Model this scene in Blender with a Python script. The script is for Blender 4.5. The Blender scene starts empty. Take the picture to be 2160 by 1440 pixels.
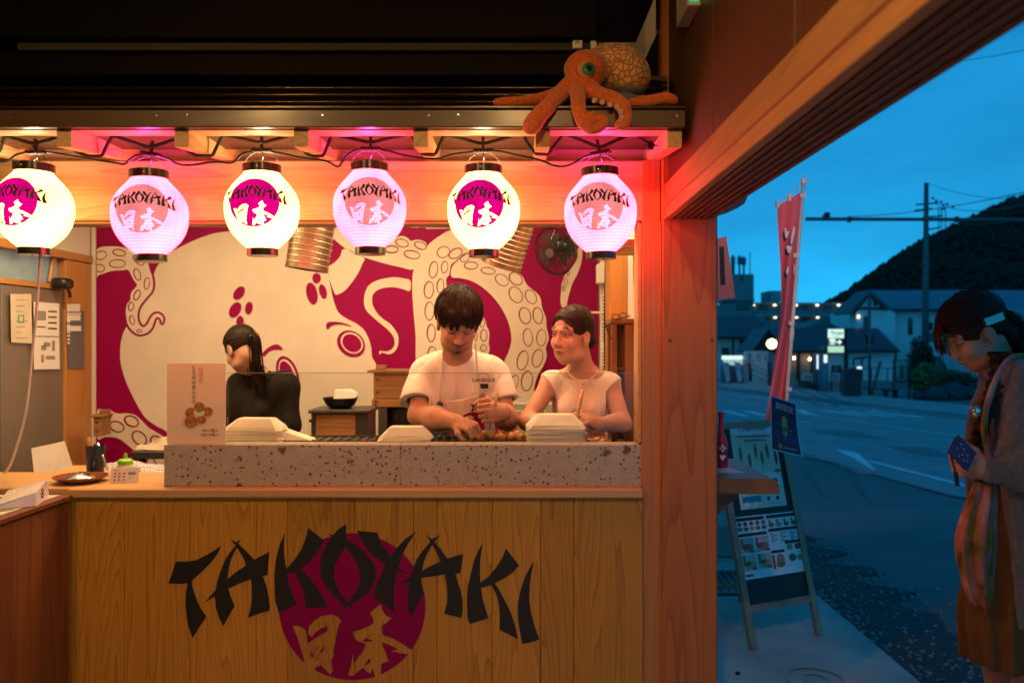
import bpy, math, random
import numpy as np
from mathutils import Vector, Matrix
from mathutils.geometry import tessellate_polygon
random.seed(7); np.random.seed(7)
SC = bpy.context.scene
COL = SC.collection
R = math.radians
# ---------------------------------------------------------------- camera
# eye 1.5 m above the hall floor, looking straight at the stall (+Y)
CX, CY, F, H = 1090.0, 720.0, 1700.0, 1.5
cam_d = bpy.data.cameras.new('camera'); cam = bpy.data.objects.new('camera', cam_d); COL.objects.link(cam)
cam.location = (0, 0, H); cam.rotation_euler = (R(90), 0, 0)
cam_d.sensor_width = 36.0; cam_d.lens = 36.0 * F / 2160.0
cam_d.shift_x = (1080 - CX) / 2160.0; cam_d.shift_y = (CY - 720) / 2160.0
cam_d.clip_start = 0.05; cam_d.clip_end = 3000
cam_d.dof.use_dof = True; cam_d.dof.focus_distance = 2.95; cam_d.dof.aperture_fstop = 2.8
SC.camera = cam
# ---------------------------------------------------------------- sky at dusk
W = bpy.data.worlds.new('World'); SC.world = W; W.use_nodes = True
wn, wl = W.node_tree.nodes, W.node_tree.links
wn.clear()
wo = wn.new('ShaderNodeOutputWorld'); bg = wn.new('ShaderNodeBackground')
sky = wn.new('ShaderNodeTexSky'); sky.sky_type = 'NISHITA'; sky.sun_disc = False
sky.sun_elevation = R(30.0); sky.sun_rotation = R(215); sky.ozone_density = 6.0; sky.air_density = 1.0; sky.dust_density = 0.0
tint = wn.new('ShaderNodeMix'); tint.data_type = 'RGBA'; tint.blend_type = 'MULTIPLY'; tint.inputs[0].default_value = 1.0
tint.inputs[7].default_value = (0.09, 1.05, 1.16, 1)
tc = wn.new('ShaderNodeTexCoord'); mp = wn.new('ShaderNodeMapping'); mp.inputs['Scale'].default_value = (1.2, 1.2, 4.5)
nz = wn.new('ShaderNodeTexNoise'); nz.inputs['Scale'].default_value = 2.2; nz.inputs['Detail'].default_value = 4
rmp = wn.new('ShaderNodeMapRange'); rmp.inputs[1].default_value = 0.3; rmp.inputs[2].default_value = 0.75; rmp.inputs[3].default_value = 0.76; rmp.inputs[4].default_value = 1.20
cl = wn.new('ShaderNodeMix'); cl.data_type = 'RGBA'; cl.blend_type = 'MULTIPLY'; cl.inputs[0].default_value = 1.0
wl.new(tc.outputs['Generated'], mp.inputs[0]); wl.new(mp.outputs[0], nz.inputs['Vector']); wl.new(nz.outputs[0], rmp.inputs[0])
mps = wn.new('ShaderNodeMapping'); mps.inputs['Location'].default_value = (0, 0, 0.16); nrm_ = wn.new('ShaderNodeVectorMath'); nrm_.operation = 'NORMALIZE'
wl.new(tc.outputs['Generated'], mps.inputs[0]); wl.new(mps.outputs[0], nrm_.inputs[0]); wl.new(nrm_.outputs[0], sky.inputs[0])
wl.new(sky.outputs[0], tint.inputs[6]); wl.new(tint.outputs[2], cl.inputs[6]); wl.new(rmp.outputs[0], cl.inputs[7])
wl.new(cl.outputs[2], bg.inputs[0]); wl.new(bg.outputs[0], wo.inputs[0])
bg.inputs[1].default_value = 0.122
SC.view_settings.view_transform = 'Standard'; SC.view_settings.look = 'None'
SC.view_settings.exposure = 0.0; SC.view_settings.gamma = 1.0; SC.view_settings.use_curve_mapping = False
SC.cycles.max_bounces = 6; SC.cycles.diffuse_bounces = 4; SC.cycles.glossy_bounces = 3; SC.cycles.transparent_max_bounces = 12
SC.cycles.sample_clamp_indirect = 4.0; SC.cycles.use_adaptive_sampling = True; SC.cycles.adaptive_threshold = 0.025; SC.cycles.use_denoising = True; SC.cycles.caustics_reflective = False; SC.cycles.caustics_refractive = False

# ---------------------------------------------------------------- helpers
def P(px, py, Y):
    'point at depth Y seen at photo pixel (px, py)'
    return Vector(((px - CX) * Y / F, Y, H - (py - CY) * Y / F))
def smooth(a, b, x):
    t = min(1, max(0, (x - a) / (b - a))); return t * t * (3 - 2 * t)
def ground_z(Y): return -1.0 * smooth(5.6, 13.5, Y)
def G(px, py):
    'where the pixel ray meets the ground (the street lies about a metre lower than the hall)'
    Y = 2.0
    while Y < 120:
        if H - (py - CY) * Y / F <= ground_z(Y): break
        Y += 0.02
    return Vector(((px - CX) * Y / F, Y, ground_z(Y)))
def lin(r, g, b):
    f = lambda c: (c / 255 / 12.92) if c <= 10 else ((c / 255 + 0.055) / 1.055) ** 2.4
    return (f(r), f(g), f(b), 1)
def cr(pts, n=6, closed=False):
    'Catmull-Rom through points'
    pts = [Vector(p) for p in pts]; N = len(pts); out = []
    rng = range(N if closed else N - 1)
    for i in rng:
        if closed: p0, p1, p2, p3 = pts[(i-1) % N], pts[i], pts[(i+1) % N], pts[(i+2) % N]
        else: p0, p1, p2, p3 = pts[max(i-1, 0)], pts[i], pts[i+1], pts[min(i+2, N-1)]
        for k in range(n):
            t = k / n
            out.append(0.5 * ((2*p1) + (p2-p0)*t + (2*p0-5*p1+4*p2-p3)*t*t + (3*p1-p0-3*p2+p3)*t**3))
    if not closed: out.append(pts[-1].copy())
    return out
ORG = {}
def thing(name, label, cat, loc, group=None):
    o = bpy.data.objects.new(name, None); COL.objects.link(o); o.empty_display_size = 0.1
    o.location = loc; ORG[o.name] = Vector(loc); o['label'] = label; o['category'] = cat
    if group: o['group'] = group
    return o
def org(o): return ORG.get(o.name, Vector((0, 0, 0)))
def tag(o, label, cat, group=None):
    o['label'] = label; o['category'] = cat
    if group: o['group'] = group
    return o
def struct(o): o['kind'] = 'structure'; return o
class MB:
    def __init__(s): s.v = []; s.f = []; s.uv = None
    def add(s, vs, fs):
        b = len(s.v); s.v += [tuple(v) for v in vs]; s.f += [tuple(i + b for i in f) for f in fs]; return s
    def box(s, lo, hi, bev=0.0):
        x0, y0, z0 = lo; x1, y1, z1 = hi
        if bev <= 0:
            return s.add([(x0,y0,z0),(x1,y0,z0),(x1,y1,z0),(x0,y1,z0),(x0,y0,z1),(x1,y0,z1),(x1,y1,z1),(x0,y1,z1)],
                  [(0,3,2,1),(4,5,6,7),(0,1,5,4),(1,2,6,5),(2,3,7,6),(3,0,4,7)])
        b = min(bev, (x1-x0)/2.2, (y1-y0)/2.2, (z1-z0)/2.2)
        vs = []; idx = {}
        for ix, (X, sx) in enumerate(((x0, 1), (x1, -1))):
            for iy, (Y, sy) in enumerate(((y0, 1), (y1, -1))):
                for iz, (Z, sz) in enumerate(((z0, 1), (z1, -1))):
                    for ax in range(3):
                        p = [X + sx*b, Y + sy*b, Z + sz*b]; p[ax] = (X, Y, Z)[ax]
                        idx[(ix, iy, iz, ax)] = len(vs); vs.append(tuple(p))
        fs = []
        q = lambda *k: tuple(idx[i] for i in k)
        fs += [q((0,0,0,0),(0,0,1,0),(0,1,1,0),(0,1,0,0)), q((1,0,0,0),(1,1,0,0),(1,1,1,0),(1,0,1,0)),
               q((0,0,0,1),(1,0,0,1),(1,0,1,1),(0,0,1,1)), q((0,1,0,1),(0,1,1,1),(1,1,1,1),(1,1,0,1)),
               q((0,0,0,2),(0,1,0,2),(1,1,0,2),(1,0,0,2)), q((0,0,1,2),(1,0,1,2),(1,1,1,2),(0,1,1,2))]
        for a in (0, 1):
            for c in (0, 1):
                fs += [q((a,c,0,0),(a,c,1,0),(a,c,1,1),(a,c,0,1)), q((a,0,c,0),(a,1,c,0),(a,1,c,2),(a,0,c,2)), q((0,a,c,1),(1,a,c,1),(1,a,c,2),(0,a,c,2))]
        for a in (0,1):
            for c in (0,1):
                for d in (0,1): fs.append(q((a,c,d,0),(a,c,d,1),(a,c,d,2)))
        return s.add(vs, fs)
    def quad(s, a, b, c, d): return s.add([a, b, c, d], [(0, 1, 2, 3)])
    def hexa(s, b4, t4):
        return s.add(list(b4) + list(t4), [(3,2,1,0),(4,5,6,7),(0,1,5,4),(1,2,6,5),(2,3,7,6),(3,0,4,7)])
    def tube(s, pts, r, seg=8, cap=True):
        pts = [Vector(p) for p in pts]; n = len(pts); rs = r if isinstance(r, (list, tuple)) else [r] * n
        vs = []; up = None
        for i, p in enumerate(pts):
            t = (pts[min(i+1, n-1)] - pts[max(i-1, 0)])
            t = t.normalized() if t.length > 1e-9 else Vector((0, 0, 1))
            if up is None:
                up = Vector((0, 0, 1)) if abs(t.z) < 0.9 else Vector((1, 0, 0))
            a = t.cross(up)
            if a.length < 1e-6: a = t.orthogonal()
            a.normalize(); b = a.cross(t).normalized(); up = b
            for k in range(seg):
                an = 2 * math.pi * k / seg; vs.append(p + rs[i] * (math.cos(an) * a + math.sin(an) * b))
        fs = [(i*seg + k, i*seg + (k+1) % seg, (i+1)*seg + (k+1) % seg, (i+1)*seg + k) for i in range(n-1) for k in range(seg)]
        if cap: fs += [tuple(range(seg-1, -1, -1)), tuple((n-1)*seg + k for k in range(seg))]
        return s.add(vs, fs)
    def lathe(s, prof, c=(0, 0, 0), seg=24, ax=None, cap=True):
        'prof: (radius, height) list about axis'
        c = Vector(c); M = Matrix.Identity(3) if ax is None else Vector((0, 0, 1)).rotation_difference(Vector(ax)).to_matrix()
        vs = [c + M @ Vector((r * math.cos(2*math.pi*k/seg), r * math.sin(2*math.pi*k/seg), h)) for r, h in prof for k in range(seg)]
        n = len(prof)
        fs = [(i*seg + k, i*seg + (k+1) % seg, (i+1)*seg + (k+1) % seg, (i+1)*seg + k) for i in range(n-1) for k in range(seg)]
        if cap: fs += [tuple(range(seg-1, -1, -1)), tuple((n-1)*seg + k for k in range(seg))]
        return s.add(vs, fs)
    def ball(s, c, r, seg=16, rings=10, jit=0):
        c = Vector(c); r = Vector(r) if not isinstance(r, (int, float)) else Vector((r, r, r))
        vs = [c + Vector((0, 0, r.z))]
        for i in range(1, rings):
            th = math.pi * i / rings
            for k in range(seg):
                a = 2*math.pi*k/seg; q = 1 + random.uniform(-jit, jit)
                vs.append(c + Vector((q*r.x*math.sin(th)*math.cos(a), q*r.y*math.sin(th)*math.sin(a), q*r.z*math.cos(th))))
        vs.append(c - Vector((0, 0, r.z))); e = len(vs) - 1
        fs = [(0, 1 + k, 1 + (k+1) % seg) for k in range(seg)]
        for i in range(rings - 2):
            for k in range(seg):
                a = 1 + i*seg; fs.append((a + k, a + seg + k, a + seg + (k+1) % seg, a + (k+1) % seg))
        a = 1 + (rings-2)*seg
        fs += [(a + k, e, a + (k+1) % seg) for k in range(seg)]
        return s.add(vs, fs)
    def sheet(s, loops, off):
        'filled outline (first loop) with holes; off = thickness vector from the front to the back'
        loops = [[Vector(p) for p in L] for L in loops]
        tris = tessellate_polygon(loops); allv = [p for L in loops for p in L]; n = len(allv); off = Vector(off)
        vs = allv + [p + off for p in allv]; fs = [tuple(t) for t in tris]
        fs += [tuple(i + n for i in reversed(t)) for t in tris]
        b = 0
        for L in loops:
            m = len(L); fs += [(b + i, b + (i+1) % m, n + b + (i+1) % m, n + b + i) for i in range(m)]; b += m
        return s.add(vs, fs)
    def build(s, name, mat, parent=None, smooth=False, loc=None, recalc=True):
        v = np.array(s.v, dtype=float)
        if parent is not None: o0 = org(parent)
        elif loc is not None: o0 = Vector(loc)
        else: o0 = Vector(((v[:,0].min()+v[:,0].max())/2, (v[:,1].min()+v[:,1].max())/2, v[:,2].min()))
        v -= np.array(o0)
        me = bpy.data.meshes.new(name); me.from_pydata(v.tolist(), [], s.f); me.update()
        if recalc:
            import bmesh
            bm = bmesh.new(); bm.from_mesh(me); bmesh.ops.recalc_face_normals(bm, faces=bm.faces); bm.to_mesh(me); bm.free()
        if smooth:
            me.polygons.foreach_set('use_smooth', [True] * len(me.polygons))
            if smooth == 'auto':
                try: me.set_sharp_from_angle(angle=R(40))
                except Exception: pass
        if mat is not None: me.materials.append(mat)
        o = bpy.data.objects.new(name, me); COL.objects.link(o)
        if parent is not None: o.parent = parent
        else: o.location = o0
        ORG[o.name] = o0
        return o
def copy_tree(o, delta=(0, 0, 0), parent=None, **props):
    c = o.copy(); COL.objects.link(c)
    if parent is None: c.location = o.location + Vector(delta)
    else: c.parent = parent
    ORG[c.name] = org(o) + Vector(delta)
    for k, v in props.items(): c[k] = v
    for ch in list(o.children): copy_tree(ch, delta, c)
    return c
TXT = {}
def text_mesh(body, size, mat, origin, xdir, ydir, name='lettering', parent=None, align='CENTER', off=0.0006, shear=0.0, thick=0.0):
    'flat lettering laid at origin with text x along xdir and text up along ydir'
    cu = bpy.data.curves.new('t', 'FONT'); cu.body = body; cu.size = size; cu.align_x = align; cu.align_y = 'CENTER'; cu.shear = shear; cu.offset = thick
    cu.resolution_u = 3
    ob = bpy.data.objects.new('t', cu); COL.objects.link(ob)
    dg = bpy.context.evaluated_depsgraph_get(); me = ob.evaluated_get(dg).to_mesh()
    x = Vector(xdir).normalized(); y = Vector(ydir).normalized(); n = x.cross(y)
    origin = Vector(origin)
    vs = [origin + x*v.co.x + y*v.co.y + n*off for v in me.vertices]; fs = [tuple(p.vertices) for p in me.polygons]
    ob.evaluated_get(dg).to_mesh_clear(); bpy.data.objects.remove(ob); bpy.data.curves.remove(cu)
    m = MB(); m.add(vs, fs)
    if not vs: return None
    return m.build(name, mat, parent, recalc=False)

# ---------------------------------------------------------------- materials
MATS = {}
def _new(name):
    m = bpy.data.materials.new(name); m.use_nodes = True; nt = m.node_tree; return m, nt.nodes, nt.links, nt.nodes['Principled BSDF']
def mat(name, col, rough=0.6, metal=0.0, var=0.12, scale=8.0, bump=0.0, bscale=60.0, emit=None, es=0.0, spec=0.5, sheen=0.0, coat=0.0, sss=0.0):
    if name in MATS: return MATS[name]
    m, N, L, b = _new(name)
    if len(col) == 3: col = (*col, 1)
    b.inputs['Roughness'].default_value = rough; b.inputs['Metallic'].default_value = metal; b.inputs['Specular IOR Level'].default_value = spec
    if sheen: b.inputs['Sheen Weight'].default_value = sheen
    if coat: b.inputs['Coat Weight'].default_value = coat; b.inputs['Coat Roughness'].default_value = 0.1
    if sss:
        b.inputs['Subsurface Weight'].default_value = sss; b.inputs['Subsurface Radius'].default_value = (1.0, 0.35, 0.2); b.inputs['Subsurface Scale'].default_value = 0.012
    tcn = N.new('ShaderNodeTexCoord')
    if var:
        n = N.new('ShaderNodeTexNoise'); n.inputs['Scale'].default_value = scale; n.inputs['Detail'].default_value = 5; n.inputs['Roughness'].default_value = 0.6
        L.new(tcn.outputs['Object'], n.inputs['Vector'])
        mr = N.new('ShaderNodeMapRange'); mr.inputs[1].default_value = 0.25; mr.inputs[2].default_value = 0.75; mr.inputs[3].default_value = 1 - var; mr.inputs[4].default_value = 1 + var
        L.new(n.outputs[0], mr.inputs[0])
        mx = N.new('ShaderNodeMix'); mx.data_type = 'RGBA'; mx.blend_type = 'MULTIPLY'; mx.inputs[0].default_value = 1; mx.inputs[6].default_value = col
        L.new(mr.outputs[0], mx.inputs[7]); L.new(mx.outputs[2], b.inputs['Base Color'])
        mr2 = N.new('ShaderNodeMapRange'); mr2.inputs[3].default_value = max(0.03, rough - 0.12); mr2.inputs[4].default_value = min(1, rough + 0.12)
        L.new(n.outputs[0], mr2.inputs[0]); L.new(mr2.outputs[0], b.inputs['Roughness'])
    else: b.inputs['Base Color'].default_value = col
    if bump:
        n2 = N.new('ShaderNodeTexNoise'); n2.inputs['Scale'].default_value = bscale; n2.inputs['Detail'].default_value = 4
        L.new(tcn.outputs['Object'], n2.inputs['Vector'])
        bp = N.new('ShaderNodeBump'); bp.inputs['Strength'].default_value = bump; bp.inputs['Distance'].default_value = 0.01
        L.new(n2.outputs[0], bp.inputs['Height']); L.new(bp.outputs[0], b.inputs['Normal'])
    if emit is not None:
        b.inputs['Emission Color'].default_value = (*emit[:3], 1); b.inputs['Emission Strength'].default_value = es
    MATS[name] = m; return m
def wood(name, light, dark, axis='Z', ring=26.0, rough=0.45, contrast=1.0, knots=True, fine=0.5, coat=0.0, stretch=0.06):
    'sawn softwood: distorted growth rings stretched along the board, fine streaks, the odd knot'
    if name in MATS: return MATS[name]
    m, N, L, b = _new(name)
    tcn = N.new('ShaderNodeTexCoord'); oi = N.new('ShaderNodeObjectInfo')
    mul = N.new('ShaderNodeVectorMath'); mul.operation = 'MULTIPLY'; mul.inputs[1].default_value = (7.3, 5.1, 3.7)
    L.new(oi.outputs['Random'], mul.inputs[0])
    ad = N.new('ShaderNodeVectorMath'); ad.operation = 'ADD'; L.new(tcn.outputs['Object'], ad.inputs[0]); L.new(mul.outputs[0], ad.inputs[1])
    sc = [1.0, 1.0, 1.0]; sc['XYZ'.index(axis)] = stretch
    mpn = N.new('ShaderNodeMapping'); mpn.inputs['Scale'].default_value = sc; L.new(ad.outputs[0], mpn.inputs[0])
    n1 = N.new('ShaderNodeTexNoise'); n1.inputs['Scale'].default_value = 5.5; n1.inputs['Detail'].default_value = 2.5; n1.inputs['Roughness'].default_value = 0.45
    L.new(mpn.outputs[0], n1.inputs['Vector'])
    m1 = N.new('ShaderNodeMath'); m1.operation = 'MULTIPLY'; m1.inputs[1].default_value = ring; L.new(n1.outputs[0], m1.inputs[0])
    fr = N.new('ShaderNodeMath'); fr.operation = 'FRACT'; L.new(m1.outputs[0], fr.inputs[0])
    rp = N.new('ShaderNodeValToRGB'); rp.color_ramp.elements[0].position = 0.0; rp.color_ramp.elements[0].color = (0, 0, 0, 1)
    rp.color_ramp.elements[1].position = 1.0; rp.color_ramp.elements[1].color = (0.0, 0, 0, 1)
    e = rp.color_ramp.elements.new(0.72); e.color = (0.38, 0.38, 0.38, 1); e = rp.color_ramp.elements.new(0.94); e.color = (1, 1, 1, 1)
    L.new(fr.outputs[0], rp.inputs[0])
    sc2 = [170.0, 170.0, 170.0]; sc2['XYZ'.index(axis)] = 3.0
    mp2 = N.new('ShaderNodeMapping'); mp2.inputs['Scale'].default_value = sc2; L.new(ad.outputs[0], mp2.inputs[0])
    n2 = N.new('ShaderNodeTexNoise'); n2.inputs['Scale'].default_value = 1.0; n2.inputs['Detail'].default_value = 2; L.new(mp2.outputs[0], n2.inputs['Vector'])
    sm = N.new('ShaderNodeMath'); sm.operation = 'MULTIPLY_ADD'; sm.inputs[1].default_value = fine; L.new(n2.outputs[0], sm.inputs[0])
    sb = N.new('ShaderNodeMath'); sb.operation = 'MULTIPLY'; sb.inputs[1].default_value = 0.75 * contrast; L.new(rp.outputs[0], sb.inputs[0]); L.new(sb.outputs[0], sm.inputs[2])
    fac = sm
    if knots:
        sk = [2.6, 2.6, 2.6]; sk['XYZ'.index(axis)] = 1.6
        mp3 = N.new('ShaderNodeMapping'); mp3.inputs['Scale'].default_value = sk; L.new(ad.outputs[0], mp3.inputs[0])
        vo = N.new('ShaderNodeTexVoronoi'); vo.inputs['Scale'].default_value = 1.0; L.new(mp3.outputs[0], vo.inputs['Vector'])
        kr = N.new('ShaderNodeMapRange'); kr.inputs[1].default_value = 0.02; kr.inputs[2].default_value = 0.06; kr.inputs[3].default_value = 0.9; kr.inputs[4].default_value = 0.0
        L.new(vo.outputs['Distance'], kr.inputs[0])
        a2 = N.new('ShaderNodeMath'); a2.operation = 'ADD'; L.new(sm.outputs[0], a2.inputs[0]); L.new(kr.outputs[0], a2.inputs[1]); fac = a2
    cf = N.new('ShaderNodeMapRange'); cf.inputs[1].default_value = 0.12; cf.inputs[2].default_value = 1.15; L.new(fac.outputs[0], cf.inputs[0])
    mx = N.new('ShaderNodeMix'); mx.data_type = 'RGBA'; mx.inputs[6].default_value = (*light[:3], 1); mx.inputs[7].default_value = (*dark[:3], 1); L.new(cf.outputs[0], mx.inputs[0])
    # board to board tone
    hv = N.new('ShaderNodeMapRange'); hv.inputs[3].default_value = 0.84; hv.inputs[4].default_value = 1.12; L.new(oi.outputs['Random'], hv.inputs[0])
    mv = N.new('ShaderNodeMix'); mv.data_type = 'RGBA'; mv.blend_type = 'MULTIPLY'; mv.inputs[0].default_value = 1; L.new(mx.outputs[2], mv.inputs[6]); L.new(hv.outputs[0], mv.inputs[7])
    L.new(mv.outputs[2], b.inputs['Base Color'])
    b.inputs['Roughness'].default_value = rough; b.inputs['Specular IOR Level'].default_value = 0.08 if 'dark' in name else 0.4
    if coat: b.inputs['Coat Weight'].default_value = coat; b.inputs['Coat Roughness'].default_value = 0.2
    rr_ = N.new('ShaderNodeMapRange'); rr_.inputs[3].default_value = max(0.05, rough - 0.1); rr_.inputs[4].default_value = min(1, rough + 0.15); L.new(n2.outputs[0], rr_.inputs[0]); L.new(rr_.outputs[0], b.inputs['Roughness'])
    MATS[name] = m; return m
def fabric(name, col, weave=420, fold=0.5, var=0.06, sheen=0.15, fscale=13.0, stretch=(1.0, 1.0, 0.45)):
    if name in MATS: return MATS[name]
    m = mat(name, col, 0.88, var=var, scale=10, sheen=sheen, spec=0.2); N, L = m.node_tree.nodes, m.node_tree.links; b = N['Principled BSDF']
    tcn = N.new('ShaderNodeTexCoord'); mp = N.new('ShaderNodeMapping'); mp.inputs['Scale'].default_value = stretch; L.new(tcn.outputs['Object'], mp.inputs[0])
    n1 = N.new('ShaderNodeTexNoise'); n1.inputs['Scale'].default_value = fscale; n1.inputs['Detail'].default_value = 2.5; n1.inputs['Distortion'].default_value = 1.2; L.new(mp.outputs[0], n1.inputs['Vector'])
    b1 = N.new('ShaderNodeBump'); b1.inputs['Strength'].default_value = fold; b1.inputs['Distance'].default_value = 0.03; L.new(n1.outputs[0], b1.inputs['Height'])
    n2 = N.new('ShaderNodeTexNoise'); n2.inputs['Scale'].default_value = weave; L.new(tcn.outputs['Object'], n2.inputs['Vector'])
    b2 = N.new('ShaderNodeBump'); b2.inputs['Strength'].default_value = 0.15; b2.inputs['Distance'].default_value = 0.003; L.new(n2.outputs[0], b2.inputs['Height']); L.new(b1.outputs[0], b2.inputs['Normal']); L.new(b2.outputs[0], b.inputs['Normal'])
    return m
def emis(name, col, s):
    if name in MATS: return MATS[name]
    m = bpy.data.materials.new(name); m.use_nodes = True; N = m.node_tree.nodes; N.clear()
    e = N.new('ShaderNodeEmission'); e.inputs[0].default_value = (*col[:3], 1); e.inputs[1].default_value = s
    o = N.new('ShaderNodeOutputMaterial'); m.node_tree.links.new(e.outputs[0], o.inputs[0]); MATS[name] = m; return m
def glass(name, tintc=(1, 1, 1, 1), rough=0.02, fac=0.9):
    m = bpy.data.materials.new(name); m.use_nodes = True; N = m.node_tree.nodes; L = m.node_tree.links; N.clear()
    t = N.new('ShaderNodeBsdfTransparent'); t.inputs[0].default_value = tintc
    g = N.new('ShaderNodeBsdfGlossy'); g.inputs['Roughness'].default_value = rough
    fz = N.new('ShaderNodeFresnel'); fz.inputs[0].default_value = 1.35
    mm = N.new('ShaderNodeMath'); mm.operation = 'MULTIPLY'; mm.inputs[1].default_value = fac
    x = N.new('ShaderNodeMixShader'); o = N.new('ShaderNodeOutputMaterial')
    L.new(fz.outputs[0], mm.inputs[0]); L.new(mm.outputs[0], x.inputs[0]); L.new(t.outputs[0], x.inputs[1]); L.new(g.outputs[0], x.inputs[2]); L.new(x.outputs[0], o.inputs[0])
    MATS[name] = m; return m
def attr_mat(name, rough=0.5, sss=0.0, bump=0.0, bscale=200, attr='Col', spec=0.4, sheen=0.0):
    if name in MATS: return MATS[name]
    m, N, L, b = _new(name)
    a = N.new('ShaderNodeAttribute'); a.attribute_name = attr; L.new(a.outputs[0], b.inputs['Base Color'])
    b.inputs['Roughness'].default_value = rough; b.inputs['Specular IOR Level'].default_value = spec
    if sheen: b.inputs['Sheen Weight'].default_value = sheen
    if sss:
        b.inputs['Subsurface Weight'].default_value = sss; b.inputs['Subsurface Radius'].default_value = (1.0, 0.35, 0.2); b.inputs['Subsurface Scale'].default_value = 0.008
    if bump:
        tcn = N.new('ShaderNodeTexCoord'); n2 = N.new('ShaderNodeTexNoise'); n2.inputs['Scale'].default_value = bscale
        L.new(tcn.outputs['Object'], n2.inputs['Vector']); bp = N.new('ShaderNodeBump'); bp.inputs['Strength'].default_value = bump; bp.inputs['Distance'].default_value = 0.004
        L.new(n2.outputs[0], bp.inputs['Height']); L.new(bp.outputs[0], b.inputs['Normal'])
    MATS[name] = m; return m
M_BLACK = mat('black_plastic', (0.012, 0.012, 0.013), 0.35, var=0.05)
M_INK = mat('black_paint', (0.010, 0.010, 0.009), 0.55, var=0.05)
M_MAG = mat('magenta_paint', (0.26, 0.0, 0.072), 0.6, var=0.10, scale=3, spec=0.15)
M_CREAM = mat('cream_paint', (0.66, 0.60, 0.50), 0.65, var=0.13, scale=2.2, spec=0.3)
M_WHITE = mat('white_paper', (0.78, 0.77, 0.74), 0.7, var=0.03)
M_PLASTER = mat('white_plaster', (0.66, 0.63, 0.57), 0.8, var=0.06, bump=0.1, bscale=90)
M_STEEL = mat('steel', (0.55, 0.53, 0.5), 0.3, 1.0, var=0.1, scale=14)
M_DSTEEL = mat('dark_steel', (0.10, 0.095, 0.09), 0.4, 0.7, var=0.15)
M_SILV = mat('silver_metal', (0.7, 0.68, 0.62), 0.22, 1.0, var=0.1)
# ================================================================ hall and stall shell
PINE = wood('pine_counter', (0.62, 0.30, 0.032), (0.27, 0.09, 0.008), 'Z', ring=38, rough=0.42, coat=0.15, knots=False, contrast=0.72)
PINE_X = wood('pine_fascia', (0.64, 0.43, 0.29), (0.38, 0.19, 0.10), 'X', ring=30, rough=0.5, contrast=0.7)
PINE_Y = wood('pine_rafter', (0.60, 0.40, 0.20), (0.34, 0.17, 0.07), 'Y', ring=16, rough=0.55, contrast=0.7)
PINE_Z = wood('pine_post', (0.47, 0.155, 0.034), (0.25, 0.065, 0.014), 'Z', ring=16, rough=0.45, contrast=0.8)
PINE_ZL = wood('pine_jamb', (0.56, 0.22, 0.07), (0.35, 0.12, 0.035), 'Z', ring=12, rough=0.45, contrast=0.6)
LEDGE = wood('pine_ledge', (0.66, 0.42, 0.18), (0.40, 0.20, 0.07), 'X', ring=12, rough=0.38, contrast=0.6, knots=False)
BEAM = wood('header_pine', (0.50, 0.27, 0.11), (0.30, 0.13, 0.05), 'Y', ring=14, rough=0.5, contrast=0.6)
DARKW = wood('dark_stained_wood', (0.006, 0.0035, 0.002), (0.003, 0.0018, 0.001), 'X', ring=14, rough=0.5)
BROWNW = wood('brown_board', (0.10, 0.042, 0.018), (0.05, 0.02, 0.008), 'Z', ring=10, rough=0.5, contrast=0.5)
FASC = wood('eave_board', (0.095, 0.055, 0.026), (0.06, 0.032, 0.014), 'X', ring=10, rough=0.36, contrast=0.5, coat=0.25)
CONC = mat('concrete_slab', (0.46, 0.45, 0.42), 0.85, var=0.28, scale=2.6, bump=0.3, bscale=80)
Y0 = 2.74
def bx(name, lo, hi, m, parent=None, bev=0.0): return MB().box(lo, hi, bev).build(name, m, parent)
# hall floor, walls and ceiling (the hall is dark)
struct(bx('hall_floor', (-4.2, -3.5, -0.15), (0.66, 2.79, 0.0), CONC))
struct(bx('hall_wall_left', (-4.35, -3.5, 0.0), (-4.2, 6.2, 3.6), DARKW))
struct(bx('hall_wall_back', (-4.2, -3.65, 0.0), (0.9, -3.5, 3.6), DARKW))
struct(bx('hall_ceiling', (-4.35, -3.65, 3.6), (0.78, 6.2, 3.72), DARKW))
# side wall over the sliding-door opening, with its header
sw = thing('side_wall', 'dark brown boarded wall above the sliding door opening', 'wall', (0.6, 1.0, 2.03))
yy = 2.735
for i in range(9):
    MB().box((0.515, yy - 0.62, 2.036), (0.545, yy - 0.004, 3.59), 0.003).build('board', BROWNW, sw); yy -= 0.62
bx('backing', (0.55, -3.5, 2.04), (0.70, 2.735, 3.59), DARKW, sw)
hd = thing('door_header', 'pale timber header beam with sliding door grooves in its underside', 'beam', (0.58, 1.0, 1.914))
MB().box((0.500, -3.4, 1.958), (0.70, 2.735, 2.033), 0.004).build('beam', BEAM, hd)
MB().box((0.503, -3.4, 1.928), (0.53, 2.735, 1.9575), 0.002).build('shadow_rebate', BEAM, hd)
MB().box((0.4985, -3.4, 1.912), (0.524, 2.735, 1.9275), 0.002).build('edge_strip', BEAM, hd)
GROOVE = wood('groove_rail', (0.16, 0.085, 0.05), (0.09, 0.045, 0.025), 'Y', ring=10, rough=0.5, contrast=0.5)
for i in range(6):
    x0 = 0.5265 + i * 0.0222
    MB().box((x0 + 0.0075, -3.4, 1.913), (x0 + 0.0215, 2.735, 1.957), 0.002).build('groove_rail', GROOVE, hd)
# exterior eave edge beyond the header
ee = thing('rain_gutter', 'black rounded gutter end outside the header beam', 'gutter', (0.75, 2.9, 1.9))
pr = [P(1512, 452, 2.9), P(1512, 400, 2.9), P(1576, 398, 2.9), P(1576, 418, 2.9), P(1570, 430, 2.9), P(1555, 437, 2.9)]
MB().sheet([pr], (0, 0.12, 0)).build('gutter_end', M_BLACK, ee)
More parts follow.
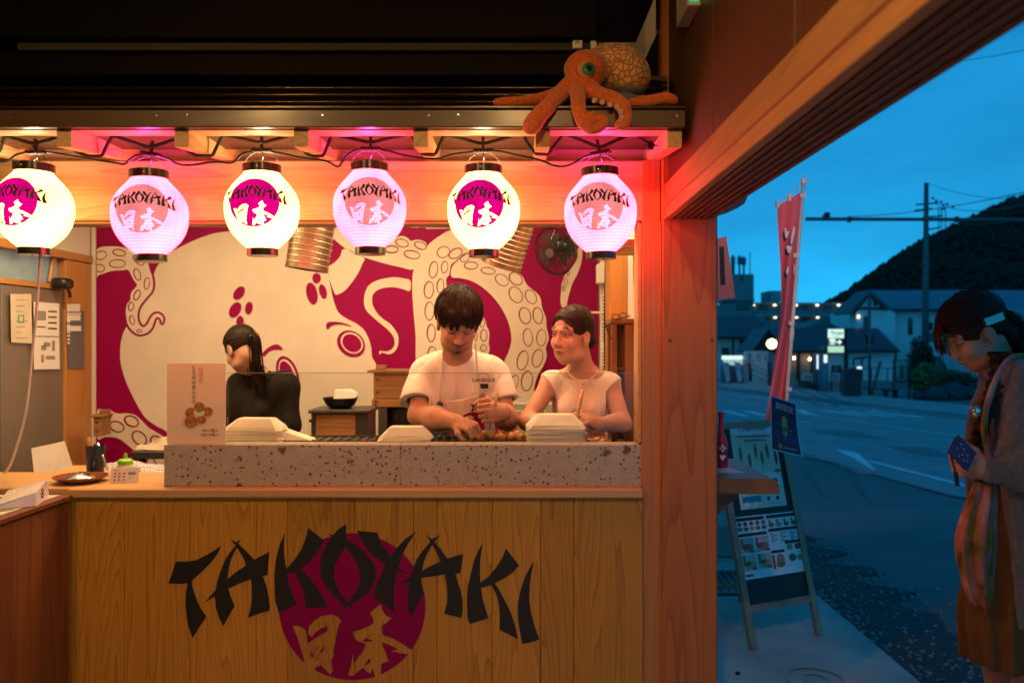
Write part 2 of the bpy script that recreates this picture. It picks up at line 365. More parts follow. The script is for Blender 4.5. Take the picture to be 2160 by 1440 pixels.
# corner post and jamb
def X(px, Y=Y0): return (px - CX) * Y / F
def Z(py, Y=Y0): return H - (py - CY) * Y / F
cp = thing('corner_post', 'thick square timber post lit pink at its top', 'post', (0.59, 2.83, 0))
MB().box((X(1396), Y0, 0.0), (X(1514), Y0 + 0.19, 3.0), 0.006).build('post', PINE_Z, cp)
for px in (1413, 1502): MB().lathe([(0.0068, 0), (0.0068, 0.004)], P(px, 718, Y0 - 0.0015), 10, (0, 1, 0)).build('plug', mat('wood_plug', (0.12, 0.05, 0.02), 0.5), cp)
MB().box((X(1514) - 0.02, Y0 + 0.19 + 0.003, 0.0), (X(1514), Y0 + 0.28, 1.92), 0.003).build('outer_trim', PINE_Z, cp)
jb = thing('window_jamb', 'narrow pine jamb beside the serving opening', 'jamb', (X(1375), 2.8, 0))
MB().box((X(1356), Y0 + 0.012, 0.0), (X(1395), Y0 + 0.11, 2.12), 0.003).build('jamb', PINE_ZL, jb)
MB().box((X(1393), Y0 + 0.003, 0.0), (X(1397) - 0.002, Y0 + 0.011, 1.905), 0.002).build('bead', PINE_ZL, jb)
MB().box((X(1347), Y0 + 0.02, 1.155), (X(1355.5), Y0 + 0.10, 1.905), 0.002).build('inner_stop', LEDGE, jb)
# fascia beam over the opening
fb = thing('fascia_beam', 'broad pine beam behind the lanterns with knots', 'beam', (-1.0, 2.8, 1.911))
MB().box((-3.2, Y0 + 0.02, Z(463)), (X(1395) - 0.002, Y0 + 0.10, Z(336)), 0.004).build('beam', PINE_X, fb)
MB().box((-3.2, Y0 + 0.03, Z(470)), (X(1354), Y0 + 0.11, Z(463) - 0.002), 0.002).build('track', mat('track_wood', (0.25, 0.15, 0.08), 0.5), fb)
# little pent eave: rafters, boards, front board
EY = 2.394
SL = (2.118 - 2.077) / (Y0 - EY)
def zr(y): return 2.077 + (y - EY) * SL
ev = thing('pent_eave', 'small timber eave with rafters above the lanterns', 'eave', (-1.0, EY, 2.077))
for px in (-382, -131, 120, 368, 620, 872, 1130, 1408):
    x0 = (px - CX) * EY / F; x1 = x0 + 0.0425
    y1 = Y0 + 0.12
    MB().hexa([(x0, EY, zr(EY)), (x1, EY, zr(EY)), (x1, y1, zr(y1)), (x0, y1, zr(y1))], [(x0, EY, zr(EY) + .05), (x1, EY, zr(EY) + .05), (x1, y1, zr(y1) + .05), (x0, y1, zr(y1) + .05)]).build('rafter', PINE_Y, ev)
nb = 5; yb0, yb1 = EY + 0.004, Y0 + 0.12
for i in range(nb):
    a = yb0 + (yb1 - yb0) * i / nb; b = yb0 + (yb1 - yb0) * (i + 1) / nb - 0.002
    MB().hexa([(-3.0, a, zr(a) + .0505), (0.495, a, zr(a) + .0505), (0.495, b, zr(b) + .0505), (-3.0, b, zr(b) + .0505)], [(-3.0, a, zr(a) + .064), (0.495, a, zr(a) + .064), (0.495, b, zr(b) + .064), (-3.0, b, zr(b) + .064)]).build('eave_plank', PINE_X, ev)
MB().box((-3.0, EY - 0.024, Z(273, EY)), (0.497, EY - 0.002, Z(236, EY)), 0.003).build('front_board', FASC, ev)
MB().box((-3.0, EY - 0.032, Z(236, EY) + 0.001), (0.497, EY + 0.06, Z(229, EY)), 0.002).build('drip_edge', mat('brown_metal', (0.05, 0.032, 0.02), 0.3, 0.6), ev)
MB().box((-3.0, EY + 0.061, zr(EY) + .067), (0.497, Y0 - 0.03, zr(EY) + .088), 0.002).build('roof_sheet', mat('brown_metal', (0.05, 0.032, 0.02), 0.3, 0.6), ev)
MB().box((-3.0, Y0 + 0.125, 2.10), (0.49, Y0 + 0.15, 2.30), 0.0).build('back_board', PINE_X, ev)
for i, px in enumerate((30, 102, 330, 395, 680, 905, 967, 1250, 1428)):
    MB().lathe([(0.003, 0), (0.003, 0.002)], P(px, 242 + (i % 3), EY - 0.0265), 8, (0, 1, 0)).build('nail', M_SILV, ev)
# ribbed cladding above the eave, dark beams, pale strip
uc = thing('upper_cladding', 'dark brown ribbed cladding above the little eave', 'cladding', (-1.0, 2.75, 2.27))
RIB = mat('brown_metal_rib', (0.055, 0.032, 0.018), 0.22, 0.75, var=0.2, scale=3)
for i, (a, b) in enumerate(((236, 224), (222, 209), (207, 194), (192, 180), (178, 172))):
    za, zb = Z(a), Z(b); pts = []
    for k in range(9):
        t = math.pi * k / 8; pts.append((0.012 * math.sin(t), (za + zb) / 2 - (zb - za) / 2 * math.cos(t)))
    vs = [(-3.4, 2.745 - d, z) for d, z in pts] + [(0.51, 2.745 - d, z) for d, z in pts]
    n = len(pts); MB().add(vs, [(k, k + 1, n + k + 1, n + k) for k in range(n - 1)]).build('rib', RIB, uc, smooth=True)
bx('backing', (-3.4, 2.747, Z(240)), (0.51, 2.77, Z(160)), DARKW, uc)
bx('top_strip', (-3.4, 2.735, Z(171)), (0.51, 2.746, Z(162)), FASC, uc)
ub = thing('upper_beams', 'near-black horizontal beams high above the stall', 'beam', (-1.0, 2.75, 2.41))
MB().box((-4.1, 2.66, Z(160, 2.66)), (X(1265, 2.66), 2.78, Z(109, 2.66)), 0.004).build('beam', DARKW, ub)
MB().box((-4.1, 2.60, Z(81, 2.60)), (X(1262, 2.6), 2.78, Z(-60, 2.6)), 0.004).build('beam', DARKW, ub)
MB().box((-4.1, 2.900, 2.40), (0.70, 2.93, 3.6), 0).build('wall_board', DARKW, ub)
MB().box((X(40, 2.64), 2.632, Z(108, 2.64)), (X(1262, 2.64), 2.655, Z(83, 2.64)), 0).build('pale_strip', mat('olive_strip', (0.028, 0.026, 0.004), 0.7), ub)
ot = thing('wall_socket', 'white double wall socket on the dark strip', 'socket', P(1218, 103, 2.62))
MB().box(P(1208, 102, 2.615), P(1229, 83, 2.615) + Vector((0, 0.014, 0)), 0.003).build('plate', M_WHITE, ot)
for px in (1214, 1218.5): MB().box(P(px, 92, 2.613), P(px + 2, 87, 2.613) + Vector((0, 0.002, 0))).build('slot', M_INK, ot)
sp = tag(MB().box(P(1246, 104, 2.62), P(1259, 83, 2.62) + Vector((0, 0.009, 0)), 0.002).build('junction_cover', M_WHITE), 'small pale cover plate at the end of the dark strip', 'cover plate')
# plaster gable corner at the top right, crossed by a dark brace
gp = thing('plaster_panel', 'pale plaster panel between dark timbers at the top', 'wall', P(1370, 150, 2.86))
MB().sheet([[P(1338, 152, 2.86), P(1338, 98, 2.86), P(1392, -30, 2.86), P(1440, -30, 2.86), P(1440, 152, 2.86)]], (0, 0.03, 0)).build('panel', M_PLASTER, gp)
MB().sheet([[P(1338, 170, 2.80), P(1392, 60, 2.80), P(1408, -30, 2.80), P(1428, -60, 2.80), P(1520, -60, 2.80), P(1520, 240, 2.80), P(1338, 240, 2.80)]], (0, 0.05, 0)).build('brace', DARKW, gp)
MB().sheet([[P(1386, 60, 2.78), P(1386, -60, 2.78), P(1404, -60, 2.78), P(1404, 60, 2.78)]], (0, 0.018, 0)).build('stud', DARKW, gp)
# exit sign hanging below the ceiling on the side wall
es = thing('exit_sign', 'small green lit exit sign at the top edge', 'sign', P(1465, 26, 2.3))
a = P(1444, 24, 2.3); MB().box((a.x, 2.26, a.z), (a.x + 0.058, 2.42, a.z + 0.10), 0.003).build('case', mat('sign_case', (0.5, 0.45, 0.4), 0.5), es)
MB().box((a.x + 0.003, 2.254, a.z + 0.012), (a.x + 0.03, 2.2595, a.z + 0.097)).build('panel', emis('exit_green', (0.0, 0.55, 0.2), 1.4), es)
text_mesh('EXIT', 0.022, mat('exit_red', (0.45, 0.06, 0.05), 0.5), (a.x + 0.04, 2.34, a.z - 0.0006), (0, 1, 0), (1, 0, 0), 'lettering', es)

# ================================================================ counter
ct = thing('stall_counter', 'pine plank serving counter with painted black and crimson shop lettering', 'counter', (-0.53, Y0, 0))
xs = [160, 262, 400, 540, 606, 748, 872, 922, 1038, 1140, 1210, 1356]
for i in range(len(xs) - 1):
    w = X(xs[i+1]) - X(xs[i])
    MB().box((X(xs[i]) + 0.0006, Y0, 0.02), (X(xs[i+1]) - 0.0006, Y0 + 0.02, Z(1048)), 0.0012).build('plank', PINE, ct)
MB().box((X(136), Y0 + 0.001, 0.02), (X(160) - 0.0006, Y0 + 0.02, Z(1048)), 0.001).build('plank', PINE, ct)
bx('backing', (X(160), Y0 + 0.021, 0.02), (X(1355), Y0 + 0.05, Z(1049)), DARKW, ct)
MB().box((X(150), 2.715, Z(1047)), (X(1354), 3.08, Z(1029)), 0.003).build('ledge', LEDGE, ct)
MB().box((-3.0, 2.742, Z(1047)), (X(150) - 0.001, 3.08, Z(1029)), 0.003).build('ledge', LEDGE, ct)
MB().box((X(150), 3.081, 0.86), (X(1354), 3.14, 0.9), 0).build('inner_rail', DARKW, ct)
# painted letters
def ZA(pts): return [(340 + x / 5.333, 1090 + y / 5.333) for x, y in pts]
def ZB(pts): return [(570 + x / 4.115, 1090 + y / 4.115) for x, y in pts]
def ZC(pts): return [(840 + x / 5.142, 1090 + y / 5.142) for x, y in pts]
LET = {}
LET['T'] = [ZA([(165,497),(290,500),(400,480),(520,420),(600,372),(678,318),(640,400),(560,510),(450,620),(345,712),(350,780),(375,860),(420,980),(460,1050),(510,1120),(430,1230),(355,1360),(310,1240),(285,1120),(272,960),(278,840),(298,742),(200,750),(80,742),(115,650)])]
LET['A'] = [ZA([(478,972),(540,900),(612,820),(630,720),(670,600),(715,490),(770,400),(838,318),(780,252),(845,285),(900,240),(868,300),(960,385),(1045,478),(1215,390),(1197,650),(1142,662),(1185,780),(1205,880),(1220,1000),(1215,1050),(1090,1085),(975,1130),(1000,1040),(1015,960),(1020,860),(1018,760),(1010,700),(880,745),(755,803),(770,860),(800,940),(825,1000),(760,1110),(700,1225),(650,1130),(615,1020),(603,890),(550,920)]), ZA([(848,340),(795,450),(765,540),(745,695),(850,610),(955,545),(935,480),(890,400)])]
LET['K'] = [ZB([(130,130),(85,230),(50,360),(35,500),(37,640),(45,740),(78,832),(228,755),(190,670),(165,580),(145,500),(215,475),(260,570),(300,690),(308,785),(492,780),(460,700),(400,600),(330,510),(258,450),(340,390),(400,320),(440,260),(465,200),(332,95),(310,180),(270,280),(210,370),(140,447),(125,380),(117,280),(120,200)])]
LET['O'] = [ZB([(497,140),(545,155),(590,105),(658,60),(660,190),(740,240),(830,310),(890,390),(918,470),(910,550),(860,640),(790,700),(695,755),(730,795),(670,775),(620,790),(645,762),(560,690),(490,610),(440,520),(428,430),(440,350),(470,270),(515,195),(530,165)]), ZB([(655,265),(600,340),(560,420),(552,510),(575,600),(620,680),(670,740),(730,670),(770,590),(780,500),(765,430),(725,350)])]
LET['Y'] = [ZB([(753,118),(930,135),(960,220),(1045,345),(1100,265),(1170,190),(1270,125),(1190,240),(1150,320),(1110,435),(1190,490),(1100,465),(1080,580),(1070,690),(1080,825),(900,695),(920,600),(960,500),(998,410),(900,340),(830,260),(785,185)])]
LET['A2'] = [ZC([(10,732),(60,690),(135,650),(165,545),(200,455),(260,370),(350,265),(293,183),(365,240),(460,190),(392,268),(460,345),(533,450),(704,396),(685,560),(675,608),(620,612),(650,710),(680,810),(700,900),(700,1020),(685,1090),(590,1070),(497,1045),(525,950),(535,850),(530,760),(520,690),(500,620),(380,640),(250,658),(250,720),(278,830),(240,895),(200,960),(143,1070),(105,1000),(103,880),(110,770),(115,690)]), ZC([(370,298),(310,400),(275,490),(258,580),(350,530),(460,482),(430,410)])]
LET['K2'] = [ZC([(916,275),(870,360),(820,480),(790,600),(755,760),(745,900),(750,1090),(778,1155),(978,1090),(950,1000),(915,880),(898,768),(1010,735),(1060,830),(1090,940),(1100,1050),(1100,1222),(1200,1270),(1298,1325),(1270,1180),(1220,1030),(1140,870),(1050,715),(1160,655),(1240,600),(1313,525),(1168,340),(1130,440),(1060,550),(980,645),(890,710),(885,600),(890,450)])]
LET['I'] = [ZC([(1475,475),(1420,560),(1370,660),(1330,780),(1300,920),(1296,1050),(1305,1160),(1345,1372),(1440,1355),(1530,1325),(1480,1180),(1440,1030),(1420,900),(1425,740),(1445,600)])]
def arc(a, b, n=24): return [(711 + 637 * math.cos(a + (b - a) * i / n), 776 + 637 * math.sin(a + (b - a) * i / n)) for i in range(n + 1)]
def ang(x, y): return math.atan2(y - 776, x - 711)
a1 = ang(1228, 1155); a2 = ang(910, 1385); a3 = ang(385, 1325); a4 = ang(303, 1262); a5 = ang(960, 1365); a6 = ang(1195, 1190)
main = arc(a4, a1 + 2 * math.pi, 60)
main += [(1150,1100),(1060,1050),(975,1022),(972,945),(1055,878),(1000,850),(970,800),(960,755),(900,800),(865,830),(895,885),(895,920),(840,955),(770,980),(717,990),(722,1030),(745,1065),(775,1080),(820,1095),(825,1110),(810,1160),(770,1210),(725,1275),(717,1180),(705,1270),(677,1375),(720,1375),(760,1340),(805,1305),(840,1340),(870,1358),(890,1310)]
main += arc(a2, a3, 16)
main += [(395,1300),(435,1282),(470,1315),(520,1365),(545,1325),(532,1290),(532,1230),(557,1195),(545,1180),(555,1120),(570,1040),(590,950),(605,915),(617,905),(590,865),(530,842),(440,860),(380,900),(335,950),(328,1010),(360,1038),(390,1000),(440,965),(497,945),(495,990),(400,1045),(323,1098),(318,1040),(305,975),(240,940),(193,945),(230,1030),(260,1120),(285,1200)]
EMB = [ZB(main), ZB(arc(a5, a6, 8) + [(1110,1175),(1045,1165),(1110,1145),(1040,1110),(970,1085),(975,1120),(1005,1180),(1028,1250),(965,1270)]),
       ZB([(385,1175),(400,1135),(432,1108)]), ZB([(343,1165),(378,1195),(365,1230)]), ZB([(470,1100),(418,1195),(460,1160)]), ZB([(790,1080),(892,1003),(832,1058),(885,1062),(885,1076)]), ZB([(872,1225),(860,1225),(812,1288),(868,1262)]), ZB([(472,1252),(492,1278),(468,1262)])]
for k in LET:
    MB().sheet([[P(x, y, Y0 - 0.0022) for x, y in L] for L in LET[k]], (0, 0.0008, 0)).build('letter', M_INK, ct)
mb = MB()
for L in EMB: mb.sheet([[P(x, y, Y0 - 0.0010) for x, y in L]], (0, 0.0008, 0))
mb.build('emblem_disc', M_MAG, ct)
# stone front slab in three lengths, wooden capping behind
def stone_mat():
    m, N, L, b = _new('pitted_stone')
    tcn = N.new('ShaderNodeTexCoord')
    def noise(s, d=3):
        n = N.new('ShaderNodeTexNoise'); n.inputs['Scale'].default_value = s; n.inputs['Detail'].default_value = d; L.new(tcn.outputs['Object'], n.inputs['Vector']); return n
    def ramp(src, a, b_):
        r = N.new('ShaderNodeMapRange'); r.inputs[1].default_value = a; r.inputs[2].default_value = b_; L.new(src, r.inputs[0]); return r
    base = N.new('ShaderNodeMix'); base.data_type = 'RGBA'; base.inputs[6].default_value = (0.33, 0.30, 0.225, 1); base.inputs[7].default_value = (0.50, 0.47, 0.36, 1)
    L.new(noise(26, 4).outputs[0], base.inputs[0])
    # pits of three sizes, shape broken by noise
    dn = noise(60, 3); 
    def pits(scale, r0, r1, thr):
        dv = N.new('ShaderNodeMix'); dv.data_type = 'VECTOR'; dv.inputs[0].default_value = 0.03 if scale < 20 else 0.012
        L.new(tcn.outputs['Object'], dv.inputs[4]); L.new(dn.outputs['Color'], dv.inputs[5])
        v = N.new('ShaderNodeTexVoronoi'); v.inputs['Scale'].default_value = scale; L.new(dv.outputs[1], v.inputs['Vector'])
        d = ramp(v.outputs['Distance'], r0, r1); d.inputs[3].default_value = 1; d.inputs[4].default_value = 0
        sp = N.new('ShaderNodeSeparateColor'); L.new(v.outputs['Color'], sp.inputs[0])
        g = N.new('ShaderNodeMath'); g.operation = 'GREATER_THAN'; g.inputs[1].default_value = thr; L.new(sp.outputs[0], g.inputs[0])
        mm = N.new('ShaderNodeMath'); mm.operation = 'MULTIPLY'; L.new(d.outputs[0], mm.inputs[0]); L.new(g.outputs[0], mm.inputs[1]); return mm
    p1 = pits(13, 0.13, 0.20, 0.55); p2 = pits(62, 0.20, 0.30, 0.38); p3 = pits(190, 0.22, 0.36, 0.45)
    mx1 = N.new('ShaderNodeMath'); mx1.operation = 'MAXIMUM'; L.new(p1.outputs[0], mx1.inputs[0]); L.new(p2.outputs[0], mx1.inputs[1])
    mx2 = N.new('ShaderNodeMath'); mx2.operation = 'MULTIPLY'; mx2.inputs[1].default_value = 0.6; L.new(p3.outputs[0], mx2.inputs[0])
    mx3 = N.new('ShaderNodeMath'); mx3.operation = 'MAXIMUM'; L.new(mx1.outputs[0], mx3.inputs[0]); L.new(mx2.outputs[0], mx3.inputs[1])
    pc = N.new('ShaderNodeMix'); pc.data_type = 'RGBA'; pc.inputs[6].default_value = (0.055, 0.035, 0.016, 1); pc.inputs[7].default_value = (0.20, 0.12, 0.05, 1); L.new(noise(14).outputs[0], pc.inputs[0])
    fm = N.new('ShaderNodeMix'); fm.data_type = 'RGBA'; L.new(mx3.outputs[0], fm.inputs[0]); L.new(base.outputs[2], fm.inputs[6]); L.new(pc.outputs[2], fm.inputs[7])
    L.new(fm.outputs[2], b.inputs['Base Color']); b.inputs['Roughness'].default_value = 0.75
    inv = N.new('ShaderNodeMath'); inv.operation = 'SUBTRACT'; inv.inputs[0].default_value = 1; L.new(mx3.outputs[0], inv.inputs[1])
    bp = N.new('ShaderNodeBump'); bp.inputs['Strength'].default_value = 0.7; bp.inputs['Distance'].default_value = 0.004; L.new(inv.outputs[0], bp.inputs['Height']); L.new(bp.outputs[0], b.inputs['Normal'])
    return m
STONE = stone_mat()
st = thing('stone_upstand', 'long grey pitted volcanic stone slab along the counter top', 'stone slab', (-0.37, 2.8, Z(1029)))
YS = 2.765
for a, b in ((346, 599.9), (600.1, 844.8), (845.2, 1354)):
    MB().box((X(a, YS), YS, Z(1029) + 0.001), (X(b, YS), YS + 0.085, Z(938, YS)), 0.0008).build('slab', STONE, st)
# glass sneeze guard standing in the stone
gs = thing('sneeze_guard', 'low clear glass pane standing on the stone slab', 'glass pane', (-0.3, YS + 0.05, Z(938, YS)))
gm = glass('clear_glass', (0.96, 0.97, 0.96, 1), 0.02, 0.55)
YG = YS + 0.055
bx('pane', (X(480, YG), YG, Z(938, YS) - 0.004), (X(1350, YG), YG + 0.005, Z(787, YG)), gm, gs)
bx('polished_edge', (X(480, YG), YG - 0.0004, Z(787, YG) + 0.0001), (X(1350, YG), YG + 0.0054, Z(786, YG)), mat('glass_edge', (0.20, 0.26, 0.22), 0.2), gs)
# return counter at the left, coming towards the hall
rc = thing('return_counter', 'dark stained pine side counter running towards the viewer', 'counter', (-1.9, 2.4, 0))
XR = X(155)
RETW = wood('return_board', (0.18, 0.066, 0.016), (0.09, 0.03, 0.007), 'Z', ring=14, rough=0.45)
y1 = 2.712
for i in range(9):
    MB().box((XR - 0.02, y1 - 0.15, 0.0), (XR, y1 - 0.0012, 0.962), 0.001).build('board', RETW, rc); y1 -= 0.15
bx('backing', (-2.6, 1.36, 0.0), (XR - 0.021, 2.738, 0.955), DARKW, rc)
MB().box((-2.7, 1.30, 0.968), (XR + 0.012, 2.7135, 0.985), 0.002).build('top_board', RETW, rc)
# assumed hall pendant lamps, out of view; deep shades keep the roof dark
for i, (x, y) in enumerate(((-1.3, 0.55), (0.0, 0.35))):
    t = thing('pendant_lamp', ['black shaded pendant lamp in the hall, left of the viewer', 'black shaded pendant lamp in the hall, above the viewer'][i], 'lamp', (x, y, 2.75), 'hall pendant lamps')
    MB().lathe([(0.03, 0.20), (0.06, 0.17), (0.16, 0.0), (0.158, 0.0), (0.055, 0.165), (0.025, 0.195)], (x, y, 2.75), 32, cap=False).build('shade', M_BLACK, t, 'auto')
    MB().tube([(x, y, 2.95), (x, y, 3.6)], 0.004, 6).build('flex', M_BLACK, t)
    MB().ball((x, y, 2.85), 0.03, 14, 8).build('bulb', emis('hall_bulb', (1.0, 0.62, 0.28), 30), t, True)
    ld = bpy.data.lights.new('pendant_light', 'POINT'); ld.energy = 56; ld.color = (1.0, 0.56, 0.20); ld.shadow_soft_size = 0.05
    lo = bpy.data.objects.new('pendant_light', ld); COL.objects.link(lo); lo.parent = t; lo.location = (0, 0, 0.012)

# corner_strip done; assumed unseen lamp under the outer eave, added to light the flag
t = thing('outdoor_wall_lamp', 'small wall lamp under the outer eave above the apron', 'lamp', (1.08, 2.1, 2.45))
MB().lathe([(0.03, -0.10), (0.035, -0.02), (0.05, 0.03), (0.048, 0.03), (0.03, -0.015)], (1.08, 2.1, 2.45), 20, (0.27, 0.95, -0.2), cap=False).build('shade', M_BLACK, t); MB().ball((1.086, 2.115, 2.446), 0.02, 12, 8).build('bulb', emis('hall_bulb', (1.0, 0.62, 0.28), 30), t); MB().box((0.705, 2.05, 2.45), (1.07, 2.07, 2.47)).build('bracket', M_BLACK, t)
ld = bpy.data.lights.new('wall_lamp_light', 'SPOT'); ld.energy = 175; ld.color = (1.0, 0.60, 0.58); ld.shadow_soft_size = 0.02; ld.spot_size = R(46); ld.spot_blend = 0.55; lo = bpy.data.objects.new('wall_lamp_light', ld); COL.objects.link(lo); lo.parent = t; lo.location = (0.02, 0.06, -0.02); lo.rotation_euler = (Vector((1.66, 4.85, 2.02)) - Vector((1.10, 2.16, 2.43))).to_track_quat('-Z', 'Y').to_euler()

t = thing('banner_spot_lamp', 'small black spot lamp above the pink banner outside', 'lamp', (0.98, 2.62, 2.36))  # unseen spot lamp, assumed and added to brighten the pink banner
MB().lathe([(0.02, -0.08), (0.022, 0.0), (0.034, 0.02), (0.032, 0.02), (0.018, -0.01)], (0.98, 2.62, 2.36), 16, (-0.3, 0.6, -0.7), cap=False).build('shade', M_BLACK, t); MB().box((0.705, 2.60, 2.38), (0.98, 2.62, 2.395)).build('bracket', M_BLACK, t)
ld = bpy.data.lights.new('banner_spot_light', 'SPOT'); ld.energy = 9; ld.color = (1.0, 0.62, 0.5); ld.shadow_soft_size = 0.015; ld.spot_size = R(40); ld.spot_blend = 0.6; lo = bpy.data.objects.new('banner_spot_light', ld); COL.objects.link(lo); lo.parent = t; lo.location = (-0.005, 0.01, -0.02); lo.rotation_euler = (Vector((0.80, 3.1, 1.76)) - Vector((0.975, 2.63, 2.34))).to_track_quat('-Z', 'Y').to_euler()
# ================================================================ lanterns
import bmesh
YL = 2.58
sL = F / YL
prof_k = [(0, .46), (.06, .56), (.15, .73), (.25, .885), (.36, .98), (.47, 1.0), (.58, .985), (.70, .915), (.82, .77), (.92, .57), (1, .385)]
NR = 27
LH, LR = 0.247, 0.1155
def prof_r(t):
    for (a, ra), (b, rb) in zip(prof_k, prof_k[1:]):
        if t <= b: break
    i = prof_k.index((a, ra)); g = lambda j: prof_k[max(0, min(len(prof_k) - 1, j))][1]
    u = (t - a) / (b - a); p0, p1, p2, p3 = g(i-1), ra, rb, g(i+2)
    return LR * 0.5 * (2*p1 + (p2-p0)*u + (2*p0-5*p1+4*p2-p3)*u*u + (3*p1-p0-3*p2+p3)*u**3)
def lantern_paper(name, col, strength, ribd):
    m = bpy.data.materials.new(name); m.use_nodes = True; N = m.node_tree.nodes; L = m.node_tree.links; N.clear()
    tcn = N.new('ShaderNodeTexCoord'); sx = N.new('ShaderNodeSeparateXYZ'); L.new(tcn.outputs['Object'], sx.inputs[0])
    mu = N.new('ShaderNodeMath'); mu.operation = 'MULTIPLY'; mu.inputs[1].default_value = NR / LH; L.new(sx.outputs[2], mu.inputs[0])
    fr = N.new('ShaderNodeMath'); fr.operation = 'FRACT'; L.new(mu.outputs[0], fr.inputs[0])
    pp = N.new('ShaderNodeMath'); pp.operation = 'PINGPONG'; pp.inputs[1].default_value = 0.5; L.new(fr.outputs[0], pp.inputs[0])
    mr = N.new('ShaderNodeMapRange'); mr.inputs[1].default_value = 0.0; mr.inputs[2].default_value = 0.14; mr.inputs[3].default_value = 1 - ribd; mr.inputs[4].default_value = 1.0; L.new(pp.outputs[0], mr.inputs[0])
    # eight glued paper gores: slightly thicker paper at the overlaps
    at = N.new('ShaderNodeMath'); at.operation = 'ARCTAN2'; L.new(sx.outputs[0], at.inputs[0]); L.new(sx.outputs[1], at.inputs[1])
    am = N.new('ShaderNodeMath'); am.operation = 'MULTIPLY_ADD'; am.inputs[1].default_value = 8 / (2 * math.pi); am.inputs[2].default_value = 10.3; L.new(at.outputs[0], am.inputs[0])
    af = N.new('ShaderNodeMath'); af.operation = 'FRACT'; L.new(am.outputs[0], af.inputs[0])
    ag = N.new('ShaderNodeMapRange'); ag.inputs[1].default_value = 0.0; ag.inputs[2].default_value = 0.10; ag.inputs[3].default_value = 0.86; ag.inputs[4].default_value = 1.0; L.new(af.outputs[0], ag.inputs[0])
    nz = N.new('ShaderNodeTexNoise'); nz.inputs['Scale'].default_value = 9; L.new(tcn.outputs['Object'], nz.inputs['Vector'])
    nr = N.new('ShaderNodeMapRange'); nr.inputs[1].default_value = 0.3; nr.inputs[2].default_value = 0.7; nr.inputs[3].default_value = 0.72; nr.inputs[4].default_value = 1.32; L.new(nz.outputs[0], nr.inputs[0])
    m1 = N.new('ShaderNodeMath'); m1.operation = 'MULTIPLY'; L.new(mr.outputs[0], m1.inputs[0]); L.new(ag.outputs[0], m1.inputs[1])
    m2 = N.new('ShaderNodeMath'); m2.operation = 'MULTIPLY'; L.new(m1.outputs[0], m2.inputs[0]); L.new(nr.outputs[0], m2.inputs[1])
    m3 = N.new('ShaderNodeMath'); m3.operation = 'MULTIPLY'; m3.inputs[1].default_value = strength; L.new(m2.outputs[0], m3.inputs[0])
    e = N.new('ShaderNodeEmission'); e.inputs[0].default_value = (*col, 1); L.new(m3.outputs[0], e.inputs[1])
    o = N.new('ShaderNodeOutputMaterial'); L.new(e.outputs[0], o.inputs[0]); return m
PAPER_W = lantern_paper('white_lantern_paper', (1.0, 0.60, 0.140), 6.6, 0.30)
PAPER_P = lantern_paper('pink_lantern_paper', (1.0, 0.044, 0.072), 17.0, 0.55)
DISC_W = lantern_paper('lantern_disc_magenta', (0.80, 0.0, 0.22), 1.1, 0.35)
DISC_P = lantern_paper('lantern_disc_salmon', (1.0, 0.24, 0.24), 1.1, 0.30)
M_CAP = mat('lantern_cap_black', (0.012, 0.011, 0.011), 0.22, var=0.05, coat=0.5)
def lantern_body_mesh():
    mb = MB(); pr = []
    n = NR * 2
    for i in range(n + 1):
        t = i / n; k = abs((t * NR) % 1 - 0.5) * 2   # scallops between ribs
        pr.append((prof_r(t) - 0.0016 * (1 - k * k) + 0.0008, LH * (1 - t)))
    # keep ribs proud
    mb.lathe(pr, (0, 0, 0), 40, cap=False); return mb
def wrap(loops_list, sx, ox, oz, c, eps):
    'lay photo-pixel outlines of the counter sign on the lantern front'
    bm = bmesh.new()
    for loops in loops_list:
        pts = [[Vector(((x - c[0]) * sx + ox, 0, -(y - c[1]) * sx + oz)) for x, y in Lp] for Lp in loops]
        tr = tessellate_polygon(pts); vs = [bm.verts.new(p) for Lp in pts for p in Lp]
        for t in tr:
            try: bm.faces.new([vs[i] for i in t])
            except ValueError: pass
    for _ in range(5):
        ed = [e for e in bm.edges if e.calc_length() > 0.009]
        if not ed: break
        bmesh.ops.subdivide_edges(bm, edges=ed, cuts=1)
        bmesh.ops.triangulate(bm, faces=[f for f in bm.faces if len(f.verts) > 3])
    for v in bm.verts:
        t = min(1, max(0, 1 - v.co.z / LH)); r = prof_r(t) + eps
        x = max(-r * 0.995, min(r * 0.995, v.co.x)); v.co.y = -math.sqrt(r * r - x * x); v.co.x = x
    bm.normal_update()
    V = [v.co.copy() for v in bm.verts]; bm.verts.index_update(); Fc = [tuple(v.index for v in f.verts) for f in bm.faces]; bm.free()
    mb = MB(); mb.add(V, Fc); return mb
k_let = 0.119 * 2.58 / F * 1000 / 780 * 1.02
k_emb = 0.100 * 2.58 / F * 1000 / 309.6
zc = LH * (1 - 0.452)
LM = {}
LM['body'] = lantern_body_mesh(); LM['emb'] = wrap([[l] for l in EMB], k_emb, 0, zc, (742.8, 1278.6), 0.0016)
LM['let'] = wrap(list(LET.values()), k_let, 0.003, zc + 0.026, (747, 1225), 0.0026)
capt = MB().lathe([(0.050, 0), (0.0605, 0), (0.0605, 0.026), (0.050, 0.026)], (0, 0, LH - 0.004), 40, cap=False); capt.lathe([(0.0508, 0.02), (0.0508, 0.0)], (0, 0, LH), 40, cap=False)
capb = MB().lathe([(0.0480, 0), (0.0480, 0.0225)], (0, 0, -0.020), 40)
LM['capt'] = capt; LM['capb'] = capb
def mesh_of(mb, name, m, sm=True):
    o = mb.build(name, m, None, sm, loc=(0, 0, 0)); me = o.data; bpy.data.objects.remove(o); return me
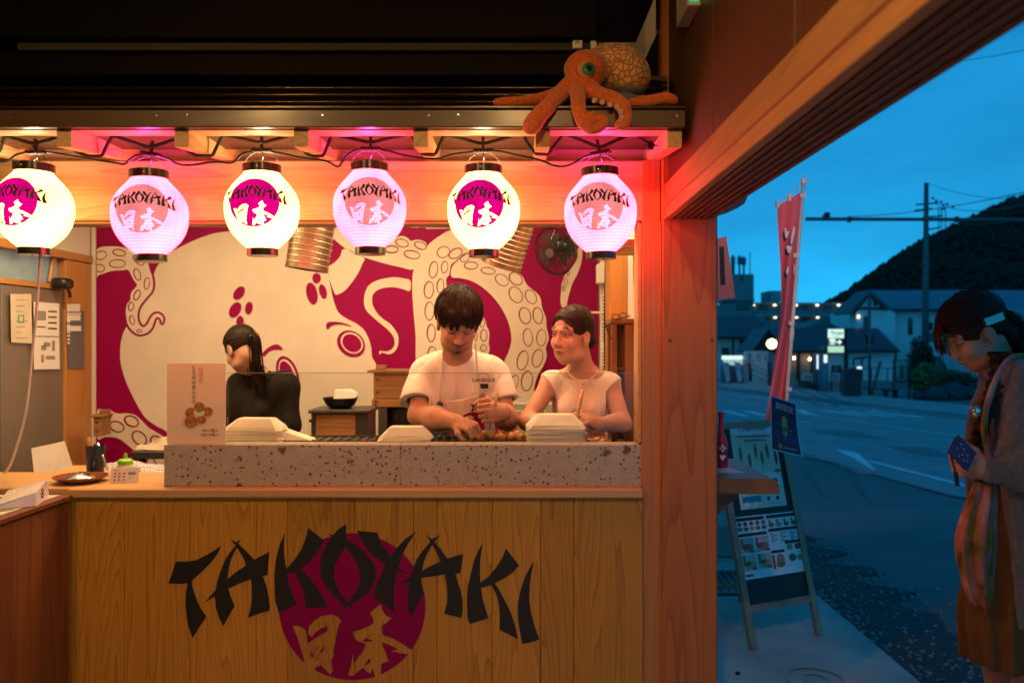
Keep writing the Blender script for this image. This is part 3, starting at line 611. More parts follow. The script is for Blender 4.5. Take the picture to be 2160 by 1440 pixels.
me_body = {0: mesh_of(LM['body'], 'lantern_paper', PAPER_W), 1: mesh_of(LM['body'], 'lantern_paper', PAPER_P)}
me_emb = {0: mesh_of(LM['emb'], 'emblem', DISC_W), 1: mesh_of(LM['emb'], 'emblem', DISC_P)}
me_let = mesh_of(LM['let'], 'lettering', M_INK); me_ct = mesh_of(capt, 'cap', M_CAP, 'auto'); me_cb = mesh_of(capb, 'cap', M_CAP, 'auto')
wire = MB()
bp_ = [Vector((0.058 * math.cos(a), 0, LH + 0.012 + 0.055 * math.sin(a))) for a in [math.pi * i / 14 for i in range(15)]]
wire.tube(bp_, 0.0009, 6); me_bail = mesh_of(wire, 'bail', M_DSTEEL)
rv = MB()
rv.lathe([(0.0028, 0), (0.002, 0.0012)], (0, -0.0608, LH + 0.010), 8, (0, -1, 0))

me_riv = mesh_of(rv, 'rivet', M_SILV)
LAN = [(72, 362, 0, -5, 0.0, 'round white paper lantern cut off by the left edge, with a dangling white cord', 'left'),
       (319, 376, 1, 10, 1.5, 'pink glowing paper lantern farthest left of the pink ones', ''),
       (554, 364, 0, 3, 0.5, 'white glowing paper lantern hanging above the worker in black', ''),
       (781, 361, 1, 10, 0.5, 'pink glowing paper lantern hanging between two white ones, middle of the three pink', ''),
       (1021, 366, 0, -6, 0.5, 'white glowing paper lantern hanging above the man in the apron', ''),
       (1268, 371, 1, -10, 1.0, 'pink glowing paper lantern nearest the corner post', '')]
for i, (px, py, kind, yaw, tilt, lab, _) in enumerate(LAN):
    top = P(px, py, YL); base = top - Vector((0, 0, LH))
    t = thing('paper_lantern', lab, 'lantern', base, 'paper lanterns under the eave')
    t.rotation_euler = (0, R(-tilt), R(yaw))
    ld = bpy.data.lights.new('lantern_bulb', 'POINT'); ld.energy = 3.4 if kind else 2.4; ld.color = (1.0, 0.05, 0.42) if kind else (1.0, 0.68, 0.36); ld.shadow_soft_size = 0.02
    lo = bpy.data.objects.new('lantern_bulb', ld); COL.objects.link(lo); lo.parent = t; lo.location = (0, 0, LH + 0.008)
    for nm, me in (('paper_body', me_body[kind]), ('emblem', me_emb[kind]), ('lettering', me_let), ('top_cap', me_ct), ('bottom_cap', me_cb), ('bail', me_bail), ('rivet', me_riv)):
        o = bpy.data.objects.new(nm, me); COL.objects.link(o); o.parent = t
# rope and power cable strung under the eave, with clips
M_ROPE = mat('black_rope', (0.015, 0.013, 0.012), 0.7, bump=0.6, bscale=700)
rope = [(-90,295),(-20,326),(0,318),(10,287),(70,303),(128,290),(160,320),(185,330),(215,329),(226,305),(238,286),(315,312),(371,294),(398,320),(412,328),(448,329),(458,308),(470,284),(552,302),(622,284),(645,324),(660,330),(682,329),(700,285),(782,301),(866,282),(876,300),(892,326),(918,327),(938,283),(1018,304),(1102,282),(1112,302),(1130,325),(1155,326),(1172,305),(1190,282),(1265,312),(1333,283),(1350,292),(1370,304)]
rp3 = []
for i, (a, b) in enumerate(rope): rp3.append(P(a, b, 2.54 + 0.015 * math.sin(i * 1.7)))
def chaikin(p, n=2):
    for _ in range(n):
        q = [p[0]]
        for a, b in zip(p, p[1:]): q += [a * .75 + b * .25, a * .25 + b * .75]
        p = q + [p[-1]]
    return p
rt = thing('hanging_rope', 'black zigzag rope strung under the eave', 'rope', P(600, 330, 2.54))
MB().tube(chaikin(chaikin(rp3, 1), 1) if False else [q for i in range(len(rp3) - 1) for q in (rp3[i].lerp(rp3[i+1], .10), rp3[i].lerp(rp3[i+1], .5), rp3[i].lerp(rp3[i+1], .90))], 0.0056, 7).build('rope', M_ROPE, rt, True)
kn = MB(); kp = P(1372, 307, 2.535)
for i in range(6):
    a = i * 1.05; kn.ball(kp + Vector((0.007 * math.cos(a), 0, 0.008 * math.sin(a))), 0.0075, 10, 6)
kn.tube([kp + Vector((-.02, 0, .002)), kp + Vector((.024, 0, 0))], 0.002, 6); kn.build('knot', M_ROPE, rt, True)
cab = [(-120,345),(-60,330),(0,341),(18,341),(32,326),(60,321),(100,320),(180,334),(245,344),(264,348),(274,335),(292,325),(345,330),(372,346),(400,350),(455,340),(494,346),(506,327),(525,320),(580,320),(640,335),(690,338),(714,356),(722,340),(738,322),(760,314),(812,316),(860,331),(925,337),(945,328),(985,321),(1050,317),(1090,328),(1140,337),(1165,349),(1190,353),(1215,342),(1240,327),(1290,320)]
cb = thing('power_cable', 'thin black cable feeding the row of lanterns', 'cable', P(600, 350, 2.56))
MB().tube(chaikin([P(a, b, 2.556) for a, b in cab]), 0.0037, 6).build('cable', M_BLACK, cb, True)
for i, (px, py, *_r) in enumerate(LAN):
    x = [75, 318, 552, 782, 1019, 1265][i]; y = [321, 325, 317, 314, 318, 322][i]
    tl = [0, 0.15, 0, 0, 0, -0.2][i]
    ck = thing('lamp_clip', ['black cable clip over the lantern at the left edge', 'black cable clip over the leftmost pink lantern', 'black cable clip over the white lantern above the worker in black', 'black cable clip over the middle pink lantern', 'black cable clip over the white lantern above the man', 'black tilted cable clip over the pink lantern by the post'][i], 'clip', P(x, y, 2.55), 'lantern clips')
    c = P(x, y, 2.55); mb = MB().box((c.x - 0.032, c.y - 0.008, c.z - 0.005), (c.x + 0.032, c.y + 0.012, c.z + 0.006), 0.002)
    for k in range(4): mb.box((c.x - 0.02 + k * 0.011, c.y - 0.010, c.z - 0.007), (c.x - 0.014 + k * 0.011, c.y + 0.013, c.z + 0.003), 0.001)
    o = mb.build('bar', M_BLACK, ck)
    MB().box((c.x - 0.0045, c.y - 0.006, c.z + 0.003), (c.x + 0.0045, c.y + 0.006, c.z + 0.042), 0.002).build('tie', M_BLACK, ck)
    if i < 2: MB().ball(c + Vector((0, 0, 0.022)), (0.010, 0.008, 0.014), 10, 8).build('knob', M_BLACK, ck, True)
    top = P(px, py - 20, YL)
    MB().tube(chaikin([c + Vector((0, 0, -0.004)), c + Vector((0.003, 0.01, -0.02)), top + Vector((-0.002, 0, 0.01)), top + Vector((0, 0, -0.03))]), 0.0017, 6).build('flex', M_BLACK, ck, True)
    ck.rotation_euler = (0, tl, 0)
# white cord dangling from the left lantern
wc = [(86, 520), (84, 560), (80, 620), (73, 700), (66, 760), (58, 850), (48, 900), (33, 950), (20, 985), (10, 998)]
tag(MB().tube(chaikin([P(a, b, 2.60 + 0.03 * i) for i, (a, b) in enumerate(wc)]), 0.0045, 7).build('extension_cord', mat('white_flex', (0.6, 0.56, 0.5), 0.5), None, True), 'white flex hanging down from the left lantern to the counter', 'flex')
# ================================================================ inside the stall
YM = 4.6
struct(bx('stall_floor', (-4.2, 2.80, -0.15), (0.70, 6.2, 0.0), mat('stall_floor_vinyl', (0.12, 0.11, 0.10), 0.5)))
struct(bx('stall_ceiling', (-4.2, 2.86, 2.52), (0.70, 6.2, 2.56), mat('stall_ceiling_board', (0.55, 0.50, 0.42), 0.7)))
struct(bx('stall_back_wall', (-4.2, YM + 0.02, 0.0), (0.70, YM + 0.12, 2.52), M_PLASTER))
struct(bx('stall_right_wall', (0.475, Y0 + 0.20, 0.0), (0.50, YM + 0.02, 2.52), M_PLASTER))
struct(bx('stall_front_upper_wall', (-4.2, Y0 + 0.152, 2.13), (0.49, Y0 + 0.17, 2.56), M_PLASTER))
mu = thing('octopus_mural', 'crimson wall mural of a huge cream octopus behind the workers', 'mural', (X(730, YM), YM, 0))
bx('panel', (X(203, YM), YM, 0.001), (X(1262, YM), YM + 0.018, 2.515), M_MAG, mu)
bx('edge_trim', (X(194, YM), YM - 0.006, 0.001), (X(203, YM) - 0.001, YM + 0.018, 2.515), M_PLASTER, mu)
def z4(p): return [(200 + x / 4.5, 460 + y / 4.5) for x, y in p]
def z5(p): return [(600 + x / 4.5, 460 + y / 4.5) for x, y in p]
def z6(p): return [(860 + x / 3.6, 460 + y / 3.6) for x, y in p]
def z7(p): return [(200 + x / 4.8, 740 + y / 4.8) for x, y in p]
def z8(p): return [(440 + x / 4.8, 660 + y / 4.8) for x, y in p]
def z9(p): return [(400 + x / 2.4, 440 + y / 2.4) for x, y in p]
LAY = [0]
def paint(name, loops, m, lift, n=5, sharp=False, ymul=1.0):
    mb = MB()
    L2 = []
    for l in loops:
        l = [(a, min(b, 2300), 0) for a, b in l]
        q = l if sharp else cr(l, n, True); L2.append([P(p[0], p[1], YM - lift) for p in q])
    mb.sheet(L2, (0, lift * 0.0 + 0.0008, 0)); return mb.build(name, m, mu)
def offs(poly, d):
    c = cr([(x, y, 0) for x, y in poly], 4, True); n = len(c); ar = sum(c[i].x * c[(i+1) % n].y - c[(i+1) % n].x * c[i].y for i in range(n)); sg = 1 if ar > 0 else -1
    out = []
    for i in range(n):
        t = (c[(i+1) % n] - c[i-1]); t.normalize(); out.append((c[i].x + sg * d * t.y, c[i].y - sg * d * t.x))
    return out
def ell(cx, cy, rx, ry, rot=0, n=14):
    a = R(rot); return [(cx + rx*math.cos(t)*math.cos(a) - ry*math.sin(t)*math.sin(a), cy + rx*math.cos(t)*math.sin(a) + ry*math.sin(t)*math.cos(a)) for t in [2*math.pi*k/n for k in range(n)]]
def suckers(lst, conv, sc, w):
    for i, (x, y, rx, ry, *r) in enumerate(lst):
        rot = r[0] if r else 0; wb = w * (0.85 + 0.3 * ((i * 37) % 10) / 10)
        paint('sucker', [conv(ell(x, y, rx, ry, rot, 11)), conv(ell(x + 0.15 * wb, y, rx - wb, ry - wb, rot + 2, 11))], M_SUCK, 0.0065, 3)
M_SUCK = mat('maroon_paint', (0.20, 0.012, 0.03), 0.5, var=0.1)
head = [(326,574),(333,560),(342,549),(351,538),(369,527),(396,513),(422,502),(449,493),(473,489),(500,487),(540,488),(580,494),(620,508),(655,532),(689,569),(696,598),(701,624),(707,644),(715,660),(733,673),(751,682),(767,695),(778,715),(783,733),(785,753),(793,768),(800,800),(806,900),(790,1100),(640,1150),(520,1090),(440,990),(353,912),(333,900),(308,882),(290,855),(271,817),(260,788),(254,761),(254,731),(258,709),(267,689),(300,640),(318,600)]
paint('octopus_head', [head], M_CREAM, 0.002)
t1 = z4([(-30,310),(0,300),(60,275),(150,268),(250,275),(330,300),(410,340),(470,375),(505,430),(520,490),(545,560),(552,640),(535,700),(480,765),(430,830),(408,890),(405,950),(420,1000),(445,1030),(475,1030),(505,1000),(530,950),(560,915),(600,905),(635,925),(650,960),(635,1000),(630,965),(610,942),(582,942),(565,970),(545,1030),(510,1075),(460,1100),(410,1100),(360,1070),(320,1020),(300,950),(295,870),(310,810),(335,780),(345,710),(385,660),(400,630),(370,590),(345,540),(315,492),(260,495),(170,500),(100,520),(40,540),(-30,545)])
t1 = [(max(204, a), b) for a, b in t1]
paint('tentacle_outline', [[(max(204, a), b) for a, b in offs(t1, 4.6)]], M_MAG, 0.0035, sharp=True)
paint('tentacle', [t1], M_CREAM, 0.005)
suckers([(58,352,58,42,-20),(230,328,65,35,10),(45,475,52,40,5),(213,432,80,42,-3),(415,398,68,36,40),(402,535,34,62,-20),(493,620,30,60,5),(400,730,33,55,22),(343,837,30,46,8),(352,968,26,48,-15),(422,1070,28,17,0)], lambda q: [(max(204.5, a), b) for a, b in z4(q)], 4.5, 10)
t2 = z7([(22,612),(80,592),(150,600),(230,632),(330,630),(410,650),(470,700),(540,770),(620,820),(735,890),(900,1000),(900,1300),(700,1300),(640,1200),(440,1200),(445,1110),(400,1010),(370,985),(320,940),(250,890),(180,870),(100,870),(22,880)])
paint('tentacle_outline', [[(max(204, a), b) for a, b in offs(t2, 6)]], M_MAG, 0.0035, sharp=True)
paint('tentacle', [t2], M_CREAM, 0.005)
suckers([(110,650,65,38,8),(370,710,80,58,25),(222,765,80,58,20),(450,880,88,65,40),(610,900,55,50,0),(565,1150,58,75,0)], z7, 4.8, 15)
t3 = z5([(380,0),(470,40),(560,80),(660,130),(760,180),(900,240),(980,250),(1050,190),(1120,170),(1170,190),(1200,215),(1260,205),(1320,220),(1350,262),(1300,370),(1225,485),(1100,465),(950,430),(800,385),(700,350),(580,290),(440,170),(380,110)])
paint('tentacle', [t3], M_CREAM, 0.002)
suckers([(1115,235,65,40,15),(1015,295,68,38,0),(1290,260,62,38,20),(1210,345,80,42,10)], z5, 4.5, 10)
paint('tentacle', [z5([(570,292),(750,375),(740,430),(700,520),(640,610),(570,690),(500,725),(475,712),(440,620),(408,480),(480,420),(530,360)])], M_CREAM, 0.002, 3)
paint('tentacle', [z5([(1195,595),(1120,570),(1040,562),(940,575),(860,600),(800,640),(765,710),(755,800),(775,870),(830,930),(900,990),(960,1040),(1010,1090),(1040,1140),(1045,1190),(1030,1230),(990,1260),(940,1263),(905,1260),(898,1280),(910,1296),(917,1275),(950,1282),(1000,1290),(1050,1260),(1078,1200),(1080,1120),(1050,1060),(1000,1000),(940,960),(880,900),(840,830),(832,760),(850,710),(900,675),(980,657),(1060,658),(1130,675),(1190,688)])], M_CREAM, 0.002)
for (x, y, rx, ry, ro) in ((305,570,40,50,0),(260,715,52,106,-12),(365,695,35,70,-15)): paint('spot', [z5(ell(x, y, rx, ry, ro))], M_MAG, 0.0065, 3)
for (x, y, rx, ry, ro) in ((250,427,24,38,35),(230,512,27,42,30),(300,503,19,32,10),(255,570,18,28,5)): paint('spot', [z9(ell(x, y, rx, ry, ro))], M_MAG, 0.0065, 3)
paint('eye_brow', [z5([(395,1020),(410,990),(450,982),(520,985),(580,1000),(640,1028),(560,1010),(490,1008),(440,1025),(410,1058)])], M_MAG, 0.0065, 3)
paint('eye_outline', [z5(ell(632,1190,142,116,38))], M_MAG, 0.0065, 3); paint('eye_white', [z5(ell(640,1185,114,92,38))], M_CREAM, 0.008, 3); paint('eye_pupil', [z5(ell(640,1185,97,78,38))], M_MAG, 0.0095, 3)
paint('eye_brow', [z8([(545,412),(590,360),(650,325),(705,320),(750,368),(660,370),(600,400),(565,440)])], M_MAG, 0.0065, 3)
paint('eye_outline', [z8(ell(800,618,105,190,-20))], M_MAG, 0.0065, 3); paint('eye_white', [z8(ell(800,618,80,158,-20))], M_CREAM, 0.008, 3); paint('eye_pupil', [z8(ell(796,622,66,142,-20))], M_MAG, 0.0095, 3)
l1 = z6([(330,90),(430,95),(500,180),(480,250),(405,312),(332,350),(315,430),(292,465),(300,560),(310,700),(320,900),(310,1100),(300,1440),(280,2600),(60,2600),(65,1440),(60,1010),(60,900),(45,720),(35,560),(38,430),(60,360),(110,260),(170,190),(250,130)])
paint('tentacle', [l1], M_CREAM, 0.005)
suckers([(270,258,52,44,-25),(363,268,58,38,-30),(195,392,35,66,8),(280,372,28,48,8),(160,545,40,68,3),(248,515,30,58,3),(165,705,38,73),(178,872,35,70),(185,1040,38,70),(200,1200,40,72)], z6, 3.6, 8)
ar_ = z6([(340,365),(420,292),(470,270),(560,290),(640,340),(760,385),(860,430),(910,510),(1000,590),(1020,680),(1050,760),(1055,830),(1072,910),(1050,980),(1055,1050),(1030,1120),(985,1200),(960,1320),(1000,1500),(1050,2600),(740,2600),(760,1440),(745,1200),(735,1090),(760,1030),(785,950),(785,880),(760,780),(710,680),(640,590),(560,520),(480,475),(400,455),(332,445)])
paint('tentacle_outline', [offs(ar_, 2.5)], M_MAG, 0.0055, sharp=True)
paint('tentacle', [ar_], M_CREAM, 0.006)
M_S2 = 0
suckers([(435,300,42,30,-40),(480,360,55,32),(610,400,58,28,8),(715,470,58,42,35),(820,460,60,46,42),(820,582,50,68,-32),(935,597,42,60,-30),(890,740,47,67,-15),(988,740,40,66,-10),(912,905,39,70,-6),(1015,908,39,66,3),(872,1080,44,78,12),(985,1062,42,72,12),(800,1260,36,76,22),(905,1235,46,80,6),(830,1420,40,70,25)], lambda q: z6(q), 3.6, 8)
paint('tentacle', [z6([(540,740),(580,760),(600,820),(620,870),(615,950),(620,1010),(560,1100),(480,1100),(490,950),(510,850)])], M_CREAM, 0.005, 4)
suckers([(565,795,20,36),(577,890,28,48),(518,900,13,36),(575,985,26,28)], z6, 3.6, 7)
paint('tentacle', [z6([(1325,230),(1320,330),(1290,420),(1250,500),(1225,580),(1210,650),(1217,705),(1190,722),(1180,690),(1160,640),(1165,560),(1170,500),(1200,420),(1250,370),(1290,300),(1290,230)])], M_CREAM, 0.002, 4)
suckers([(1200,480,16,28),(1183,533,12,22),(1218,420,14,18)], z6, 3.6, 5)

# assumed ceiling lamps that light the kitchen (slim fluorescent battens unseen above the header)
WARM = (1.0, 0.64, 0.32)
for i, (x, y, e, lab) in enumerate(((-1.75, 3.35, 24, 'left'), (-0.75, 3.75, 19, 'middle'), (0.0, 3.22, 17, 'right'))):
    t = thing('ceiling_batten_lamp', ['slim batten lamp on the kitchen ceiling, over the left room', 'slim batten lamp on the kitchen ceiling, near the mural', 'slim batten lamp on the kitchen ceiling, over the cooks'][i], 'lamp', (x, y, 2.44), 'kitchen ceiling lamps')
    bx('housing', (x - 0.42, y - 0.04, 2.47), (x + 0.42, y + 0.04, 2.519), M_WHITE, t)
    MB().tube([(x - 0.40, y, 2.455), (x + 0.40, y, 2.455)], 0.012, 10).build('tube', emis('warm_tube', WARM, 20), t)
    ld = bpy.data.lights.new('batten_light', 'AREA'); ld.shape = 'RECTANGLE'; ld.size = 0.8; ld.size_y = 0.06; ld.energy = e; ld.color = WARM
    lo = bpy.data.objects.new('batten_light', ld); COL.objects.link(lo); lo.parent = t; lo.location = (0, 0, -0.002)
# left side wall: post, lintel, transom window, steel cabinet with notes
XW = -2.42
def S(px, py, lift=0.0):
    'point on the left side wall'
    Y = XW * F / (px - CX); Y = (XW + lift) * F / (px - CX); return Vector((XW + lift, Y, H - (py - CY) * Y / F))
def spanel(name, pts, m, parent, lift, th=0.004):
    return MB().sheet([[S(a, b, lift) for a, b in pts]], (-th, 0, 0)).build(name, m, parent)
lw = thing('left_partition', 'pine door frame and white wall at the left of the kitchen', 'partition', (XW, 4.2, 0))
ORP = wood('orange_pine', (0.50, 0.25, 0.07), (0.34, 0.14, 0.035), 'Z', ring=8, rough=0.4, contrast=0.5, knots=False)
yA, yB = S(138, 700).y, YM - 0.01
bx('post', (XW - 0.10, yA, 0.0), (XW, yB, 1.94), ORP, lw, 0.003)
bx('lintel', (XW - 0.10, 2.9, 1.942), (XW + 0.008, yB, 1.985), ORP, lw, 0.003)
bx('upper_wall', (XW - 0.10, 2.9, 1.987), (XW - 0.01, yB, 2.518), M_PLASTER, lw)
bx('sill', (XW - 0.10, 2.9, 1.775), (XW - 0.005, yA - 0.001, 1.80), ORP, lw)
bx('transom_pane', (XW - 0.05, 2.9, 1.801), (XW - 0.045, yA - 0.001, 1.941), mat('frosted_pane', (0.22, 0.33, 0.36), 0.15, var=0.3, scale=6, emit=(0.3, 0.5, 0.55), es=0.12), lw)
MB().tube([S(112, 545, -0.03), S(104, 595, -0.03)], 0.012, 6).build('transom_brace', ORP, lw)
sc_ = thing('steel_cabinet', 'tall dull steel cabinet door covered with taped notes', 'cabinet', (XW, 4.0, 0))
STL = mat('brushed_cabinet', (0.25, 0.22, 0.19), 0.42, 0.5, var=0.12, scale=2)
bx('door', (XW - 0.09, S(8, 700).y, 0.0), (XW - 0.012, yA - 0.002, 1.772), STL, sc_, 0.004)
bx('hinge_edge', (XW - 0.09, 2.9, 0.0), (XW - 0.012, S(8, 700).y - 0.003, 1.772), mat('blue_edge', (0.05, 0.13, 0.18), 0.4, 0.3), sc_)
def note(nm, pts, lab, m=M_WHITE, lift=0.004, extra=None):
    t = thing(nm, lab, 'note', S(*pts[3], lift)); spanel('sheet', pts, m, t, lift, 0.001); return t
M_GREYP = mat('grey_print', (0.28, 0.27, 0.26), 0.7); M_GREEN = mat('green_stamp', (0.12, 0.4, 0.28), 0.7)
t = note('paper_note', [(22, 620), (66, 620), (68, 724), (24, 722)], 'cream paper note with a green stamp on the steel cabinet', mat('cream_paper', (0.66, 0.60, 0.46), 0.7))
spanel('stamp', [(38, 664), (51, 664), (51, 681), (38, 681)], M_GREEN, t, 0.0055, 0.0006)
spanel('stamp_inner', [(40.5, 667), (48.5, 667), (48.5, 678), (40.5, 678)], mat('cream_paper', (0.66, 0.60, 0.46), 0.7), t, 0.0063, 0.0006)
for i in range(7): spanel('text_line', [(34, 632 + i * 12 + (8 if i > 2 else 0)), (58 - (i % 3) * 5, 632 + i * 12 + (8 if i > 2 else 0)), (58 - (i % 3) * 5, 633.2 + i * 12 + (8 if i > 2 else 0)), (34, 633.2 + i * 12 + (8 if i > 2 else 0))], M_GREYP, t, 0.0055, 0.0006)
t = note('paper_note', [(71, 636), (125, 640), (125, 709), (72, 708)], 'white notice with a box of black text, upper of two on the cabinet')
for i in range(4): spanel('text_line', [(102, 655 + i * 12), (120, 655.5 + i * 12), (120, 658.5 + i * 12), (102, 658 + i * 12)], M_INK, t, 0.0055, 0.0006)
spanel('picture', [(78, 655), (97, 656), (97, 675), (78, 675)], M_GREYP, t, 0.0055, 0.0006)
spanel('text_line', [(78, 688), (97, 688), (97, 690), (78, 690)], M_INK, t, 0.0055, 0.0006)
t = note('paper_note', [(71, 710), (125, 711), (126, 778), (72, 779)], 'white sheet with grey floor plan blocks, lower on the cabinet')
for a, b, c, d in ((87, 728, 98, 738), (92, 722, 106, 731), (110, 718, 116, 740), (87, 748, 93, 764), (97, 750, 116, 758)): spanel('plan_block', [(a, b), (c, b), (c, d), (a, d)], M_GREYP, t, 0.0055, 0.0006)
t = note('key_board', [(141, 655), (178, 655), (178, 777), (145, 777)], 'grey hanging file of paper tags on the pine post', mat('grey_board', (0.13, 0.14, 0.16), 0.5), 0.006)
for i, (a, b, c, d) in enumerate(((141, 641, 169, 657), (141, 660, 171, 663), (141, 664, 170, 676), (141, 687, 171, 698))): spanel('paper_tag', [(a, b), (c, b), (c, d), (a, d)], M_WHITE, t, 0.0075 + 0.001 * i, 0.0006)
for i in range(7): spanel('small_tag', [(142, 676 + i * 7.5), (148, 676 + i * 7.5), (148, 680 + i * 7.5), (142, 680 + i * 7.5)], M_WHITE, t, 0.0125, 0.0006)
t = thing('clip_lamp', 'small black clip-on device on the left transom', 'device', S(135, 600, 0.02)); c = S(133, 597, 0.04)
MB().box((c.x - 0.04, c.y - 0.05, c.z - 0.03), (c.x + 0.04, c.y + 0.04, c.z + 0.025), 0.012).build('body', M_BLACK, t, True)
MB().tube(chaikin([c + Vector((0.02, 0, -0.02)), c + Vector((0.03, 0.01, -0.05)), c + Vector((0.02, 0.03, -0.07))]), 0.008, 6).build('strap', M_BLACK, t, True)
# boards leaning below the cabinet
lb = tag(MB().hexa([(-1.96, 3.30, 0.80), (-1.80, 3.36, 0.80), (-1.80, 3.38, 0.80), (-1.96, 3.32, 0.80)], [P(66, 945, 3.5), P(136, 930, 3.6), P(136, 930, 3.62), P(66, 945, 3.52)]).build('leaning_board', mat('grey_card', (0.36, 0.33, 0.29), 0.6)), 'pale grey board leaning below the notes', 'board')
# prep table and towel at the left back
tb = thing('prep_table', 'dark steel prep table with a crumpled towel at the left', 'table', P(310, 990, 4.1))
YT = 4.0
MB().box((X(275, YT), YT, Z(968, YT)), (X(520, YT), YT + 0.5, Z(952, YT)), 0.004).build('top', M_DSTEEL, tb)
for px in (292, 500):
    for yy in (YT + 0.04, YT + 0.45): MB().tube([(X(px, YT), yy, 0), (X(px, YT), yy, Z(969, YT))], 0.018, 10).build('leg', M_STEEL, tb, True)
def crumple(name, c, rx, ry, rz, m, parent=None, seed=1, n=26, amp=0.35):
    rnd = random.Random(seed); ph = [rnd.uniform(0, 6.28) for _ in range(12)]; mb = MB(); vs = []; c = Vector(c)
    for i in range(n):
        for j in range(n):
            u, v = i / (n-1) * 2 - 1, j / (n-1) * 2 - 1; r = min(1, math.hypot(u, v)); e = max(abs(u), abs(v))
            h = (1 - e ** 3) * (0.6 + amp * math.sin(4*u + 3*v + ph[0]) + amp * 0.7 * math.sin(7*v - 5*u + ph[1]) + amp * 0.5 * math.sin(11*u + ph[2]) * math.sin(9*v + ph[3]))
            vs.append(c + Vector((u * rx * (1 + 0.1*math.sin(5*v + ph[4])), v * ry * (1 + 0.1*math.sin(4*u + ph[5])), max(0.002, h) * rz)))
    mb.add(vs, [(i*n+j, i*n+j+1, (i+1)*n+j+1, (i+1)*n+j) for i in range(n-1) for j in range(n-1)]); mb.v += []
    o = mb.build(name, m, parent, True); md = o.modifiers.new('t', 'SOLIDIFY'); md.thickness = 0.003; return o
tag(crumple('towel', (X(325, YT), YT + 0.14, Z(952, YT) + 0.002), 0.12, 0.12, 0.045, mat('cream_towel', (0.60, 0.50, 0.38), 0.9, bump=0.4, bscale=300), seed=3), 'crumpled cream towel on the steel prep table', 'towel')
# blue checked cloth laid over goods behind the ledge
def checked():
    m, N, L, b = _new('checked_cloth'); tcn = N.new('ShaderNodeTexCoord'); ck = N.new('ShaderNodeTexChecker'); ck.inputs['Scale'].default_value = 110
    ck.inputs[1].default_value = (0.55, 0.53, 0.52, 1); ck.inputs[2].default_value = (0.22, 0.25, 0.36, 1); L.new(tcn.outputs['Object'], ck.inputs[0]); L.new(ck.outputs[0], b.inputs['Base Color']); b.inputs['Roughness'].default_value = 0.9; return m
YC = 2.98
sb_ = thing('bench_shelf', 'low shelf board behind the counter ledge', 'shelf', (X(250, 3.1), 3.2, 0.9)); bx('board', (X(60, 3.1), 3.083, 0.955), (X(420, 3.1), 3.42, 0.975), LEDGE, sb_)
tag(crumple('checked_cloth', (X(270, 3.2), 3.2, 0.977), 0.17, 0.10, 0.055, checked(), seed=8, amp=0.12), 'blue and white checked cloth spread behind the ledge', 'cloth')
# right-hand interior: pine post, cabinet with glass, notices, glasses
rp_ = thing('inner_post', 'orange pine post inside the serving opening at the right', 'post', (X(1315, 3.6), 3.6, 0))
bx('post', (X(1286, 3.45), 3.45, 0.0), (0.474, 3.62, 2.515), ORP, rp_, 0.003)
for i in range(3): bx('lintel_strip', (X(1300, 3.0), 2.96 + i * 0.12, Z(533, 3.0) + 0.02 + i * 0.0), (0.474, 3.05 + i * 0.12, Z(533, 3.0) + 0.045), ORP, rp_)
wb = thing('notice_strip', 'white wall strip with pinned notices beside the mural', 'notice board', P(1275, 940, 4.2))
bx('strip', (X(1266, 4.2), 4.2, 0.0), (0.474, 4.215, 2.515), M_PLASTER, wb)
bx('box', (X(1259, 4.15), 4.12, Z(598, 4.15)), (X(1277, 4.15), 4.199, Z(557, 4.15)), M_WHITE, wb, 0.004)
for i, (a, b) in enumerate(((620, 672), (676, 735), (738, 775))):
    bx('notice', (X(1268, 4.19), 4.190 + 0.001*i, Z(b, 4.19)), (X(1287, 4.19), 4.1985, Z(a, 4.19)), M_WHITE, wb)
    for k in range(6): bx('text_line', (X(1270, 4.188), 4.1875 + 0.001*i, Z(a + 8 + k * 7, 4.188)), (X(1283 - k % 3 * 3, 4.188), 4.1895 + 0.001*i, Z(a + 5 + k * 7, 4.188)), mat('pink_print', (0.45, 0.18, 0.17), 0.7), wb)
MB().tube(chaikin([P(1280, 470, 4.1), P(1277, 560, 4.1), P(1276, 640, 4.1), P(1275, 700, 4.1), P(1276, 780, 4.1)]), 0.005, 6).build('wire', M_BLACK, wb, True)
MB().tube([P(1240, 659, 4.17), P(1286, 659, 4.17)], 0.006, 6).build('bracket', M_WHITE, wb)
gc = thing('glass_cabinet', 'small wooden display cabinet with a glass front at the right', 'cabinet', (X(1315, 3.2), 3.2, 1.0))
YCB = 3.27
CABW = wood('cabinet_wood', (0.24, 0.10, 0.035), (0.13, 0.05, 0.015), 'Z', ring=10, rough=0.35, contrast=0.6)
xa, xb = X(1290, YCB), X(1341, YCB)
bx('top', (xa - 0.006, YCB - 0.012, Z(682, YCB)), (0.473, 3.44, Z(672, YCB)), CABW, gc, 0.002)
bx('base', (xa, YCB, 1.0), (0.473, 3.44, 1.09), CABW, gc, 0.002)
for a, b in ((xa, xa + 0.022), (X(1318, YCB), xb)): bx('stile', (a, YCB, 1.091), (b, YCB + 0.03, Z(683, YCB)), CABW, gc, 0.002)
bx('back', (xa, 3.42, 1.091), (0.473, 3.44, Z(683, YCB)), CABW, gc)
bx('side_post', (xa, 3.39, 1.091), (xa + 0.022, 3.419, Z(683, YCB)), CABW, gc)
bx('glass', (xa + 0.023, YCB + 0.012, 1.091), (X(1318, YCB) - 0.001, YCB + 0.016, Z(683, YCB)), gm, gc)
for i in range(2): bx('shelf', (xa + 0.004, YCB + 0.04, 1.22 + i * 0.16), (0.47, 3.38, 1.23 + i * 0.16), CABW, gc)
sg = thing('spectacles', 'pair of black spectacles lying on the glass cabinet', 'spectacles', P(1305, 672, 3.14))
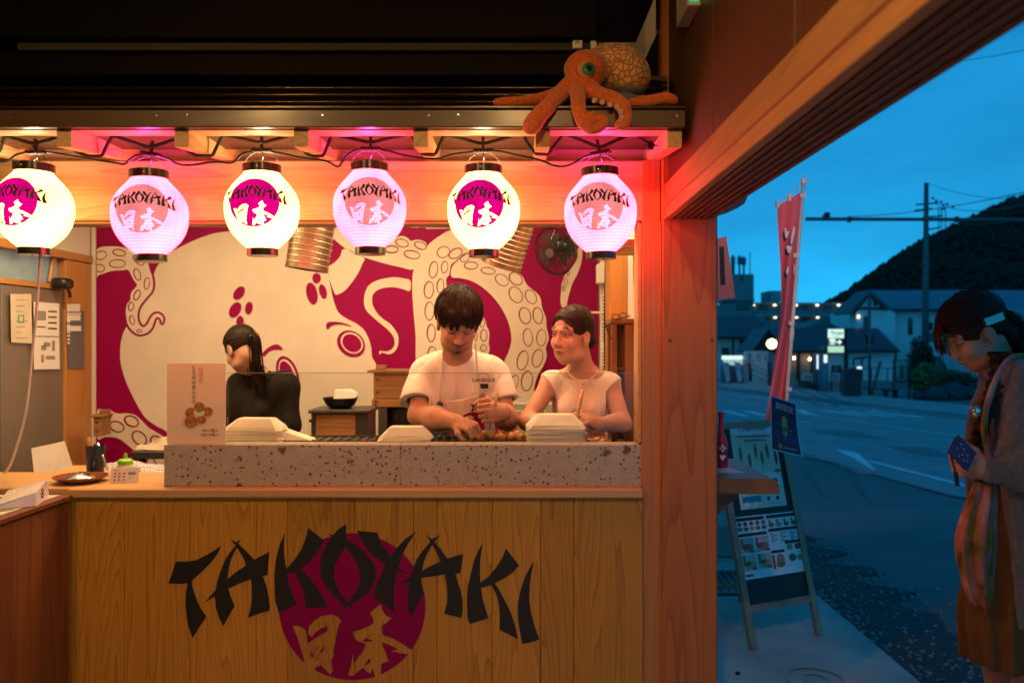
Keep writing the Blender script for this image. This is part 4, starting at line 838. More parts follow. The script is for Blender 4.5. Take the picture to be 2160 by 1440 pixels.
for k in range(2):
    c = P(1298 + k * 16, 668 - k * 3, 3.12); MB().tube([c + Vector((0.014 * math.cos(a), -0.004, 0.009 * math.sin(a))) for a in [i * math.pi / 7 for i in range(15)]], 0.002, 6).build('rim', M_BLACK, sg)
MB().tube(chaikin([P(1276, 690, 3.10), P(1284, 684, 3.1), P(1305, 672, 3.1), P(1330, 666, 3.12)]), 0.0028, 6).build('temple', M_BLACK, sg, True)
MB().tube(chaikin([P(1278, 683, 3.10), P(1282, 700, 3.1), P(1290, 716, 3.1)]), 0.0025, 6).build('cord', M_BLACK, sg, True)
# steel flexible ducts hanging over the stove and griddle
def duct(bot, top, rad, lab, sd):
    t = thing('extract_duct', lab, 'duct', bot); axis = (top - bot); Lh = axis.length; n = 14; pr = []
    DM = MATS.get('duct_metal') or mat('duct_metal', (0.42, 0.30, 0.20), 0.34, 1.0, var=0.3, scale=6); RM = mat('duct_ring', (0.80, 0.68, 0.50), 0.3, 0.6, var=0.1)
    for i in range(n):
        h0 = Lh * i / n; h1 = Lh * (i + 1) / n; g = 0.0035
        pr += [(rad, h0), (rad, h1 - g), (rad + 0.0022, h1 - g * 0.8), (rad + 0.0022, h1 - g * 0.2)]
    MB().lathe(pr, bot, 40, axis, cap=False).build('tube', DM, t, 'auto')
    for i in range(1, n): MB().lathe([(rad + 0.001, -0.0022), (rad + 0.0034, -0.0016), (rad + 0.0034, 0.0016), (rad + 0.001, 0.0022)], bot + axis.normalized() * (Lh * i / n) + Vector((0.0, 0, 0)), 40, axis + Vector((0.03 * Lh, 0, 0.05 * Lh)), cap=False).build('ring', RM, t, True)
    MB().lathe([(rad - 0.002, 0.004), (rad - 0.004, Lh * 0.98)], bot, 40, axis, cap=False).build('inside', mat('sooty_metal', (0.05, 0.04, 0.03), 0.6, 0.5), t, True)  # inner wall of the duct, coloured darker than the outside
    MB().lathe([(rad - 0.004, 0.0), (rad + 0.003, 0.0), (rad + 0.003, 0.008), (rad - 0.004, 0.008)], bot, 40, axis, cap=False).build('rim', DM, t, 'auto')
duct(P(647, 569, 3.75), P(672, 400, 3.75), 0.097, 'ribbed steel extract duct left of the middle pink lantern', 1)
duct(P(1057, 560, 3.62), P(1100, 420, 3.55), 0.090, 'ribbed steel extract duct behind the white lantern above the man', 2)
# ceiling track behind the header
tr_ = thing('light_rail', 'grey rail with a small label under the header', 'rail', P(910, 476, 3.4)); bx('rail', (X(898, 3.4), 3.4, Z(481, 3.4)), (X(1000, 3.4), 3.43, Z(470, 3.4)), M_STEEL, tr_); bx('label', (X(867, 3.4), 3.399, Z(480, 3.4)), (X(885, 3.4), 3.402, Z(470, 3.4)), M_WHITE, tr_)
bx('rod', (X(885, 3.4) + 0.001, 3.403, Z(478, 3.4)), (X(897, 3.4), 3.425, Z(472, 3.4)), M_STEEL, tr_)
# black wall fan
fn = thing('wall_fan', 'black cage fan mounted high in front of the mural', 'fan', P(1180, 575, 4.0))
fc = P(1171, 530, 3.9); fax = Vector((-0.62, -0.72, -0.30)).normalized()
e1 = fax.cross(Vector((0, 0, 1))).normalized(); e2 = fax.cross(e1).normalized()
cg = MB()
for k in range(30):
    a = 2*math.pi*k/30; d = e1*math.cos(a) + e2*math.sin(a)
    cg.tube([fc + fax*0.045 + d*0.02, fc + fax*0.04 + d*0.07, fc + fax*0.012 + d*0.112, fc - fax*0.02 + d*0.107, fc - fax*0.045 + d*0.05], 0.0018, 4)
for r_, h_ in ((0.113, 0.0), (0.118, 0.006), (0.075, 0.036), (0.045, 0.043)): cg.tube([fc + fax*h_ + (e1*math.cos(a) + e2*math.sin(a))*r_ for a in [2*math.pi*i/36 for i in range(37)]], 0.0024 if r_ > .1 else 0.0012, 5)
o = cg.build('cage', M_BLACK, fn); o['kind'] = 'stuff'
MB().lathe([(0.0, 0.05), (0.022, 0.048), (0.024, 0.04)], fc, 16, fax).build('hub_badge', M_STEEL, fn)
for k in range(3):
    a = k*2.094; d = e1*math.cos(a) + e2*math.sin(a); q = e1*math.cos(a + 0.9) + e2*math.sin(a + 0.9)
    MB().hexa([fc + d*0.02, fc + d*0.098, fc + q*0.09 + fax*0.02, fc + q*0.02 + fax*0.01], [fc + d*0.02 + fax*0.003, fc + d*0.098 + fax*0.003, fc + q*0.09 + fax*0.023, fc + q*0.02 + fax*0.013]).build('blade', mat('smoke_blade', (0.06, 0.05, 0.05), 0.3), fn)
MB().lathe([(0.03, -0.03), (0.052, -0.05), (0.055, -0.11), (0.035, -0.135)], fc, 20, fax).build('motor', M_BLACK, fn, True)
MB().tube(chaikin([fc - fax*0.11, fc - fax*0.15 + Vector((0, 0, 0.05)), P(1180, 455, 4.35), P(1178, 440, 4.55)]), 0.016, 8).build('arm', M_BLACK, fn, True)
# stove with wok, stacked wooden steamer boxes
BOXW = wood('box_wood', (0.34, 0.17, 0.06), (0.18, 0.075, 0.025), 'X', ring=12, rough=0.5)
YW = 4.05
wk = thing('stove_box', 'wooden cased stove block with a black iron plate', 'stove', P(712, 932, YW))
bx('case', (X(665, YW), YW, 0.90), (X(750, YW), YW + 0.2, Z(872, YW)), BOXW, wk, 0.003); bx('side', (X(657, YW), YW - 0.004, 0.90), (X(664.5, YW), YW + 0.2, Z(872, YW)), M_DSTEEL, wk); bx('side', (X(750.5, YW), YW + 0.003, 0.90), (X(775, YW), YW + 0.24, Z(866, YW)), M_DSTEEL, wk)
bx('plate', (X(652, YW), YW - 0.02, Z(871, YW)), (X(782, YW), YW + 0.26, Z(864, YW)), M_DSTEEL, wk, 0.003)
bx('knob', (X(653, YW), YW - 0.012, Z(890, YW)), (X(660, YW), YW - 0.005, Z(884, YW)), M_BLACK, wk)
wok = thing('wok', 'dark iron wok on the stove with paper inside', 'wok', P(718, 864, YW + 0.1))
c = P(718, 864, YW + 0.11); MB().lathe([(0.03, 0.003), (0.05, 0.008), (0.075, 0.03), (0.09, 0.062), (0.092, 0.064), (0.086, 0.062), (0.07, 0.034), (0.045, 0.013), (0.0, 0.008)], c, 36).build('bowl', mat('iron', (0.035, 0.035, 0.036), 0.35, 0.8), wok, 'auto')
tag(MB().sheet([[c + Vector((-0.045, 0.02, 0.03)), c + Vector((-0.035, 0.03, 0.10)), c + Vector((0.05, 0.03, 0.104)), c + Vector((0.085, 0.02, 0.085)), c + Vector((0.06, 0.01, 0.03))]], (0, 0.004, 0.002)).build('wok_paper', M_WHITE), 'white paper standing in the wok', 'paper')
bs = thing('back_shelf', 'dark work bench along the mural', 'bench', (X(700, 4.2), 4.2, 0.9)); bx('top', (X(480, 4.2) + 0.6, 3.98, 0.87), (X(960, 4.2), 4.55, 0.899), M_DSTEEL, bs)
bx('front', (X(480, 4.2) + 0.62, 4.05, 0.0), (X(960, 4.2) - 0.02, 4.5, 0.869), M_DSTEEL, bs)
def crate(nm, x0, x1, y0, y1, Yc, lab, dep=0.26, lid=False):
    t = thing(nm, lab, 'box', P((x0 + x1) / 2, y1, Yc)); th = 0.012; a, b = X(x0, Yc), X(x1, Yc); z0, z1 = Z(y1, Yc), Z(y0, Yc)
    bx('front_board', (a, Yc, z0), (b, Yc + th, z1), BOXW, t, 0.001); bx('back_board', (a, Yc + dep, z0), (b, Yc + dep + th, z1), BOXW, t, 0.001)
    bx('side_board', (a, Yc + th + .0005, z0), (a + th, Yc + dep - .0005, z1), BOXW, t); bx('side_board', (b - th, Yc + th + .0005, z0), (b, Yc + dep - .0005, z1), BOXW, t)
    bx('bottom_board', (a + th, Yc + th + .001, z0 + 0.001), (b - th, Yc + dep - .001, z0 + 0.012), BOXW, t)
    if lid:
        bx('lid', (a - 0.03, Yc - 0.012, z1 + 0.0008), (b + 0.01, Yc + dep + 0.02, z1 + 0.012), BOXW, t, 0.002); bx('handle', (a + 0.0, Yc + 0.06, z1 + 0.0125), (a + 0.05, Yc + 0.09, z1 + 0.036), BOXW, t, 0.002)
    for zz in (0.25, 0.75): MB().lathe([(0.006, 0), (0.006, 0.003)], (a + 0.02, Yc - 0.001, z0 + (z1 - z0) * zz), 8, (0, -1, 0)).build('stud', M_DSTEEL, t)
    return t
crate('steamer_box', 788, 885, 786, 840, 3.95, 'wooden steamer box with lid, upper in the stack behind the man', lid=True)
crate('steamer_box', 784, 888, 842, 858, 3.93, 'shallow wooden tray under the upper steamer box')
pt = thing('iron_pot', 'black iron pot on the bench below the steamer boxes', 'pot', P(845, 930, 3.95))
c = Vector((X(845, 4.02), 4.06, 0.90)); MB().lathe([(0.08, 0), (0.10, 0.02), (0.105, 0.10), (0.095, Z(859, 3.93) - 0.902)], c, 32).build('body', mat('iron', (0.035, 0.035, 0.036), 0.35, 0.8), pt, 'auto')
bx('burner', (X(800, 3.96), 3.93, 0.90), (X(818, 3.96), 4.16, Z(859, 3.93) - 0.002), M_DSTEEL, pt)
bx('burner', (X(872, 3.96), 3.93, 0.90), (X(886, 3.96), 4.16, Z(859, 3.93) - 0.002), M_DSTEEL, pt)
crate('side_crate', 197, 212, 880, 920, 4.3, 'small wooden crate on the pine post by the mural', 0.1, True)
# refrigerator and racks on the right behind the cooks
rk = thing('steel_counter', 'pale stainless cold counter between the two cooks', 'counter', P(1130, 1000, 3.8)); bx('body', (X(1075, 3.8), 3.8, 0.0), (X(1250, 3.8), 4.2, Z(850, 3.8)), mat('pale_steel', (0.5, 0.5, 0.42), 0.35, 0.4), rk, 0.004); bx('door', (X(1078, 3.79), 3.79, 0.4), (X(1150, 3.79), 3.799, Z(866, 3.79)), mat('pale_steel', (0.5, 0.5, 0.42), 0.35, 0.4), rk, 0.002)
bx('handle', (X(1084, 3.78), 3.775, Z(885, 3.78)), (X(1120, 3.78), 3.7895, Z(878, 3.78)), M_STEEL, rk)
for i, px in enumerate((1065, 1078)):
    c = P(px, 905, 3.5); jr = thing('glass_jar', ['glass jar with a steel lid beside the man, left one', 'glass jar with a steel lid beside the man, right one'][i], 'jar', c - Vector((0, 0, 0.09)), 'jars between the cooks')
    MB().lathe([(0.028, -0.09), (0.03, -0.08), (0.03, 0.0), (0.024, 0.012)], c, 20).build('glass', mat('jar_red', (0.35, 0.05, 0.06), 0.15), jr, True); MB().lathe([(0.027, 0.0125), (0.027, 0.028)], c, 20).build('lid', M_STEEL, jr, 'auto')
js = thing('jar_shelf', 'narrow shelf carrying the jars', 'shelf', (X(1072, 3.5), 3.5, 0.9)); bx('board', (X(1050, 3.5), 3.44, Z(905, 3.5) - 0.11), (X(1110, 3.5), 3.56, Z(905, 3.5) - 0.091), M_STEEL, js)
# working surface, griddle, takoyaki
wt = thing('work_surface', 'steel work surface behind the stone slab', 'worktop', (-0.37, 2.95, 1.0))
bx('top', (X(346, YS), YS + 0.088, 1.096), (X(1352, YS), 3.079, 1.110), M_STEEL, wt); bx('body', (X(350, YS), YS + 0.10, 1.0035), (X(1350, YS), 3.075, 1.0955), M_DSTEEL, wt)
gd = thing('griddle', 'black cast iron takoyaki griddle with rows of hollows', 'griddle', (X(1000, 2.95), 2.95, 1.111))
gi = MB(); GX0, GX1, GY0, GY1, GZ = X(600, 2.9), X(1240, 2.9), 2.905, 3.06, 1.140
nx, ny = 32, 5; cell = (GX1 - GX0) / nx; celly = (GY1 - GY0) / ny
for i in range(nx):
    for j in range(ny):
        cx_, cy_ = GX0 + (i + .5) * cell, GY0 + (j + .5) * celly; rr = min(cell, celly) * 0.44; sgm = 8
        vs = [(cx_ + rr*math.cos(2*math.pi*k/sgm + .39), cy_ + rr*math.sin(2*math.pi*k/sgm + .39), GZ) for k in range(sgm)]
        vs += [(cx_ + rr*.7*math.cos(2*math.pi*k/sgm + .39), cy_ + rr*.7*math.sin(2*math.pi*k/sgm + .39), GZ - 0.010) for k in range(sgm)]
        q = [(cx_ + cell/2*sx, cy_ + celly/2*sy, GZ) for sx, sy in ((1, 0.42), (0.42, 1), (-0.42, 1), (-1, 0.42), (-1, -0.42), (-0.42, -1), (0.42, -1), (1, -0.42))]
        vs += [q[0], q[1], q[2], q[3], q[4], q[5], q[6], q[7]]
        cs = [(cx_ + cell/2*sx, cy_ + celly/2*sy, GZ) for sx, sy in ((1, 1), (-1, 1), (-1, -1), (1, -1))]; vs += cs
        fs = [(k, (k+1) % 8, 8 + (k+1) % 8, 8 + k) for k in range(8)] + [tuple(range(8, 16))]
        fs += [(16 + k, 16 + (k+1) % 8, (k+1) % 8, k) for k in range(8)] + [(16, 24, 17), (18, 25, 19), (20, 26, 21), (22, 27, 23)]
        gi.add(vs, fs)
gi.box((GX0, GY0, 1.111), (GX1, GY1, GZ - 0.012)); gi.build('plate', mat('cast_iron', (0.02, 0.019, 0.018), 0.35, 0.3), gd)
for a in (GY0 - 0.008, GY1 + 0.001): bx('rim', (GX0 - 0.008, a, 1.111), (GX1 + 0.008, a + 0.007, GZ + 0.004), M_DSTEEL, gd)
def tako_mat():
    m, N, L, b = _new('takoyaki_crust'); tcn = N.new('ShaderNodeTexCoord'); n = N.new('ShaderNodeTexNoise'); n.inputs['Scale'].default_value = 45; n.inputs['Detail'].default_value = 5; L.new(tcn.outputs['Object'], n.inputs['Vector'])
    r = N.new('ShaderNodeValToRGB'); r.color_ramp.elements[0].position = 0.3; r.color_ramp.elements[0].color = (0.55, 0.28, 0.09, 1); r.color_ramp.elements[1].position = 0.7; r.color_ramp.elements[1].color = (0.22, 0.07, 0.02, 1)
    L.new(n.outputs[0], r.inputs[0]); L.new(r.outputs[0], b.inputs['Base Color']); b.inputs['Roughness'].default_value = 0.3; return m
TK = tako_mat(); tm = mesh_of(MB().ball((0, 0, 0), 0.0205, 16, 10, 0.04), 'takoyaki', TK)
ORD = ['lowest one', 'second', 'third', 'fourth', 'fifth', 'sixth', 'seventh', 'eighth', 'ninth']
TKP = [(1012, 2.94), (1037, 2.98), (1055, 2.93), (1078, 2.95), (1098, 2.93), (1020, 3.02), (1062, 3.02), (1090, 3.0), (1243, 2.93), (1258, 2.95), (1272, 2.92), (1250, 2.98), (1268, 2.99)]
for i, (px, y) in enumerate(TKP):
    o = bpy.data.objects.new('takoyaki', tm); COL.objects.link(o); right = px > 1200; o.location = (X(px, y), y, 1.149 if not right else 1.131); o.rotation_euler = (i, i * 2, 0); o.scale = (1 + .08*math.sin(i), 1, .95 + .05 * math.cos(i*2))
    rank = ORD[sorted(q[0] for q in TKP if (q[0] > 1200) == right).index(px)].replace('lowest one', 'first')
    tag(o, ('browned takoyaki ball, %s from left in the pile at the right end' if right else 'browned takoyaki ball, %s from left on the griddle before the man') % rank, 'takoyaki', 'takoyaki at the right end' if right else 'takoyaki on the griddle')
# paper trays, upside down in stacks
M_TRAY = mat('tray_card', (0.78, 0.68, 0.52), 0.65, var=0.05, bump=0.05)
def tray_mesh(w=0.20, d=0.115, h=0.045, tw=0.125, td=0.06):
    mb = MB(); a, b = w / 2, d / 2; c, e = tw / 2, td / 2
    cut = 0.02
    def ringp(x, y, ct, z): return [(x - ct, -y, z), (x, -y + ct, z), (x, y - ct, z), (x - ct, y, z), (-x + ct, y, z), (-x, y - ct, z), (-x, -y + ct, z), (-x + ct, -y, z)]
    vs = ringp(a, b, 0.012, 0) + ringp(a, b, 0.012, 0.004) + ringp(a * 0.92, b * 0.92, 0.014, 0.016) + ringp(c, e, 0.008, h) 
    fs = [(r*8 + k, r*8 + (k+1) % 8, (r+1)*8 + (k+1) % 8, (r+1)*8 + k) for r in range(3) for k in range(8)] + [tuple(range(24, 32))]
    vs = [(x + random.uniform(-.0022, .0022), y + random.uniform(-.0018, .0018), z + random.uniform(-.0012, .0012)) for x, y, z in vs]
    mb.add(vs, fs); return mesh_of(mb, 'paper_tray', M_TRAY, False)
me_trays = [tray_mesh() for _ in range(5)]; me_tray = me_trays[0]
ORD = ['lowest one', 'second', 'third', 'fourth', 'fifth', 'sixth', 'seventh', 'eighth', 'ninth']
def stack(px, Yc, n, sx, rz, labs, z0=1.111, grp='', dz=0.0062):
    for i in range(n):
        o = bpy.data.objects.new('paper_tray', me_trays[i % 5]); COL.objects.link(o); o.location = (X(px, Yc) + random.uniform(-.004, .004), Yc + random.uniform(-.004, .004), z0 + i * dz); o.rotation_euler = (0, 0, rz + random.uniform(-.04, .04)); o.scale = (sx, 1, 1)
        tag(o, labs[1] if i == n - 1 else labs[0].replace('folded paper tray', 'folded paper tray, ' + ('lowest of all' if i == 0 else ORD[i] + ' from the bottom')), 'tray', grp)
stack(540, 2.92, 9, 1.03, 0.03, ('folded paper tray in the left stack beside the menu card', 'upturned paper tray on top of the left stack beside the menu card'), 1.112, 'trays in the left stack', 0.0082)
stack(855, 2.90, 2, 0.93, -0.02, ('folded paper tray in the low middle stack', 'upturned paper tray on top of the low middle stack'), 1.1445, 'trays in the middle stack', 0.005)
stack(1172, 2.915, 8, 1.06, 0.0, ('folded paper tray in the right stack before the woman in white', 'upturned paper tray on top of the right stack before the woman in white'), 1.142, 'trays in the right stack', 0.0072)
o = bpy.data.objects.new('paper_tray', me_tray); COL.objects.link(o); o.location = (X(622, 2.95), 2.97, 1.114); o.rotation_euler = (0.15, 0.35, 0.25); tag(o, 'single tilted paper tray leaning right of the left stack', 'tray')
# menu card standing on the stone
mc = thing('menu_card', 'cream menu card with Japanese text and a takoyaki picture', 'menu', P(414, 933, 2.80)); YMC = 2.800
MB().box((X(352, YMC), YMC, Z(938, YS)), (X(476, YMC), YMC + 0.003, Z(766, YMC)), 0).build('card', mat('card_cream', (0.74, 0.62, 0.44), 0.5, var=0.03), mc)
M_SAL = mat('salmon_ink', (0.62, 0.22, 0.16), 0.6)
def vtext(s, px, py, step, size, m, parent, Y):
    for i, ch in enumerate(s): text_mesh(ch, size, m, P(px, py + i * step, Y), (1, 0, 0), (0, 0, 1), 'lettering', parent, thick=0.0)
vtext('とろゆばあんかけ', 409, 776, 10.3, 0.0165, M_INK, mc, YMC - 0.001)
vtext('秋限定', 424, 780, 11.5, 0.0175, M_SAL, mc, YMC - 0.001)
text_mesh('950-/5個入', 0.0125, M_INK, P(461, 908, YMC - 0.001), (1, 0, 0), (0, 0, 1), 'lettering', mc, 'RIGHT')
text_mesh('1250-/7個入', 0.0125, M_INK, P(461, 917, YMC - 0.001), (1, 0, 0), (0, 0, 1), 'lettering', mc, 'RIGHT')
def flat_ell(px, py, rx, ry, rot, m, parent, Y, nm='printed_picture'): return MB().sheet([[P(a, b, Y) for a, b in ell(px, py, rx, ry, rot, 18)]], (0, 0.0004, 0)).build(nm, m, parent)
flat_ell(415, 880, 36, 17, -25, mat('print_shadow', (0.68, 0.50, 0.30), 0.6), mc, YMC - 0.0010)
for i, (a, b, r_) in enumerate(((402, 870, 12), (420, 858, 11), (438, 868, 11), (425, 885, 10), (403, 890, 14))): flat_ell(a, b, r_, r_ * 0.88, -10, TK, mc, YMC - 0.0016 - 0.0003 * i)
flat_ell(420, 870, 12, 8, 0, mat('sauce', (0.75, 0.66, 0.36), 0.5), mc, YMC - 0.0036); flat_ell(421, 865, 8, 4, -10, mat('scallion', (0.16, 0.30, 0.03), 0.5), mc, YMC - 0.0042)
# things on the ledge at the left
cd = thing('card_reader', 'white wedge-shaped card reader with a square emblem', 'card reader', P(50, 1022, 2.62)); M_GW = mat('gloss_white', (0.74, 0.72, 0.70), 0.25, var=0.02)
Zt = 0.9855
b4 = [P(-20, 1020, 2.45), P(76, 1024, 2.52), P(103, 1015, 2.68), P(10, 1010, 2.68)]
b4 = [Vector((v.x, v.y, Zt + 0.002)) for v in b4]
t4 = [b4[0] + Vector((0.01, 0.005, 0.012)), b4[1] + Vector((-0.004, 0.004, 0.030)), b4[2] + Vector((-0.002, -0.004, 0.058)), b4[3] + Vector((0.01, -0.004, 0.050))]
t4 = [b4[0] + Vector((0.012, 0.003, 0.014)), b4[1] + Vector((-0.003, 0.003, 0.040)), b4[2] + Vector((-0.003, -0.003, 0.055)), b4[3] + Vector((0.012, -0.003, 0.018))]
MB().hexa(b4, t4).build('body', M_GW, cd)
fx = (b4[2] - b4[1]).normalized(); fz = ((t4[1] + t4[2]) / 2 - (b4[1] + b4[2]) / 2).normalized(); cc = (b4[1] + b4[2] + t4[1] + t4[2]) / 4; nn = fx.cross(fz)
def sqr(h_, off): return [cc + nn * off + fx * (sx * h_) + fz * (sy * h_) for sx, sy in ((-1, -1), (1, -1), (1, 1), (-1, 1))]
MB().sheet([sqr(0.0145, 0.0016), sqr(0.0105, 0.0016)], nn * -0.0004).build('emblem_ring', M_INK, cd); MB().sheet([sqr(0.0045, 0.0016)], nn * -0.0004).build('emblem_dot', M_INK, cd)
MB().hexa([b4[0] + Vector((-.004, -.004, -.0015)), b4[1] + Vector((.004, -.004, -.0015)), b4[2] + Vector((.004, .004, -.0015)), b4[3] + Vector((-.004, .004, -.0015))], [b4[0] + Vector((-.004, -.004, -.0004)), b4[1] + Vector((.004, -.004, -.0004)), b4[2] + Vector((.004, .004, -.0004)), b4[3] + Vector((-.004, .004, -.0004))]).build('foot_pad', mat('pink_pad', (0.55, 0.35, 0.36), 0.5), cd)
ds = thing('wooden_dish', 'round brown wooden dish holding a steel lid', 'dish', (X(167, 2.85), 2.86, Z(1029) + 0.001)); c = Vector((X(167, 2.85), 2.86, Z(1029) + 0.001))
MB().lathe([(0.055, 0), (0.06, 0.003), (0.088, 0.018), (0.090, 0.022), (0.084, 0.021), (0.058, 0.008), (0.0, 0.006)], c, 40).build('dish', mat('lacquer_wood', (0.20, 0.06, 0.02), 0.25, coat=0.5), ds, 'auto')
tag(MB().lathe([(0.05, 0.0), (0.045, 0.006), (0.03, 0.014), (0.012, 0.020), (0.012, 0.024), (0.0, 0.026)], c + Vector((0, 0, 0.011)), 32).build('coin_tray', M_SILV, None, 'auto'), 'small domed steel cover lying in the wooden dish', 'cover')
cu_ = thing('utensil_cup', 'dark blue cup with chopsticks and a steel straw', 'cup', (X(200, 3.0), 3.0, Z(1029) + 0.001)); c = Vector((X(201, 3.0), 3.0, Z(1029) + 0.001))
MB().lathe([(0.026, 0), (0.030, 0.01), (0.034, 0.112), (0.032, 0.112), (0.026, 0.012), (0, 0.01)], c, 24).build('cup', mat('navy_glaze', (0.015, 0.025, 0.055), 0.2), cu_, 'auto')
for i, (dx, dy) in enumerate(((-0.020, 0.0), (-0.012, 0.01))): tag(MB().hexa([c + Vector((dx - .004, dy - .004, .012)), c + Vector((dx + .004, dy - .004, .012)), c + Vector((dx + .004, dy + .004, .012)), c + Vector((dx - .004, dy + .004, .012))], [c + Vector((dx - .01, dy - .004, .14 - .01*i)), c + Vector((dx - .002, dy - .004, .14 - .01*i)), c + Vector((dx - .002, dy + .004, .14 - .01*i)), c + Vector((dx - .01, dy + .004, .14 - .01*i))]).build('wooden_spatula', LEDGE), ['taller pale wooden stick in the blue cup', 'shorter pale wooden stick in the blue cup'][i], 'stick')
tag(MB().tube([c + Vector((0.052, -0.01, 0.02)), c + Vector((0.008, 0.0, 0.12))], 0.006, 10).build('steel_tongs', M_SILV, None, True), 'steel tube leaning against the blue cup', 'tongs')
gb = thing('sauce_bottle', 'squeeze bottle with a bright green nozzle cap', 'bottle', (X(259, 2.90), 2.92, Z(1029) + 0.001)); c = Vector((X(259, 2.9), 2.92, Z(1029) + 0.001)); GRN = mat('green_cap', (0.20, 0.55, 0.02), 0.35, var=0.03)
MB().lathe([(0.026, 0), (0.028, 0.004), (0.028, 0.045), (0.023, 0.052)], c, 24).build('body', mat('milky_plastic', (0.6, 0.6, 0.52), 0.3), gb, 'auto')
MB().lathe([(0.0245, 0.0525), (0.0255, 0.066), (0.020, 0.072), (0.008, 0.074), (0.005, 0.092), (0.0, 0.093)], c, 24).build('cap', GRN, gb, 'auto')
pl = thing('payment_placard', 'small white placard with payment symbols before the bottle', 'placard', (X(259, 2.83), 2.83, Z(1029) + 0.001)); a = Vector((X(231, 2.83), 2.83, Z(1029) + 0.001)); b = Vector((X(287, 2.83), 2.845, Z(1029) + 0.001)); hh = Vector((0, 0.012, 0.052))
MB().hexa([a, b, b + Vector((0, .003, 0)), a + Vector((0, .003, 0))], [a + hh, b + hh, b + hh + Vector((0, .003, 0)), a + hh + Vector((0, .003, 0))]).build('card', M_GW, pl)
ux = (b - a); nn = ux.cross(hh).normalized()
def pat(u0, u1, v0, v1, m): q = lambda u, v: a + ux * u + hh * v + nn * 0.0009; MB().sheet([[q(u0, v0), q(u1, v0), q(u1, v1), q(u0, v1)]], nn * -0.0004).build('symbol', m, pl)
cols = [mat('sym_a', (0.10, 0.30, 0.16), 0.5), mat('sym_b', (0.62, 0.10, 0.08), 0.5), mat('sym_c', (0.20, 0.22, 0.25), 0.5)]
for i in range(3):
    for j in range(3): pat(0.12 + j * 0.16, 0.20 + j * 0.16, 0.14 + i * 0.21, 0.25 + i * 0.21, cols[(i + 2*j) % 3])
pat(0.62, 0.88, 0.50, 0.70, mat('sym_blue', (0.18, 0.30, 0.52), 0.5)); pat(0.12, 0.3, 0.80, 0.84, cols[2]); pat(0.62, 0.76, 0.30, 0.33, cols[2])
# laminated menu on the return counter
ms = thing('laminated_menu', 'laminated picture menu lying on the side counter', 'menu', (-1.85, 2.4, 0.9856)); zt = 0.9862
q0 = [(-1.53, 2.70), (-2.3, 2.705), (-2.3, 2.10), (-1.53, 2.12)]
MB().sheet([[Vector((x, y, zt)) for x, y in q0]], (0, 0, -0.0005)).build('sheet', mat('gloss_paper', (0.74, 0.72, 0.68), 0.2, var=0.02), ms)
def mp_(x0, x1, y0, y1, m, l=0): MB().sheet([[Vector((x, y, zt + 0.0006 + l * 0.0004)) for x, y in ((x0, y0), (x1, y0), (x1, y1), (x0, y1))]], (0, 0, -0.0003)).build('printed_block', m, ms)
for r_ in range(4):
    y_ = 2.64 - r_ * 0.13
    mp_(-1.83, -1.68, y_, y_ + 0.022, M_INK); mp_(-2.2, -1.95, y_, y_ + 0.022, M_INK)
    for k in range(3):
        xx = -1.57 - 0.085 * k
        MB().sheet([[Vector((xx + 0.032*math.cos(t), y_ - 0.045 + 0.03*math.sin(t), zt + 0.001)) for t in [i*math.pi/8 for i in range(16)]]], (0, 0, -0.0003)).build('printed_dish', [TK, mat('dish_green', (0.12, 0.2, 0.04), 0.4), mat('dish_red', (0.5, 0.07, 0.07), 0.4)][(k + r_) % 3], ms)
# ================================================================ outside: ground, street, town
ASPH = mat('asphalt', (0.32, 0.32, 0.32), 0.75, var=0.28, scale=1.3, bump=0.35, bscale=90)
LOTM = mat('dark_asphalt', (0.15, 0.15, 0.15), 0.8, var=0.25, scale=1.1, bump=0.4, bscale=90)
PAVE = mat('pavement', (0.36, 0.35, 0.34), 0.85, var=0.15, scale=2, bump=0.2)
WHT = mat('road_white', (0.80, 0.80, 0.78), 0.6, var=0.2, scale=6)
ORG_P = mat('road_orange', (0.90, 0.60, 0.42), 0.6, var=0.2, scale=6)
def drape(name, rows, m, lift, parent=None):
    'rows: list of (left point, right point) in plan'
    vs = []
    for a, b in rows:
        for k in range(5):
            p = Vector(a).lerp(Vector(b), k / 4); vs.append((p.x, p.y, ground_z(p.y) + lift))
    n = len(rows); return MB().add(vs, [(i*5 + k, i*5 + k + 1, (i+1)*5 + k + 1, (i+1)*5 + k) for i in range(n-1) for k in range(4)]).build(name, m, parent)
ys = [-8, 3, 5.4] + [5.6 + i * 0.5 for i in range(18)] + [18, 25] + [35, 60, 120, 400, 900]
struct(drape('ground', [((-500 if y > 100 else -120, y, 0), (700 if y > 100 else 160, y, 0)) for y in ys], LOTM, -0.02))
def line(p, q, t0, t1, n=40):
    a, b = G(*p), G(*q); d = (b - a); d.z = 0; L0 = d.length; d.normalize()
    return [a + d * (t0 + (t1 - t0) * i / n) for i in range(n + 1)]
near = line((1690, 957), (2034, 1050), -60, 25, 90); far = line((1700, 843), (2033, 883), -60, 40, 90)
struct(drape('road', list(zip(near, far)), ASPH, -0.008))
def stripe(name, p, q, t0, t1, w, m, lift=0.0, n=40):
    c = line(p, q, t0, t1, n); d = (c[-1] - c[0]).normalized(); s = Vector((d.y, -d.x, 0)) * w / 2
    return drape(name, [(x - s, x + s) for x in c], m, lift)
struct(stripe('road_gutter', (1690, 956), (2034, 1049), -40, 20, 0.10, mat('gutter_concrete', (0.30, 0.30, 0.29), 0.8), 0.0))
struct(stripe('edge_line_near', (1830, 971), (2042, 1025), 0.0, 12, 0.16, WHT))
struct(stripe('centre_line', (1740, 880), (2030, 920), -3.5, 20, 0.17, ORG_P)); struct(stripe('centre_line', (1519, 844), (1622, 858), -10, 3.0, 0.17, ORG_P))
